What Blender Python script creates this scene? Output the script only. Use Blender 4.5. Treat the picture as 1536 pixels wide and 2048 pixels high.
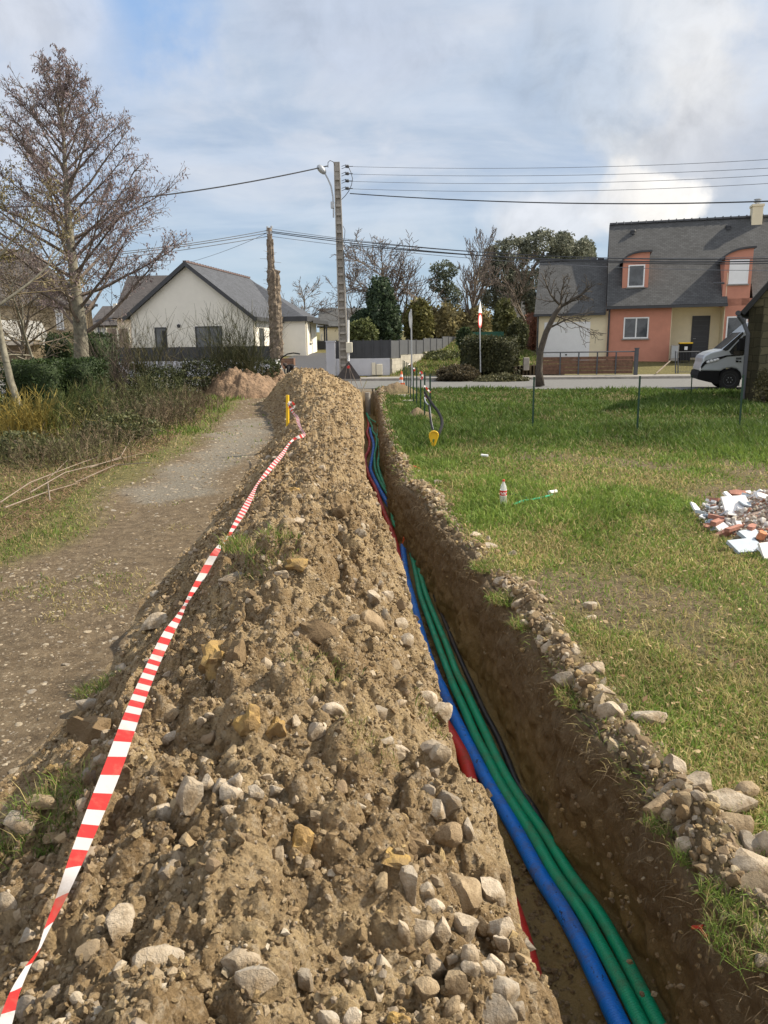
import bpy, bmesh, math, random
import numpy as np
from mathutils import Vector, Matrix, Euler

for o in list(bpy.data.objects): bpy.data.objects.remove(o)
SC = bpy.context.scene
COL = SC.collection
R = math.radians
PI = math.pi

# ------------------------------------------------------------------ camera
CAMZ = 1.65; PITCH = 12.5; ROLL = 0.8; F = 1500.0; W, H = 1536, 2048
cam = bpy.data.cameras.new('camera'); camo = bpy.data.objects.new('camera', cam); COL.objects.link(camo)
cam.sensor_fit = 'HORIZONTAL'; cam.sensor_width = 36; cam.lens = 36 * F / W
cam.clip_start = 0.05; cam.clip_end = 3000
CM = Matrix.Translation((0, 0, CAMZ)) @ Matrix.Rotation(R(90 - PITCH), 4, 'X') @ Matrix.Rotation(R(-ROLL), 4, 'Z')
camo.matrix_world = CM
SC.camera = camo
CR = CM.to_3x3()

def ray(px, py):
    return (CR @ Vector(((px - W / 2) / F, -(py - H / 2) / F, -1))).normalized()
def at(px, py, Y):
    d = ray(px, py); t = Y / d.y
    return Vector((d.x * t, Y, CAMZ + d.z * t))
def gnd(px, py, z=0.0):
    d = ray(px, py); t = (z - CAMZ) / d.z
    return Vector((d.x * t, d.y * t, z))

# ------------------------------------------------------------------ light
SUN_EL, SUN_AZ = 41.0, 80.0           # azimuth from +Y towards +X
SC.view_settings.view_transform = 'Standard'; SC.view_settings.look = 'None'
SC.view_settings.gamma = 1; SC.view_settings.exposure = 0.55
sun = bpy.data.lights.new('sun', 'SUN'); sun.energy = 4.8; sun.angle = R(0.6); sun.color = (1, 0.89, 0.72)
suno = bpy.data.objects.new('sun', sun); COL.objects.link(suno)
sd = Vector((math.sin(R(SUN_AZ)) * math.cos(R(SUN_EL)), math.cos(R(SUN_AZ)) * math.cos(R(SUN_EL)), math.sin(R(SUN_EL))))
suno.rotation_euler = sd.to_track_quat('Z', 'Y').to_euler()

world = bpy.data.worlds.new('World'); SC.world = world; world.use_nodes = True
nt = world.node_tree; nt.nodes.clear()
def N(nt, t, **kw):
    n = nt.nodes.new(t)
    for k, v in kw.items():
        if k.startswith('i_'): n.inputs[k[2:].replace('_', ' ')].default_value = v
        elif k[0] == 'n' and k[1:].isdigit(): n.inputs[int(k[1:])].default_value = v
        else: setattr(n, k, v)
    return n
def ramp(nt, fac, stops, interp='LINEAR'):
    n = nt.nodes.new('ShaderNodeValToRGB'); cr = n.color_ramp; cr.interpolation = interp
    while len(cr.elements) < len(stops): cr.elements.new(0.5)
    for e, (p, c) in zip(cr.elements, stops):
        e.position = p; e.color = (*c, 1) if len(c) == 3 else c
    if fac is not None: nt.links.new(fac, n.inputs[0])
    return n
def mixc(nt, f, a, b, mode='MIX'):
    n = nt.nodes.new('ShaderNodeMix'); n.data_type = 'RGBA'; n.blend_type = mode
    for s, v in ((0, f), (6, a), (7, b)):
        if hasattr(v, 'default_value') or hasattr(v, 'is_linked'): nt.links.new(v, n.inputs[s])
        elif s == 0: n.inputs[0].default_value = v
        else: n.inputs[s].default_value = (*v, 1)
    return n.outputs[2]
def math_(nt, op, a, b=None, c=None, clamp=False):
    n = nt.nodes.new('ShaderNodeMath'); n.operation = op; n.use_clamp = clamp
    for i, v in enumerate((a, b, c)):
        if v is None: continue
        if hasattr(v, 'is_linked'): nt.links.new(v, n.inputs[i])
        else: n.inputs[i].default_value = v
    return n.outputs[0]
def vmath(nt, op, a, b=None, out=0):
    n = nt.nodes.new('ShaderNodeVectorMath'); n.operation = op
    for i, v in enumerate((a, b)):
        if v is None: continue
        if hasattr(v, 'is_linked'): nt.links.new(v, n.inputs[i])
        else: n.inputs[i].default_value = v
    return n.outputs[out]
L = nt.links
sky = N(nt, 'ShaderNodeTexSky', sky_type='NISHITA', sun_disc=False)
sky.sun_elevation = R(SUN_EL); sky.sun_rotation = R(SUN_AZ); sky.air_density = 1.0; sky.dust_density = 1.5
tc = N(nt, 'ShaderNodeTexCoord'); DIR = tc.outputs['Generated']
sep = N(nt, 'ShaderNodeSeparateXYZ'); L.new(DIR, sep.inputs[0])
zz = math_(nt, 'ADD', math_(nt, 'MAXIMUM', sep.outputs[2], 0.0), 0.22)
pv = N(nt, 'ShaderNodeCombineXYZ')
L.new(math_(nt, 'DIVIDE', sep.outputs[0], zz), pv.inputs[0]); L.new(math_(nt, 'DIVIDE', sep.outputs[1], zz), pv.inputs[1])
n1 = N(nt, 'ShaderNodeTexNoise', i_Scale=1.7, i_Detail=10.0, i_Roughness=0.58, i_Distortion=0.35); L.new(pv.outputs[0], n1.inputs[0])
mp = N(nt, 'ShaderNodeMapping'); mp.inputs['Scale'].default_value = (0.7, 2.6, 1); mp.inputs['Rotation'].default_value = (0, 0, R(-20)); L.new(pv.outputs[0], mp.inputs[0])
n2 = N(nt, 'ShaderNodeTexNoise', i_Scale=1.7, i_Detail=8.0, i_Roughness=0.6, i_Distortion=0.3); L.new(mp.outputs[0], n2.inputs[0])
n3 = N(nt, 'ShaderNodeTexNoise', i_Scale=9.0, i_Detail=8.0, i_Roughness=0.55); L.new(DIR, n3.inputs[0])
n4 = N(nt, 'ShaderNodeTexNoise', i_Scale=16.0, i_Detail=8.0, i_Roughness=0.6, i_Distortion=0.4); L.new(DIR, n4.inputs[0])
CK = 7.3
def blob(px, py, rad, soft, amp=0.10, stretch=1.0):
    """1 inside a lumpy patch of sky round a direction, 0 outside"""
    d0 = ray(px, py)
    df = vmath(nt, 'SUBTRACT', DIR, tuple(d0))
    df = vmath(nt, 'MULTIPLY', df, (1, 1, stretch))
    dist = vmath(nt, 'LENGTH', df, None, 1)
    dist = math_(nt, 'ADD', dist, math_(nt, 'MULTIPLY', math_(nt, 'SUBTRACT', n3.outputs[0], 0.5), -amp * 2))
    mr = N(nt, 'ShaderNodeMapRange', interpolation_type='SMOOTHSTEP'); L.new(dist, mr.inputs[0])
    mr.inputs[1].default_value = rad; mr.inputs[2].default_value = rad + soft; mr.inputs[3].default_value = 1; mr.inputs[4].default_value = 0
    return mr.outputs[0]
grey = ramp(nt, n1.outputs[0], [(0.36, (0.40 * CK, 0.50 * CK, 0.66 * CK)), (0.47, (0.49 * CK, 0.575 * CK, 0.70 * CK)), (0.55, (0.60 * CK, 0.655 * CK, 0.75 * CK)), (0.66, (0.72 * CK, 0.75 * CK, 0.81 * CK))]).outputs[0]
wisp = ramp(nt, n2.outputs[0], [(0.44, (0, 0, 0)), (0.66, (0.6, 0.6, 0.6))]).outputs[0]
c = mixc(nt, wisp, grey, (0.66 * CK, 0.73 * CK, 0.84 * CK))
# clear blue between the clouds, upper left, and low over the far roofs
blue = (0.26 * CK, 0.46 * CK, 0.80 * CK)
gap = blob(262, -15, 0.01, 0.12, 0.16)
c = mixc(nt, math_(nt, 'MULTIPLY', gap, 0.85), c, blue)
c = mixc(nt, math_(nt, 'MULTIPLY', blob(-150, 60, 0.12, 0.3, 0.2), 0.2), c, blue)
low = N(nt, 'ShaderNodeMapRange', interpolation_type='SMOOTHSTEP'); L.new(sep.outputs[2], low.inputs[0])
low.inputs[1].default_value = 0.02; low.inputs[2].default_value = 0.22; low.inputs[3].default_value = 0.8; low.inputs[4].default_value = 0
c = mixc(nt, low.outputs[0], c, (0.44 * CK, 0.60 * CK, 0.73 * CK))
for bx, by, r_, s_, a_, cc, k, st in [
        (95, 20, 0.035, 0.07, 0.10, (0.74, 0.76, 0.82), 0.7, 1.2), (20, 210, 0.02, 0.06, 0.06, (0.72, 0.75, 0.82), 0.7, 1.0),
        (1310, 90, 0.06, 0.08, 0.16, (0.86, 0.86, 0.86), 0.8, 1.3), (1380, 210, 0.05, 0.08, 0.14, (0.80, 0.79, 0.78), 0.75, 1.2), (1500, 330, 0.05, 0.08, 0.14, (0.52, 0.54, 0.60), 0.6, 1.2),
        (680, 60, 0.06, 0.10, 0.12, (0.56, 0.62, 0.74), 0.7, 2.0), (1150, 130, 0.03, 0.1, 0.12, (0.46, 0.55, 0.68), 0.7, 1.2),
        (1270, 430, 0.050, 0.030, 0.105, (0.98, 0.94, 0.88), 0.85, 2.4), (1245, 384, 0.016, 0.022, 0.07, (1.05, 1.0, 0.94), 0.85, 1.2),
        (1130, 440, 0.05, 0.05, 0.08, (0.80, 0.81, 0.85), 0.8, 2.2), (1340, 408, 0.022, 0.022, 0.08, (1.05, 1.0, 0.94), 0.85, 1.5),
        (770, 298, 0.002, 0.018, 0.02, (0.72, 0.75, 0.82), 0.6, 1.3)]:
    b = blob(bx, by, r_, s_, a_, st)
    cv = ramp(nt, n4.outputs[0], [(0.36, tuple(v * CK * 0.84 for v in cc)), (0.5, tuple(v * CK * .97 for v in cc)), (0.62, tuple(v * CK * 1.05 for v in cc))]).outputs[0]
    c = mixc(nt, math_(nt, 'MULTIPLY', b, k), c, cv)
# fill light added to the unseen sky: glow round the sun, brighter behind the viewer
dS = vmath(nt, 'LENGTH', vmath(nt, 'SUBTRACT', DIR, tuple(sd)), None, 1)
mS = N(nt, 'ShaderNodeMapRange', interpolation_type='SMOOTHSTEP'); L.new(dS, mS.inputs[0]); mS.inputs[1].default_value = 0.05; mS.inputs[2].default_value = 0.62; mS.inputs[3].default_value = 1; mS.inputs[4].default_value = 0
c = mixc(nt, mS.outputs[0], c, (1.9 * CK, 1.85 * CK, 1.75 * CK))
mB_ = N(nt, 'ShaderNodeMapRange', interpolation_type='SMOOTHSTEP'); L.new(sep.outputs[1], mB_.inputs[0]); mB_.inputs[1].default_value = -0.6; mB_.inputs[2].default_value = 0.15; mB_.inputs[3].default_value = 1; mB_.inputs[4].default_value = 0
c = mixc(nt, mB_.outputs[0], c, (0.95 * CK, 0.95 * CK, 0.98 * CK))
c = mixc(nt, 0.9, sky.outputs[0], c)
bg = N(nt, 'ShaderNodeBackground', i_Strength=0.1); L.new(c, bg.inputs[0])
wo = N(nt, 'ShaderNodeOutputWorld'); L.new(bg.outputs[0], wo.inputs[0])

# ------------------------------------------------------------------ noise in numpy
def hsh(ix, iy, s):
    h = (ix.astype(np.int64) * 374761393 + iy.astype(np.int64) * 668265263 + s * 974634777) & 0xffffffff
    h = ((h ^ (h >> 13)) * 1274126177) & 0xffffffff
    h = ((h ^ (h >> 16)) * 2246822519) & 0xffffffff
    return ((h ^ (h >> 15)) & 0xffffff) / float(0x1000000)
def vnoise(x, y, s=0):
    ix = np.floor(x); iy = np.floor(y); fx = x - ix; fy = y - iy
    u = fx * fx * fx * (fx * (fx * 6 - 15) + 10); v = fy * fy * fy * (fy * (fy * 6 - 15) + 10)
    a = hsh(ix, iy, s); b = hsh(ix + 1, iy, s); c = hsh(ix, iy + 1, s); d = hsh(ix + 1, iy + 1, s)
    return (a * (1 - u) + b * u) * (1 - v) + (c * (1 - u) + d * u) * v
def fbm(x, y, s=0, o=4, g=0.5):
    t = 0; a = 1; n = 0
    for i in range(o):
        t = t + a * (vnoise(x, y, s + i * 17) - 0.5); n += a; a *= g; x = x * 2.03 + 3.1; y = y * 2.03 + 1.7
    return t / n * 2
def clod(x, y, sc, s=0, amp=0.5, fill=0.75):
    """rounded lumps of size sc; returns height"""
    x = x / sc + 0.35 * fbm(x / sc * 1.7, y / sc * 1.7, s + 5, 2); y = y / sc + 0.35 * fbm(x * 1.7 + 9, y / sc * 1.7, s + 6, 2)
    ix = np.floor(x); iy = np.floor(y); best = np.zeros_like(x)
    for dx in (-1, 0, 1):
        for dy in (-1, 0, 1):
            jx = ix + dx; jy = iy + dy
            cx = jx + hsh(jx, jy, s); cy = jy + hsh(jx, jy, s + 1); rr = 0.35 + 0.45 * hsh(jx, jy, s + 2)
            on = hsh(jx, jy, s + 3) < fill
            q = 1 - ((x - cx) ** 2 + (y - cy) ** 2) / (rr * rr)
            best = np.maximum(best, np.where(on & (q > 0), np.sqrt(np.maximum(q, 0)) * rr * (0.5 + hsh(jx, jy, s + 4)), 0))
    return best * sc * amp
def sst(a, b, x):
    t = np.clip((x - a) / (b - a), 0, 1); return t * t * (3 - 2 * t)

# ------------------------------------------------------------------ object helpers
OFF = {}
def tag(o, label=None, cat=None, group=None, kind=None):
    if label: o['label'] = label
    if cat: o['category'] = cat
    if group: o['group'] = group
    if kind: o['kind'] = kind
    return o
def empty(name, loc, label=None, cat=None, group=None):
    o = bpy.data.objects.new(name, None); COL.objects.link(o); o.location = loc; o.empty_display_size = 0.2
    OFF[o.name] = Vector(loc); return tag(o, label, cat, group)
def np_obj(name, verts, faces, mat, parent=None, smooth=False, cols=None, loc=None, extra=None):
    """verts (N,3) world; faces: list of index arrays (M,k)"""
    verts = np.asarray(verts, dtype=np.float32)
    off = OFF[parent.name] if parent is not None else (Vector(loc) if loc is not None else Vector((0, 0, 0)))
    me = bpy.data.meshes.new(name)
    faces = [np.asarray(f, dtype=np.int32) for f in faces if len(f)]
    nl = sum(f.size for f in faces); nf = sum(f.shape[0] for f in faces)
    me.vertices.add(len(verts)); me.loops.add(nl); me.polygons.add(nf)
    me.vertices.foreach_set('co', (verts - np.array(off, dtype=np.float32)).ravel())
    me.loops.foreach_set('vertex_index', np.concatenate([f.ravel() for f in faces]))
    st = []; k = 0
    for f in faces:
        st.append(k + np.arange(f.shape[0]) * f.shape[1]); k += f.size
    me.polygons.foreach_set('loop_start', np.concatenate(st).astype(np.int32))
    me.update(calc_edges=True)
    if cols is not None:
        a = me.color_attributes.new('Col', 'FLOAT_COLOR', 'POINT')
        cc = np.ones((len(verts), 4), dtype=np.float32); cc[:, :cols.shape[1]] = cols; a.data.foreach_set('color', cc.ravel())
    for nm, arr in (extra or {}).items():
        a = me.attributes.new(nm, 'FLOAT', 'POINT'); a.data.foreach_set('value', np.asarray(arr, dtype=np.float32))
    me.polygons.foreach_set('use_smooth', np.full(nf, bool(smooth), dtype=bool))
    me.materials.append(mat)
    o = bpy.data.objects.new(name, me); COL.objects.link(o)
    if parent is not None: o.parent = parent
    elif loc is not None: o.location = off
    OFF[o.name] = off
    return o
class MB:
    """collects shapes in world coordinates"""
    def __init__(s): s.v = []; s.f = {}
    def add(s, V, Fs):
        b = len(s.v); s.v.extend([tuple(p) for p in V])
        for f in Fs: s.f.setdefault(len(f), []).append([i + b for i in f])
        return s
    def hexa(s, P):
        """8 points: bottom ring 4, top ring 4"""
        return s.add(P, [(3, 2, 1, 0), (4, 5, 6, 7), (0, 1, 5, 4), (1, 2, 6, 5), (2, 3, 7, 6), (3, 0, 4, 7)])
    def box(s, c, d, ux=(1, 0, 0), uz=(0, 0, 1)):
        ux = Vector(ux).normalized(); uz = Vector(uz).normalized(); uy = uz.cross(ux); c = Vector(c)
        P = []
        for sz in (-1, 1):
            for sx, sy in ((-1, -1), (1, -1), (1, 1), (-1, 1)):
                P.append(c + ux * (sx * d[0] / 2) + uy * (sy * d[1] / 2) + uz * (sz * d[2] / 2))
        return s.hexa(P)
    def bevbox(s, c, d, b=0.01, ux=(1, 0, 0), uz=(0, 0, 1)):
        ux = Vector(ux).normalized(); uz = Vector(uz).normalized(); uy = uz.cross(ux); c = Vector(c)
        x, y, z = d[0] / 2, d[1] / 2, d[2] / 2; V = []; rings = []
        for zz_, k in ((-z, b), (-z + b, 0), (z - b, 0), (z, b)):
            ring = []
            for sx, sy, fx, fy in ((-1, -1, 1, 0), (1, -1, -1, 0), (1, -1, 0, 1), (1, 1, 0, -1), (1, 1, -1, 0), (-1, 1, 1, 0), (-1, 1, 0, -1), (-1, -1, 0, 1)):
                ring.append(c + ux * (sx * (x - k) + fx * b * 0.7) + uy * (sy * (y - k) + fy * b * 0.7) + uz * zz_)
            rings.append([len(V) + i for i in range(8)]); V += ring
        Fs = [tuple(reversed(rings[0])), tuple(rings[3])]
        for a, b_ in zip(rings, rings[1:]):
            for i in range(8): Fs.append((a[i], a[(i + 1) % 8], b_[(i + 1) % 8], b_[i]))
        return s.add(V, Fs)
    def prism(s, poly, vec):
        """planar polygon (world points) extruded by vec"""
        n = len(poly); V = [Vector(p) for p in poly] + [Vector(p) + Vector(vec) for p in poly]
        return s.add(V, [tuple(range(n)), tuple(range(2 * n - 1, n - 1, -1))] + [(i, i + n, (i + 1) % n + n, (i + 1) % n) for i in range(n)])
    def tube(s, pts, r, k=8, caps=True):
        pts = [Vector(p) for p in pts]; n = len(pts)
        rs = r if hasattr(r, '__len__') else [r] * n
        V = []; up = None
        for i, p in enumerate(pts):
            t = (pts[min(i + 1, n - 1)] - pts[max(i - 1, 0)])
            t = t.normalized() if t.length > 1e-9 else Vector((0, 0, 1))
            if up is None: up = t.orthogonal().normalized()
            up = (up - t * up.dot(t)); up = up.normalized() if up.length > 1e-6 else t.orthogonal().normalized()
            w = t.cross(up)
            for j in range(k):
                a = 2 * PI * j / k; V.append(p + (up * math.cos(a) + w * math.sin(a)) * rs[i])
        Fs = [(i * k + j, i * k + (j + 1) % k, (i + 1) * k + (j + 1) % k, (i + 1) * k + j) for i in range(n - 1) for j in range(k)]
        if caps: Fs += [tuple(range(k - 1, -1, -1)), tuple(range((n - 1) * k, n * k))]
        return s.add(V, Fs)
    def lathe(s, c, prof, k=24, ax=(0, 0, 1)):
        """prof: (r, h) list"""
        ax = Vector(ax).normalized(); u = ax.orthogonal().normalized(); w = ax.cross(u); c = Vector(c); V = []
        for r_, h in prof:
            for j in range(k):
                a = 2 * PI * j / k; V.append(c + ax * h + (u * math.cos(a) + w * math.sin(a)) * r_)
        n = len(prof)
        Fs = [(i * k + j, i * k + (j + 1) % k, (i + 1) * k + (j + 1) % k, (i + 1) * k + j) for i in range(n - 1) for j in range(k)]
        Fs += [tuple(range(k - 1, -1, -1)), tuple(range((n - 1) * k, n * k))]
        return s.add(V, Fs)
    def build(s, name, mat, parent=None, loc=None, smooth=False, angle=None):
        V = np.array(s.v, dtype=np.float32)
        if parent is None and loc is None:
            mn = V.min(0); mx = V.max(0); loc = ((mn[0] + mx[0]) / 2, (mn[1] + mx[1]) / 2, mn[2])
        o = np_obj(name, V, [np.array(f) for f in s.f.values()], mat, parent, smooth, loc=loc)
        bm = bmesh.new(); bm.from_mesh(o.data); bmesh.ops.recalc_face_normals(bm, faces=bm.faces); bm.to_mesh(o.data); bm.free()
        if angle:
            o.data.polygons.foreach_set('use_smooth', np.ones(len(o.data.polygons), dtype=bool))
            try: o.data.set_sharp_from_angle(angle=R(angle))
            except Exception: pass
        return o
def dup(o, parent=None, label=None, **kw):
    c = o.copy(); COL.objects.link(c)
    if parent is not None: c.parent = parent
    if label: c['label'] = label
    for ch in [x for x in KIDS.get(o.name, [])]: dup(ch, c)
    return c
KIDS = {}

# ------------------------------------------------------------------ materials
def bsdf(name):
    m = bpy.data.materials.new(name); m.use_nodes = True; nt = m.node_tree; b = nt.nodes['Principled BSDF']
    return m, nt, b
def bump(nt, b, h, strength=0.5, dist=0.01, prev=None):
    n = N(nt, 'ShaderNodeBump', i_Strength=strength, i_Distance=dist); nt.links.new(h, n.inputs['Height'])
    if prev is not None: nt.links.new(prev, n.inputs['Normal'])
    nt.links.new(n.outputs[0], b.inputs['Normal']); return n.outputs[0]
def objc(nt, scale=None):
    t = N(nt, 'ShaderNodeTexCoord').outputs['Object']
    if scale:
        m = N(nt, 'ShaderNodeMapping'); m.inputs['Scale'].default_value = scale; nt.links.new(t, m.inputs[0]); t = m.outputs[0]
    return t
def noise(nt, vec, scale, detail=6, rough=0.6, dist=0.0):
    n = N(nt, 'ShaderNodeTexNoise', i_Scale=scale, i_Detail=detail, i_Roughness=rough, i_Distortion=dist)
    if vec is not None: nt.links.new(vec, n.inputs[0])
    return n.outputs[0]
def simple(name, col, rough=0.7, var=0.12, nscale=3.0, bumpk=0.0, bscale=40.0, metal=0.0, spec=0.5, dist=0.01):
    m, nt, b = bsdf(name); v = objc(nt)
    f = noise(nt, v, nscale, 6, 0.65)
    lo = tuple(c * (1 - var) for c in col); hi = tuple(min(1, c * (1 + var)) for c in col)
    nt.links.new(ramp(nt, f, [(0.3, lo), (0.7, hi)]).outputs[0], b.inputs['Base Color'])
    b.inputs['Roughness'].default_value = rough; b.inputs['Metallic'].default_value = metal; b.inputs['Specular IOR Level'].default_value = spec
    if bumpk: bump(nt, b, noise(nt, v, bscale, 5, 0.6), bumpk, dist)
    return m
def islands(name, cols, rough=0.85, bs=60.0, bk=0.5, spots=0.25, sheen=0.3):
    """stones: each loose piece its own tint"""
    m, nt, b = bsdf(name); g = N(nt, 'ShaderNodeNewGeometry'); n = len(cols)
    c = ramp(nt, g.outputs['Random Per Island'], [(i / n, cc) for i, cc in enumerate(cols)], 'CONSTANT').outputs[0]
    v = objc(nt); f = noise(nt, v, bs * 0.35, 7, 0.7)
    c = mixc(nt, ramp(nt, f, [(0.40, (0, 0, 0)), (0.62, (min(1, spots * 2.2),) * 3)]).outputs[0], c, (0.21, 0.15, 0.085))
    nt.links.new(c, b.inputs['Base Color']); b.inputs['Roughness'].default_value = rough; b.inputs['Specular IOR Level'].default_value = sheen
    n = bump(nt, b, noise(nt, v, bs, 6, 0.7), bk, 0.018); bump(nt, b, noise(nt, v, bs * 5, 4, 0.7), bk * .7, 0.004, n)
    return m
def colattr(name, rough=0.7, trans=0.0, spec=0.3):
    m, nt, b = bsdf(name); a = N(nt, 'ShaderNodeAttribute', attribute_name='Col')
    nt.links.new(a.outputs[0], b.inputs['Base Color']); b.inputs['Roughness'].default_value = rough; b.inputs['Specular IOR Level'].default_value = spec
    if trans:
        t = N(nt, 'ShaderNodeBsdfTranslucent'); nt.links.new(a.outputs[0], t.inputs[0]); mx = N(nt, 'ShaderNodeMixShader', n0=trans)
        nt.links.new(b.outputs[0], mx.inputs[1]); nt.links.new(t.outputs[0], mx.inputs[2]); nt.links.new(mx.outputs[0], nt.nodes['Material Output'].inputs[0])
    return m
M = {}
STONE = [(0.38, 0.31, 0.22), (0.30, 0.24, 0.165), (0.44, 0.37, 0.275), (0.25, 0.18, 0.11), (0.32, 0.27, 0.21), (0.37, 0.28, 0.165), (0.46, 0.40, 0.31), (0.22, 0.16, 0.10), (0.31, 0.24, 0.155)]
SOIL = [(0.24, 0.172, 0.095), (0.29, 0.21, 0.12), (0.19, 0.135, 0.078), (0.36, 0.26, 0.135), (0.27, 0.20, 0.118), (0.42, 0.31, 0.155), (0.22, 0.16, 0.095), (0.34, 0.265, 0.17), (0.44, 0.37, 0.26), (0.38, 0.30, 0.20)]
M['stone'] = islands('stone', STONE)
M['crumb'] = islands('crumb', SOIL, 0.95, 90, 0.6, 0.2, 0.15)
M['pebble'] = islands('pebble', [(0.33, 0.285, 0.215), (0.22, 0.18, 0.13), (0.40, 0.345, 0.26), (0.16, 0.13, 0.09), (0.25, 0.225, 0.19), (0.28, 0.22, 0.145)])
M['palestone'] = islands('palestone', [(0.50, 0.425, 0.325), (0.46, 0.38, 0.28), (0.43, 0.38, 0.31), (0.56, 0.48, 0.375)], 0.85, 26, 1.0, 0.42)
M['greystone'] = islands('greystone', [(0.32, 0.285, 0.235), (0.28, 0.245, 0.20)], 0.85, 26, 1.0, 0.4)
M['tanstone'] = islands('tanstone', [(0.36, 0.27, 0.17), (0.40, 0.31, 0.20)], 0.9, 26, 1.0, 0.45)
M['ochre'] = islands('ochre', [(0.42, 0.28, 0.10), (0.36, 0.235, 0.095)], 0.95, 30, 0.8, 0.35, 0.15)
M['brownclod'] = islands('brownclod', [(0.22, 0.155, 0.09), (0.26, 0.185, 0.105)], 0.95, 50, 0.9, 0.3, 0.15)
def m_soil():
    m, nt, b = bsdf('heap_soil'); v = objc(nt)
    f1 = noise(nt, v, 2.2, 8, 0.7, 0.6); f2 = noise(nt, v, 28, 8, 0.75); f3 = noise(nt, v, 6.0, 6, 0.7)
    c = ramp(nt, f1, [(0.32, (0.19, 0.128, 0.066)), (0.46, (0.29, 0.204, 0.11)), (0.58, (0.395, 0.295, 0.17)), (0.70, (0.48, 0.355, 0.185))]).outputs[0]
    c = mixc(nt, ramp(nt, f2, [(0.5, (0, 0, 0)), (0.66, (0.9, 0.9, 0.9))]).outputs[0], c, (0.47, 0.385, 0.275))
    c = mixc(nt, ramp(nt, f3, [(0.5, (0, 0, 0)), (0.75, (0.6, 0.6, 0.6))]).outputs[0], c, (0.13, 0.085, 0.045))
    nt.links.new(c, b.inputs['Base Color']); b.inputs['Roughness'].default_value = 0.95; b.inputs['Specular IOR Level'].default_value = 0.15
    n = bump(nt, b, noise(nt, v, 22, 8, 0.75), 0.9, 0.04); vo = N(nt, 'ShaderNodeTexVoronoi', i_Scale=85.0); nt.links.new(v, vo.inputs[0])
    n = bump(nt, b, vo.outputs[0], 0.8, 0.014, n); bump(nt, b, noise(nt, v, 130, 5, 0.7), 0.8, 0.008, n)
    return m
M['soil'] = m_soil()
def m_ground():
    """Col: R grass, G grey gravel, B bare soil wall"""
    m, nt, b = bsdf('ground'); v = objc(nt)
    a = N(nt, 'ShaderNodeAttribute', attribute_name='Col'); s = N(nt, 'ShaderNodeSeparateColor'); nt.links.new(a.outputs[0], s.inputs[0])
    f1 = noise(nt, v, 1.3, 8, 0.7, 0.4); f2 = noise(nt, v, 35, 7, 0.75); f3 = noise(nt, v, 9, 7, 0.7)
    track = ramp(nt, f3, [(0.3, (0.085, 0.062, 0.039)), (0.5, (0.14, 0.104, 0.065)), (0.7, (0.215, 0.165, 0.106))]).outputs[0]
    track = mixc(nt, ramp(nt, f2, [(0.56, (0, 0, 0)), (0.66, (0.75, 0.75, 0.75))]).outputs[0], track, (0.34, 0.29, 0.21))
    grav = ramp(nt, f2, [(0.3, (0.12, 0.105, 0.08)), (0.52, (0.19, 0.17, 0.135)), (0.7, (0.33, 0.30, 0.25))]).outputs[0]
    grass = ramp(nt, f3, [(0.3, (0.06, 0.062, 0.022)), (0.5, (0.12, 0.11, 0.042)), (0.68, (0.20, 0.165, 0.075))]).outputs[0]
    grass = mixc(nt, ramp(nt, f2, [(0.5, (0, 0, 0)), (0.7, (0.6, 0.6, 0.6))]).outputs[0], grass, (0.20, 0.17, 0.08))
    c = mixc(nt, s.outputs[1], track, grav); 
    gm = math_(nt, 'ADD', s.outputs[0], math_(nt, 'MULTIPLY', math_(nt, 'SUBTRACT', f3, 0.5), 0.9), clamp=True)
    gm = math_(nt, 'MULTIPLY', gm, math_(nt, 'GREATER_THAN', s.outputs[0], 0.02))
    c = mixc(nt, gm, c, grass)
    sp = N(nt, 'ShaderNodeSeparateXYZ'); nt.links.new(v, sp.inputs[0])
    zl = math_(nt, 'ADD', sp.outputs[2], math_(nt, 'MULTIPLY', math_(nt, 'SUBTRACT', f1, 0.5), 0.5))
    mr = N(nt, 'ShaderNodeMapRange'); nt.links.new(zl, mr.inputs[0]); mr.inputs[1].default_value = -1.0; mr.inputs[2].default_value = 0.1
    strata = ramp(nt, mr.outputs[0], [(0.0, (0.30, 0.225, 0.12)), (0.22, (0.27, 0.19, 0.075)), (0.45, (0.25, 0.178, 0.083)), (0.62, (0.19, 0.137, 0.077)), (0.9, (0.175, 0.13, 0.08))]).outputs[0]
    strata = mixc(nt, ramp(nt, f2, [(0.55, (0, 0, 0)), (0.72, (0.7, 0.7, 0.7))]).outputs[0], strata, (0.36, 0.28, 0.17))
    c = mixc(nt, s.outputs[2], c, strata)
    nt.links.new(c, b.inputs['Base Color']); b.inputs['Roughness'].default_value = 0.93; b.inputs['Specular IOR Level'].default_value = 0.2
    n = bump(nt, b, noise(nt, v, 18, 8, 0.72), 0.8, 0.04); n = bump(nt, b, noise(nt, objc(nt, (9, 9, 1.6)), 2.2, 5, 0.6), 0.5, 0.05, n); bump(nt, b, f2, 0.6, 0.012, n)
    return m
M['ground'] = m_ground()
M['grass'] = colattr('grass_blades', 0.65, 0.35, 0.25)
M['leaf'] = colattr('leaves', 0.6, 0.25, 0.3)
M['dry'] = colattr('dry_stems', 0.85, 0.0, 0.2)
M['bark'] = simple('bark', (0.13, 0.105, 0.08), 0.9, 0.35, 6, 0.6, 30)
M['palebark'] = simple('pale_bark', (0.185, 0.172, 0.132), 0.9, 0.45, 9, 0.6, 30)
M['concrete'] = simple('concrete', (0.33, 0.305, 0.27), 0.9, 0.25, 5, 0.4, 60)
M['asphalt'] = simple('asphalt', (0.14, 0.14, 0.135), 0.9, 0.2, 8, 0.4, 200, dist=0.005)
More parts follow.
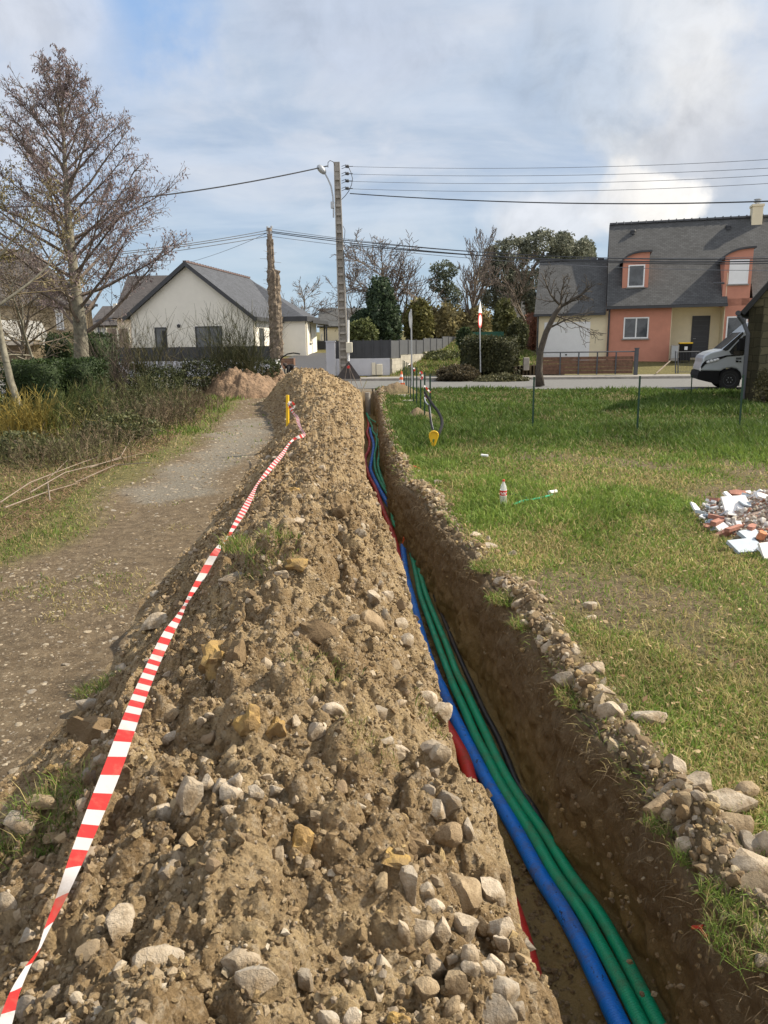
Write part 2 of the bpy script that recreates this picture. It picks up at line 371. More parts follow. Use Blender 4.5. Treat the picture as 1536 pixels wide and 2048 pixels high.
M['darkasphalt'] = simple('dark_asphalt', (0.06, 0.062, 0.07), 0.9, 0.2, 8, 0.4, 200, dist=0.005)
M['pavement'] = simple('pavement', (0.25, 0.24, 0.22), 0.9, 0.2, 6, 0.3, 120, dist=0.005)
M['cream'] = simple('cream_render', (0.74, 0.655, 0.47), 0.9, 0.06, 2, 0.15, 150)
M['white_render'] = simple('white_render', (0.76, 0.735, 0.67), 0.9, 0.05, 1.5, 0.15, 150)
M['terracotta'] = simple('terracotta_render', (0.52, 0.235, 0.165), 0.9, 0.08, 2, 0.15, 150)
M['wallgrey'] = simple('pale_grey_render', (0.52, 0.53, 0.58), 0.9, 0.07, 2, 0.15, 150)
M['whitepaint'] = simple('white_paint', (0.78, 0.79, 0.80), 0.45, 0.04, 4)
M['offwhite'] = simple('cream_plastic', (0.70, 0.65, 0.52), 0.6, 0.06, 4)
M['anthracite'] = simple('anthracite', (0.045, 0.048, 0.055), 0.6, 0.15, 3)
M['anthracite2'] = simple('anthracite_panel', (0.075, 0.08, 0.09), 0.6, 0.15, 3)
M['black'] = simple('black', (0.012, 0.012, 0.013), 0.8, 0.2, 5, spec=0.2)
M['blackcloth'] = simple('black_cloth', (0.012, 0.011, 0.013), 0.9, 0.3, 15)
M['rubber'] = simple('rubber', (0.02, 0.02, 0.02), 0.85, 0.2, 5)
M['galv'] = simple('galvanised', (0.42, 0.44, 0.46), 0.45, 0.12, 6, metal=0.6)
M['wood'] = simple('brown_wood', (0.15, 0.08, 0.05), 0.8, 0.35, 8, 0.3, 60)
M['greywood'] = simple('grey_wood', (0.24, 0.19, 0.15), 0.85, 0.35, 8, 0.3, 60)
M['red'] = simple('red', (0.62, 0.05, 0.04), 0.55, 0.1, 5)
M['orange'] = simple('orange', (0.80, 0.16, 0.05), 0.55, 0.1, 5)
M['yellow'] = simple('yellow', (0.80, 0.50, 0.02), 0.45, 0.1, 9)
M['postgreen'] = simple('post_green', (0.012, 0.05, 0.028), 0.5, 0.2, 6)
M['skin'] = simple('skin', (0.50, 0.30, 0.21), 0.6, 0.06, 8)
M['hair'] = simple('hair', (0.03, 0.02, 0.016), 0.8, 0.3, 30)
M['silver'] = simple('silver_paint', (0.52, 0.56, 0.60), 0.3, 0.04, 3, metal=0.35)
def m_glass(name, col, rough=0.06):
    m, nt, b = bsdf(name); v = objc(nt)
    c = ramp(nt, noise(nt, v, 1.7, 4, 0.6, 1.0), [(0.35, col), (0.65, tuple(min(1, x * 2.2 + 0.02) for x in col))]).outputs[0]
    nt.links.new(c, b.inputs['Base Color']); b.inputs['Roughness'].default_value = rough; b.inputs['Specular IOR Level'].default_value = 0.8
    return m
M['glass'] = m_glass('window_glass', (0.025, 0.03, 0.035)); M['carglass'] = m_glass('vehicle_glass', (0.012, 0.013, 0.015))
def m_tiles(name, col, sx, sz, mort=0.35, bumpk=0.5, rough=0.7, vcol=None, wob=0.0):
    m, nt, b = bsdf(name); a = N(nt, 'ShaderNodeAttribute', attribute_name='tuv', attribute_type='GEOMETRY')
    br = N(nt, 'ShaderNodeTexBrick', i_Scale=1.0); uvo = a.outputs['Vector']
    if wob:
        nz = N(nt, 'ShaderNodeTexNoise', i_Scale=3.0, i_Detail=4.0); nt.links.new(uvo, nz.inputs[0])
        uvo = vmath(nt, 'ADD', uvo, vmath(nt, 'MULTIPLY', vmath(nt, 'SUBTRACT', nz.outputs['Color'], (.5, .5, .5)), (wob * 3, wob * 3, 0)))
    nt.links.new(uvo, br.inputs[0])
    br.inputs['Brick Width'].default_value = sx; br.inputs['Row Height'].default_value = sz; br.inputs['Mortar Size'].default_value = min(sx, sz) * 0.06
    br.inputs['Color1'].default_value = (*(x * 0.82 for x in col), 1); br.inputs['Color2'].default_value = (*(x * 1.2 for x in (vcol or col)), 1)
    br.inputs['Mortar'].default_value = (*(x * mort for x in col), 1)
    f = noise(nt, objc(nt), 1.2, 6, 0.7)
    c = mixc(nt, 0.55, br.outputs[0], ramp(nt, f, [(0.3, (0.6, 0.6, 0.6)), (0.7, (1.25, 1.25, 1.25))]).outputs[0], 'MULTIPLY')
    nt.links.new(c, b.inputs['Base Color']); b.inputs['Roughness'].default_value = rough
    bump(nt, b, br.outputs[1], -bumpk, 0.01)
    return m
M['slate'] = m_tiles('slate_roof', (0.078, 0.08, 0.081), 0.22, 0.12, rough=0.85)
M['lightslate'] = m_tiles('grey_slate_roof', (0.066, 0.072, 0.086), 0.22, 0.12, rough=0.85)
M['brownslate'] = m_tiles('weathered_slate_roof', (0.082, 0.073, 0.07), 0.22, 0.12)
M['rubble_wall'] = m_tiles('stone_wall', (0.36, 0.29, 0.19), 0.40, 0.2, 0.6, 0.9, 0.95, (0.44, 0.36, 0.25), wob=0.06)
M['dark_stone'] = m_tiles('mossy_stone_wall', (0.085, 0.078, 0.045), 0.36, 0.21, 0.6, 1.0, 0.95, (0.12, 0.105, 0.06), wob=0.07)
M['block'] = m_tiles('block_wall', (0.36, 0.34, 0.29), 0.5, 0.2, 0.8, 0.4, 0.95)
M['fieldstone'] = m_tiles('fieldstone', (0.25, 0.19, 0.12), 0.3, 0.15, 0.5, 0.9, 0.95)
def quad_uv(name, quads, mat, parent=None, loc=None, thick=0.0):
    """quads/polys (world points, first edge = horizontal axis) carrying a flat metric uv in a vector attribute"""
    V = []; Fs = {}; U = []
    for q in quads:
        q = [Vector(p) for p in q]; o = q[0]; ex = (q[1] - q[0]).normalized(); nrm = (q[1] - q[0]).cross(q[-1] - q[0]).normalized(); ey = nrm.cross(ex)
        b = len(V)
        for p in q: V.append(p); U.append(((p - o).dot(ex), (p - o).dot(ey), 0))
        Fs.setdefault(len(q), []).append(list(range(b, b + len(q))))
        if thick:
            b2 = len(V)
            for p in q: V.append(p - nrm * thick); U.append((0, 0, 0))
            n = len(q); Fs.setdefault(n, []).append(list(range(b2 + n - 1, b2 - 1, -1)))
            for i in range(n):
                j = (i + 1) % n; Fs.setdefault(4, []).append([b + i, b2 + i, b2 + j, b + j])
    if parent is None and loc is None: loc = tuple(np.mean(np.array(V), 0))
    o = np_obj(name, np.array(V), [np.array(f) for f in Fs.values()], mat, parent, loc=loc)
    a = o.data.attributes.new('tuv', 'FLOAT_VECTOR', 'POINT'); a.data.foreach_set('vector', np.array(U, dtype=np.float32).ravel())
    return o
# ================================================================== TERRAIN
RP = [(746, 778), (757, 801), (764, 846), (768, 914), (788, 953), (829, 990), (895, 1068), (958, 1142), (1012, 1220), (1051, 1275), (1090, 1353), (1130, 1404), (1164, 1450), (1240, 1530), (1290, 1620), (1350, 1720), (1446, 1820), (1522, 1896)]
LP = [(722, 782), (723, 797), (724, 817), (725, 875), (727, 914), (730, 944), (737, 958), (751, 990), (770, 1029), (790, 1065), (800, 1090), (809, 1128), (819, 1146), (829, 1191), (837, 1216), (845, 1254), (859, 1272), (876, 1317), (887, 1345), (890, 1376), (902, 1422), (917, 1459), (922, 1495), (938, 1538), (961, 1557), (977, 1574), (991, 1616), (1007, 1640), (1013, 1674), (1015, 1735), (1026, 1784), (1057, 1826), (1075, 1894), (1107, 1968), (1129, 2041)]
def curve_of(pts, z):
    P = sorted([tuple(gnd(x, y, z)) for x, y in pts], key=lambda p: p[1]); P = np.array(P)
    return P[:, 1], P[:, 0]
RYs, RXs = curve_of(RP, 0.0); LYs, LXs = curve_of(LP, 0.10)
TEND = 27.5; DEP = 0.78
def smoothc(Y, ys, xs):
    Y = np.asarray(Y, dtype=float); Yc = np.maximum(Y, ys[0])
    acc = sum(np.interp(Yc * k, ys, xs) for k in (0.96, 0.98, 1.0, 1.02, 1.04)) / 5
    sl = (xs[2] - xs[0]) / (ys[2] - ys[0])
    return acc + np.minimum(Y - ys[0], 0) * sl * 0.3
def xl(Y): return smoothc(Y, LYs, LXs) - 0.018 * sst(1.95, 2.5, np.asarray(Y, dtype=float)) * (1 - sst(4.5, 8, np.asarray(Y, dtype=float)))
def xr(Y): return np.maximum(smoothc(Y, RYs, RXs), xl(Y) + 0.42)
def base_z(X, Y):
    z = 0.10 * sst(36.5, 37.6, Y + 0.14 * X) + 0.09 * np.maximum(Y - 37.5, 0)
    z = np.minimum(z, 1.9 + 0.02 * np.maximum(Y - 58, 0))
    # side bank right of the lane
    z = z + 0.35 * sst(4.0, 6.0, X) * sst(37.5, 41, Y) * (1 - sst(8.5, 10, X))
    z = z - 0.5 * sst(-11, -14, X) * sst(30, 38, Y)
    return z
_t = np.array(sorted([tuple(gnd(x, y))[:2][::-1] for x, y in [(-40, 1190), (10, 1150), (146, 1090), (219, 1030), (250, 985), (300, 940), (365, 915), (401, 895), (437, 850), (470, 820), (490, 800)]]))
TLY, TLX = _t[:, 0], _t[:, 1]
def track_mask(X, Y):
    """1 on the track"""
    lx = np.interp(Y, TLY, TLX)
    return sst(lx - 0.35, lx + 0.15, X + 0.25 * fbm(X * 0.9, Y * 0.9, 40, 3)) * (1 - sst(-0.6, -0.3, X - xl(Y)))
LAT = lambda X, Y: sst(30.0, 31.5, Y)
def ground_z(X, Y):
    """open ground height away from trench walls"""
    X = np.asarray(X, dtype=float); Y = np.asarray(Y, dtype=float)
    z = base_z(X, Y)
    fl = 1 - sst(27.6, 29.4, Y + 0.36 * X * (X > 0))
    z = z + fl * (0.035 * fbm(X * 0.5, Y * 0.5, 3, 3) + 0.012 * fbm(X * 3, Y * 3, 7, 3))
    z = z + 0.07 * fl * sst(-4.4, -6.5, X)
    z = z - 0.03 * fl * np.exp(-((X + 2.6) / 0.35) ** 2)
    return z
def lip_z(a, Y, X):
    """stony crumbs along the right rim; a = distance right of the rim"""
    w = np.exp(-((a - 0.07) / 0.11) ** 2) * (1 - sst(27, 28, Y))
    m = 0.6 + 0.9 * fbm(Y * 1.3, Y * 0 + 2.2, 60, 3)
    z = w * np.maximum(m, 0.15) * (0.05 + clod(X, Y, 0.12, 61, 0.55) + clod(X, Y, 0.05, 64, 0.6)) + w * 0.02 * fbm(X * 30, Y * 30, 66, 3)
    z = z - 0.07 * np.exp(-a / 0.05)
    # two small mounds beside the trench
    for mx, my, mr, mh in ((0.12, 26.2, 0.85, 0.36), (0.62, 17.2, 0.48, 0.22), (0.30, 21.0, 0.3, 0.10)):
        q = np.sqrt((X - mx - mr * 0.45) ** 2 + ((Y - my) / 1.5) ** 2) / mr
        z = z + mh * np.maximum(0, 1 - q ** 1.6) * (1 + 0.35 * fbm(X * 4, Y * 4, 71, 4)) + (q < 1) * 0.5 * clod(X, Y, 0.16, 73, 0.6) * (1 - q)
    return z
# rows: fine near, coarse far
rows = [-8, -5, -3, -1.5, -0.5, 0.2, 0.6]
y = 0.8
while y < 31: rows.append(y); y += 0.0048 * y if y < 12 else 0.0075 * y
while y < 75: rows.append(y); y += 0.5
while y < 900: rows.append(y); y *= 1.12
rows = np.array(rows); NR = len(rows)
aL = [0.0]; s_ = 0.03
while aL[-1] < 500: aL.append(aL[-1] + s_); s_ = min(s_ * 1.03, 0.12) if aL[-1] < 6 else s_ * 1.09
aL = np.array(aL)[::-1]
nw = 34
aR = [0.0]; s_ = 0.010
while aR[-1] < 500: aR.append(aR[-1] + s_); s_ = s_ if aR[-1] < 0.7 else (min(s_ * 1.05, 0.10) if aR[-1] < 5 else s_ * 1.09)
aR = np.array(aR)
Yg = rows[:, None]
XL = xl(rows)[:, None]; XR = xr(rows)[:, None]
dep = DEP * (1 - sst(TEND, TEND + 0.12, rows))[:, None]
wob = 0.035 * fbm(rows * 2.0, rows * 0 + 1, 80, 4)[:, None]
# left apron
Xa = XL - aL[None, :]; Ya = np.repeat(Yg, len(aL), 1); Za = ground_z(Xa, Ya)
# left wall (top to bottom)
t = np.linspace(0.04, 0.96, nw)[None, :]
Yw = np.repeat(Yg, nw, 1)
Xw = XL + 0.02 * t + 0.03 * fbm(Yw * 5, t * 4 + 0 * Yw, 83, 4) * np.minimum(1, t * 6); Zw = 0.03 - t * (dep + 0.03) + Za[:, -1:] * (1 - t)
# floor
nf = 26; u = np.linspace(0, 1, nf)[None, :]
near_ = 0.13 * (1 - sst(2.3, 3.5, Yg))
XLb = XL + 0.03; XRb = XR - 0.05 + near_
Xf = XLb + (XRb - XLb) * u; Yf = np.repeat(Yg, nf, 1)
Zf = -dep + (0.03 * fbm(Xf * 5, Yf * 5, 85, 4) + clod(Xf, Yf, 0.06, 86, 0.35, 0.4) + 0.04 * (np.abs(u - 0.5) * 2) ** 4) * (dep > 0.3)
# right wall bottom to top
t2 = np.linspace(0.96, 0.02, nw + 10)[None, :]
Yv = np.repeat(Yg, nw + 10, 1)
tt = t2 * np.ones_like(Yv)
rough = 0.05 * fbm(Yv * 3.2, tt * 2.2, 88, 5, 0.55) + clod(Yv, tt * 0.78, 0.11, 89, 0.30, 0.6) * -1 + 0.018 * fbm(Yv * 22, tt * 18, 91, 3)
Xv = XR + wob - (0.05 - near_) * t2 + rough * np.minimum(1, (1 - t2) * 6 + 0.2) + 0.05 * np.exp(-t2 / 0.06); Zv = -t2 * dep
# right apron
Xb = XR + wob + aR[None, :] + 0.04; Yb = np.repeat(Yg, len(aR), 1); Zb = ground_z(Xb, Yb) + lip_z(aR[None, :] + 0 * Yb, Yb, Xb)
XX = np.concatenate([Xa, Xw, Xf, Xv, Xb], 1); YY = np.concatenate([Ya, Yw, Yf, Yv, Yb], 1); ZZ = np.concatenate([Za, Zw, Zf, Zv, Zb], 1)
NC = XX.shape[1]
cw = np.concatenate([np.zeros_like(Xa), np.ones_like(Xw), np.ones_like(Xf), np.ones_like(Xv), np.clip(1.15 - (aR[None, :] + 0 * Yb) / 0.22 + 0.5 * fbm(Xb * 4, Yb * 4, 93, 3), 0, 1)], 1)
for mx, my, mr in ((0.5, 26.2, 0.8), (0.84, 17.2, 0.45)):
    cw = np.maximum(cw, np.clip(1.3 - np.sqrt((XX - mx) ** 2 + ((YY - my) / 1.5) ** 2) / mr, 0, 1))
cw = cw * (YY < 28.4)
# lawn colour weight, bare scuffed patches
right = (XX > XR)
tm = track_mask(XX, YY)
bare = sst(0.18, 0.5, fbm(XX * 0.8, YY * 0.45, 95, 4)) * 0.9
gcol = np.where(right, 1 - bare * (YY < 12), np.clip(1 - tm, 0, 1))
gcol = np.where((YY > 27.4 - 0.35 * XX) & (XX > -7) & (XX < 0.0) & (YY < 31), 0.0, gcol)
gcol = np.where(YY > 31, 1.0, gcol)
gr = tm * sst(0.35, 0.8, np.exp(-((XX - np.interp(YY, TLY, TLX) - 0.6) / 0.75) ** 2) * sst(7.2, 8.8, YY) * (1 - sst(15, 22, YY)) * 0.9 + 0.35 * fbm(XX * 1.5, YY * 1.5, 97, 3)) * (XX < 0)
gr = np.maximum(gr, (YY > 26.5) * (XX < 0.2) * (XX > -9) * (YY < 31) * 0.6)
idx = (np.arange(NR - 1)[:, None] * NC + np.arange(NC - 1)[None, :]).ravel()
quads = np.stack([idx, idx + 1, idx + NC + 1, idx + NC], 1)
g_cols = np.stack([gcol.ravel(), gr.ravel(), cw.ravel()], 1)
gro = np_obj('ground', np.stack([XX.ravel(), YY.ravel(), ZZ.ravel()], 1), [quads], M['ground'], smooth=True, cols=g_cols); tag(gro, kind='structure')

# ------------------------------------------------------------------ long spoil heap
FP = [(-1.62, 0.0), (-1.55, 1.5), (-1.5, 2.4), (-1.45, 3.4), (-1.55, 4.6), (-1.65, 6.0), (-1.75, 8.0), (-1.9, 11), (-2.1, 14.5), (-2.6, 17.5), (-3.25, 20.5), (-3.6, 22.5), (-3.5, 25), (-2.4, 26.3), (-1.4, 27.0)]
FYs = np.array([p[1] for p in FP]); FXs = np.array([p[0] for p in FP])
def foot(Y): return np.interp(Y, FYs, FXs) + 0.12 * fbm(np.asarray(Y) * 1.2, np.asarray(Y) * 0, 100, 3)
HPK = ([0, 1.2, 2.0, 3.5, 5.0, 8, 12, 16, 20, 23, 25, 26.3, 26.9], [0.40, 0.42, 0.46, 0.50, 0.50, 0.47, 0.50, 0.60, 0.86, 1.00, 0.78, 0.35, 0.03])
def heap_z(X, Y):
    """height of the heap surface; -1 outside"""
    X = np.asarray(X, dtype=float); Y = np.asarray(Y, dtype=float)
    f = foot(Y); e = xl(Y) + 0.035 * fbm(Y * 3, Y * 0 + 4, 103, 4) + 0.012
    s = (X - f) / np.maximum(e - f, 0.1)
    pk = np.interp(Y, *HPK) * (1 + 0.22 * fbm(Y * 0.9, Y * 0 + 1, 104, 3))
    sc = np.clip(s, 0, 1)
    c0 = 0.60
    c0 = np.interp(Y, [0, 12, 17, 22], [0.60, 0.58, 0.45, 0.36])
    prof = np.where(sc < c0, sst(0, c0, sc) ** 0.85, 1 - 0.90 * ((sc - c0) / (1 - c0)) ** 1.9)
    z = pk * prof
    env = np.minimum(1, np.minimum(sc * 5, (1 - sc) * 9 + 0.25))
    d = 0.10 * fbm(X * 1.8, Y * 1.8, 105, 3) + 0.9 * clod(X, Y, 0.30, 107, 0.45, 0.6) + 1.15 * clod(X, Y, 0.13, 111, 0.55, 0.7) + 1.1 * clod(X, Y, 0.062, 115, 0.6, 0.75) + clod(X, Y, 0.03, 121, 0.6, 0.8) * (Y < 9) + 0.025 * fbm(X * 12, Y * 12, 119, 4, 0.65)
    z = z + env * (d - 0.045)
    z = z - 0.10 * (sc > 0.985) - 0.05 * (sc <= 0.0)
    g = ground_z(X, Y)
    z = np.where((s < 0) | (s > 1.02) | (Y > 27), -1.0, z + g)
    return z
hr = []; y = 0.35
while y < 27: hr.append(y); y += max(0.006, 0.0042 * y) if y < 12 else 0.006 * y
hr = np.array(hr); hc = 300
sS = np.concatenate([[-0.02], np.linspace(0, 1, hc), [1.006]])
e_ = xl(hr) + 0.035 * fbm(hr * 3, hr * 0 + 4, 103, 4) + 0.012
HX = foot(hr)[:, None] + (e_ - foot(hr))[:, None] * sS[None, :]; HY = np.repeat(hr[:, None], len(sS), 1)
HZ = heap_z(np.clip(HX, foot(HY) + 1e-4, e_[:, None] - 1e-4), HY)
HZ[:, -1] = -0.16; HZ[:, 0] = ground_z(HX[:, 0], HY[:, 0]) - 0.06
HZ[0, :] = -0.1; HZ[-1, :] = ground_z(HX[-1], HY[-1]) - 0.05
# sideways roughness so lumps overhang a little
HXd = HX + 0.018 * fbm(HX * 14, HY * 14, 130, 3) * (np.abs(sS[None, :] - 0.5) < 0.49)
n_ = len(sS); idx = (np.arange(len(hr) - 1)[:, None] * n_ + np.arange(n_ - 1)[None, :]).ravel()
heap = np_obj('spoil_heap', np.stack([HXd.ravel(), HY.ravel(), HZ.ravel()], 1), [np.stack([idx, idx + 1, idx + n_ + 1, idx + n_], 1)], M['soil'], smooth=True, loc=(-0.8, 5, 0))
tag(heap, 'long heap of brown stony soil piled between the gravel track and the open trench', 'soil heap')
HT_ = [1.0]
while HT_[-1] < 50: HT_.append(HT_[-1] + 0.008 + 0.004 * HT_[-1])
HT_ = np.array(HT_)
def surfv(X, Y):
    inside = (X > xl(Y)) & (X < xr(Y)) & (Y < TEND)
    return np.maximum(heap_z(X, Y), np.where(inside, -DEP, ground_z(X, Y)))
def surf(X, Y): return float(surfv(np.array([float(X)]), np.array([float(Y)]))[0])
def hit(px, py, lift=0.0):
    d = ray(px, py); o = Vector((0, 0, CAMZ))
    f = CAMZ + d.z * HT_ - surfv(d.x * HT_, d.y * HT_) - lift
    k = np.where(f < 0)[0]
    if not len(k): return gnd(px, py, 0)
    k = k[0]
    if k == 0: return o + d * HT_[0]
    t = HT_[k - 1] + (HT_[k] - HT_[k - 1]) * f[k - 1] / (f[k - 1] - f[k])
    return o + d * float(t)
# smaller heaps at the far end
def mound(name, cx, cy, rx, ry, h, seed, label):
    n = 120; a = np.linspace(-1.15, 1.15, n); U, V = np.meshgrid(a, a)
    X = cx + U * rx; Y = cy + V * ry; q = np.sqrt(U ** 2 + V ** 2) * (1 + 0.22 * fbm(X * 1.1, Y * 1.1, seed, 3))
    Z = ground_z(X, Y) + h * np.maximum(0, 1 - q ** 2.2) ** 0.9 * (1 + 0.25 * fbm(X * 1.3, Y * 1.3, seed + 2, 3)) + (q < 1) * (1.2 * clod(X, Y, 0.30, seed + 5, 0.6, 0.6) + 1.3 * clod(X, Y, 0.12, seed + 7, 0.7) + 0.03 * fbm(X * 8, Y * 8, seed + 9, 4)) * (1 - q * 0.8) - 0.05 * (q > 1.0)
    idx = (np.arange(n - 1)[:, None] * n + np.arange(n - 1)[None, :]).ravel()
    o = np_obj(name, np.stack([X.ravel(), Y.ravel(), Z.ravel()], 1), [np.stack([idx, idx + 1, idx + n + 1, idx + n], 1)], M['soil2'], smooth=True, loc=(cx, cy, 0))
    return tag(o, label, 'soil heap')
M['soil2'] = simple('reddish_soil', (0.235, 0.158, 0.10), 0.95, 0.4, 5, 1.0, 14, dist=0.08)
p = gnd(472, 797); mound('spoil_heap', p.x, p.y + 1.2, 1.45, 1.5, 0.80, 300, 'rounded reddish brown soil heap left of the long heap, at the foot of the hedge')
p = gnd(530, 790); mound('spoil_heap', p.x + 0.1, p.y + 1.9, 0.85, 0.9, 0.80, 330, 'low reddish soil heap between the rounded heap and the end of the long heap')

# ================================================================== STONES
rng = np.random.default_rng(7)
def ico(sub):
    bm = bmesh.new(); bmesh.ops.create_icosphere(bm, subdivisions=sub, radius=1.0)
    v = np.array([tuple(x.co) for x in bm.verts]); f = np.array([[q.index for q in x.verts] for x in bm.faces]); bm.free(); return v, f
ICO = {1: ico(1), 2: ico(2), 3: ico(3)}
def rock_proto(sub, rg, planes=9, rough=0.05, lo=0.45, hi=0.85):
    v, f = ICO[sub]; v = v.copy()
    for _ in range(planes):
        n = rg.normal(size=3); n /= np.linalg.norm(n); o = rg.uniform(lo, hi)
        d = v @ n - o; v = v - np.where(d > 0, d * 0.93, 0)[:, None] * n[None, :]
    v += rough * (fbm(v[:, 0] * 2 + 7 * planes, v[:, 1] * 2 + v[:, 2] * 1.7, int(rg.integers(999)), 3)[:, None]) * v
    return v, f
PROTO1 = [rock_proto(1, rng, 5, 0.55) for _ in range(14)]
PROTO2 = [rock_proto(2, rng, 12, 0.10, .36, .68) for _ in range(14)]
def rotm(n):
    q = rng.normal(size=(n, 4)); q /= np.linalg.norm(q, axis=1)[:, None]; w, x, y, z = q.T
    return np.stack([np.stack([1 - 2 * (y * y + z * z), 2 * (x * y - z * w), 2 * (x * z + y * w)], 1), np.stack([2 * (x * y + z * w), 1 - 2 * (x * x + z * z), 2 * (y * z - x * w)], 1), np.stack([2 * (x * z - y * w), 2 * (y * z + x * w), 1 - 2 * (x * x + y * y)], 1)], 1)
def scatter(name, P, r, mat, big=0.02, flat=1.0, label=None, cat=None, near=6.0):
    """P (n,3) centres, r (n,) radii; merged into one 'stuff' object"""
    Vs = []; Fs = []; base = 0
    pick2 = r > big
    sets = [(PROTO1, np.where(~pick2)[0]), (PROTO2, np.where(pick2)[0])]
    for protos, ids in sets:
        for k, (pv_, pf) in enumerate(protos):
            sel = ids[k::len(protos)]; n = len(sel)
            if not n: continue
            Rm = rotm(n); sc = rng.uniform(0.65, 1.2, size=(n, 3))
            v = pv_[None] * sc[:, None, :] * r[sel][:, None, None]
            v = np.einsum('nij,nkj->nki', Rm, v); v[:, :, 2] *= flat
            v = v + P[sel][:, None, :]
            m = pv_.shape[0]; Vs.append(v.reshape(-1, 3)); Fs.append((pf[None] + (base + np.arange(n) * m)[:, None, None]).reshape(-1, 3)); base += n * m
    o = np_obj(name, np.concatenate(Vs), [np.concatenate(Fs)], mat, loc=(0, 5, 0))
    return tag(o, label, cat, kind='stuff')
def pareto(n, lo, hi, a=2.2):
    u = rng.uniform(size=n); return lo * (1 - u * (1 - (lo / hi) ** a)) ** (-1 / a)
# crumbs and stones of the heap
n = 46000
Y = 0.8 * (26.5 / 0.8) ** rng.uniform(size=n); sN = rng.uniform(0.03, 0.99, size=n)
X = foot(Y) + (xl(Y) - foot(Y)) * sN
r = np.minimum(pareto(n, 1.0, 9.0, 2.1) * np.maximum(0.0045, 0.0016 * Y), 0.045)
Z = heap_z(X, Y); ok = Z > -0.5
P = np.stack([X, Y, Z + r * 0.15], 1)[ok]; r = r[ok]
kind = rng.uniform(size=len(r)) < np.where(r > 0.014, 0.26, 0.20)
r = np.where(~kind, np.minimum(r * 0.8, 0.016 + 0.0012 * Y[ok]), r); kind = kind & (rng.uniform(size=len(r)) < 0.75)
far_ = P[:, 1] > 7
kind = kind & ~(far_ & (rng.uniform(size=len(r)) < 0.5)); thin = ~(~kind & far_ & (rng.uniform(size=len(r)) < 0.35)); P, r, kind = P[thin], r[thin], kind[thin]
r = np.where(far_[thin], r * 0.8, r)
mc_ = rng.uniform(size=len(r)) < 0.68
scatter('loose_soil', P[~kind & mc_], r[~kind & mc_], M['soil'], label='fine crumbs of the same soil lying over the heap', cat='soil')
kk_ = ~kind & ~mc_
scatter('soil_crumbs', P[kk_], r[kk_], M['crumb'], label='crumbs and clods of brown soil over the heap', cat='soil')
scatter('small_stones', P[kind], r[kind], M['stone'], label='small pale stones strewn over the heap', cat='stones')
# right rim
n = 6500
Y = 1.0 * (27.0 / 1.0) ** rng.uniform(size=n); a = np.abs(rng.normal(0.07, 0.08, size=n)) + 0.005
den = 0.5 + fbm(Y * 1.3, Y * 0 + 2.2, 60, 3); keep = rng.uniform(size=n) < np.clip(den + 0.25, 0.3, 1)
Y = Y[keep]; a = a[keep]; X = xr(Y) + 0.035 * fbm(Y * 2.0, Y * 0 + 1, 80, 4) + 0.04 + a
r = np.minimum(pareto(len(Y), 1.0, 8.0, 1.7) * np.maximum(0.006, 0.0018 * Y), 0.045)
Z = ground_z(X, Y) + lip_z(a, Y, X)
kind = rng.uniform(size=len(r)) < 0.5; P = np.stack([X, Y, Z + r * 0.1], 1)
scatter('rim_crumbs', P[~kind], r[~kind], M['crumb'], label='crumbs of soil along the right edge of the trench', cat='soil')
scatter('rim_stones', P[kind], r[kind], M['stone'], label='small pale stones along the right edge of the trench', cat='stones')
# stones in trench wall and on its floor
n = 900
Y = 1.3 * (20 / 1.3) ** rng.uniform(size=n); z = -rng.uniform(0.03, 0.7, size=n) ** 1.3
X = xr(Y) + 0.035 * fbm(Y * 2, Y * 0 + 1, 80, 4) - 0.05 * (-z / DEP) + 0.05 * fbm(Y * 3.2, -z / DEP * 2.2, 88, 5, 0.55)
scatter('wall_stones', np.stack([X, Y, z], 1), np.minimum(pareto(n, 0.006, 0.03, 2.2), 0.004 + 0.004 * Y), M['crumb'], label='bits of stone and clay in the trench wall', cat='soil')
n = 4200
Y = 1.3 * (20 / 1.3) ** rng.uniform(size=n); u_ = rng.uniform(0.05, 0.95, size=n); X = xl(Y) + 0.03 + (xr(Y) - xl(Y) - 0.1) * u_
scatter('floor_crumbs', np.stack([X, Y, -DEP + 0.01 + 0 * X], 1), pareto(n, 0.005, 0.03, 1.9), M['soil'], label='crumbs of soil on the trench floor', cat='soil')
# track gravel: flat pale stones
n = 11000
Y = 1.6 * (26 / 1.6) ** rng.uniform(size=n); X = rng.uniform(-5.0, -1.2, size=n); X = np.where(Y < 6, rng.uniform(-3.4, -1.2, size=n), X)
tm_ = track_mask(X, Y); keep = (rng.uniform(size=n) < tm_ * (0.35 + 0.65 * (fbm(X * 1.2, Y * 0.8, 222, 3) > -0.1)))
X = X[keep]; Y = Y[keep]; r = np.minimum(pareto(len(Y), 1.0, 7.0, 2.3) * np.maximum(0.006, 0.0016 * Y), 0.045)
scatter('track_gravel', np.stack([X, Y, ground_z(X, Y) - r * 0.05], 1), r, M['pebble'], flat=0.4, label='flat pale stones trodden into the track', cat='gravel')

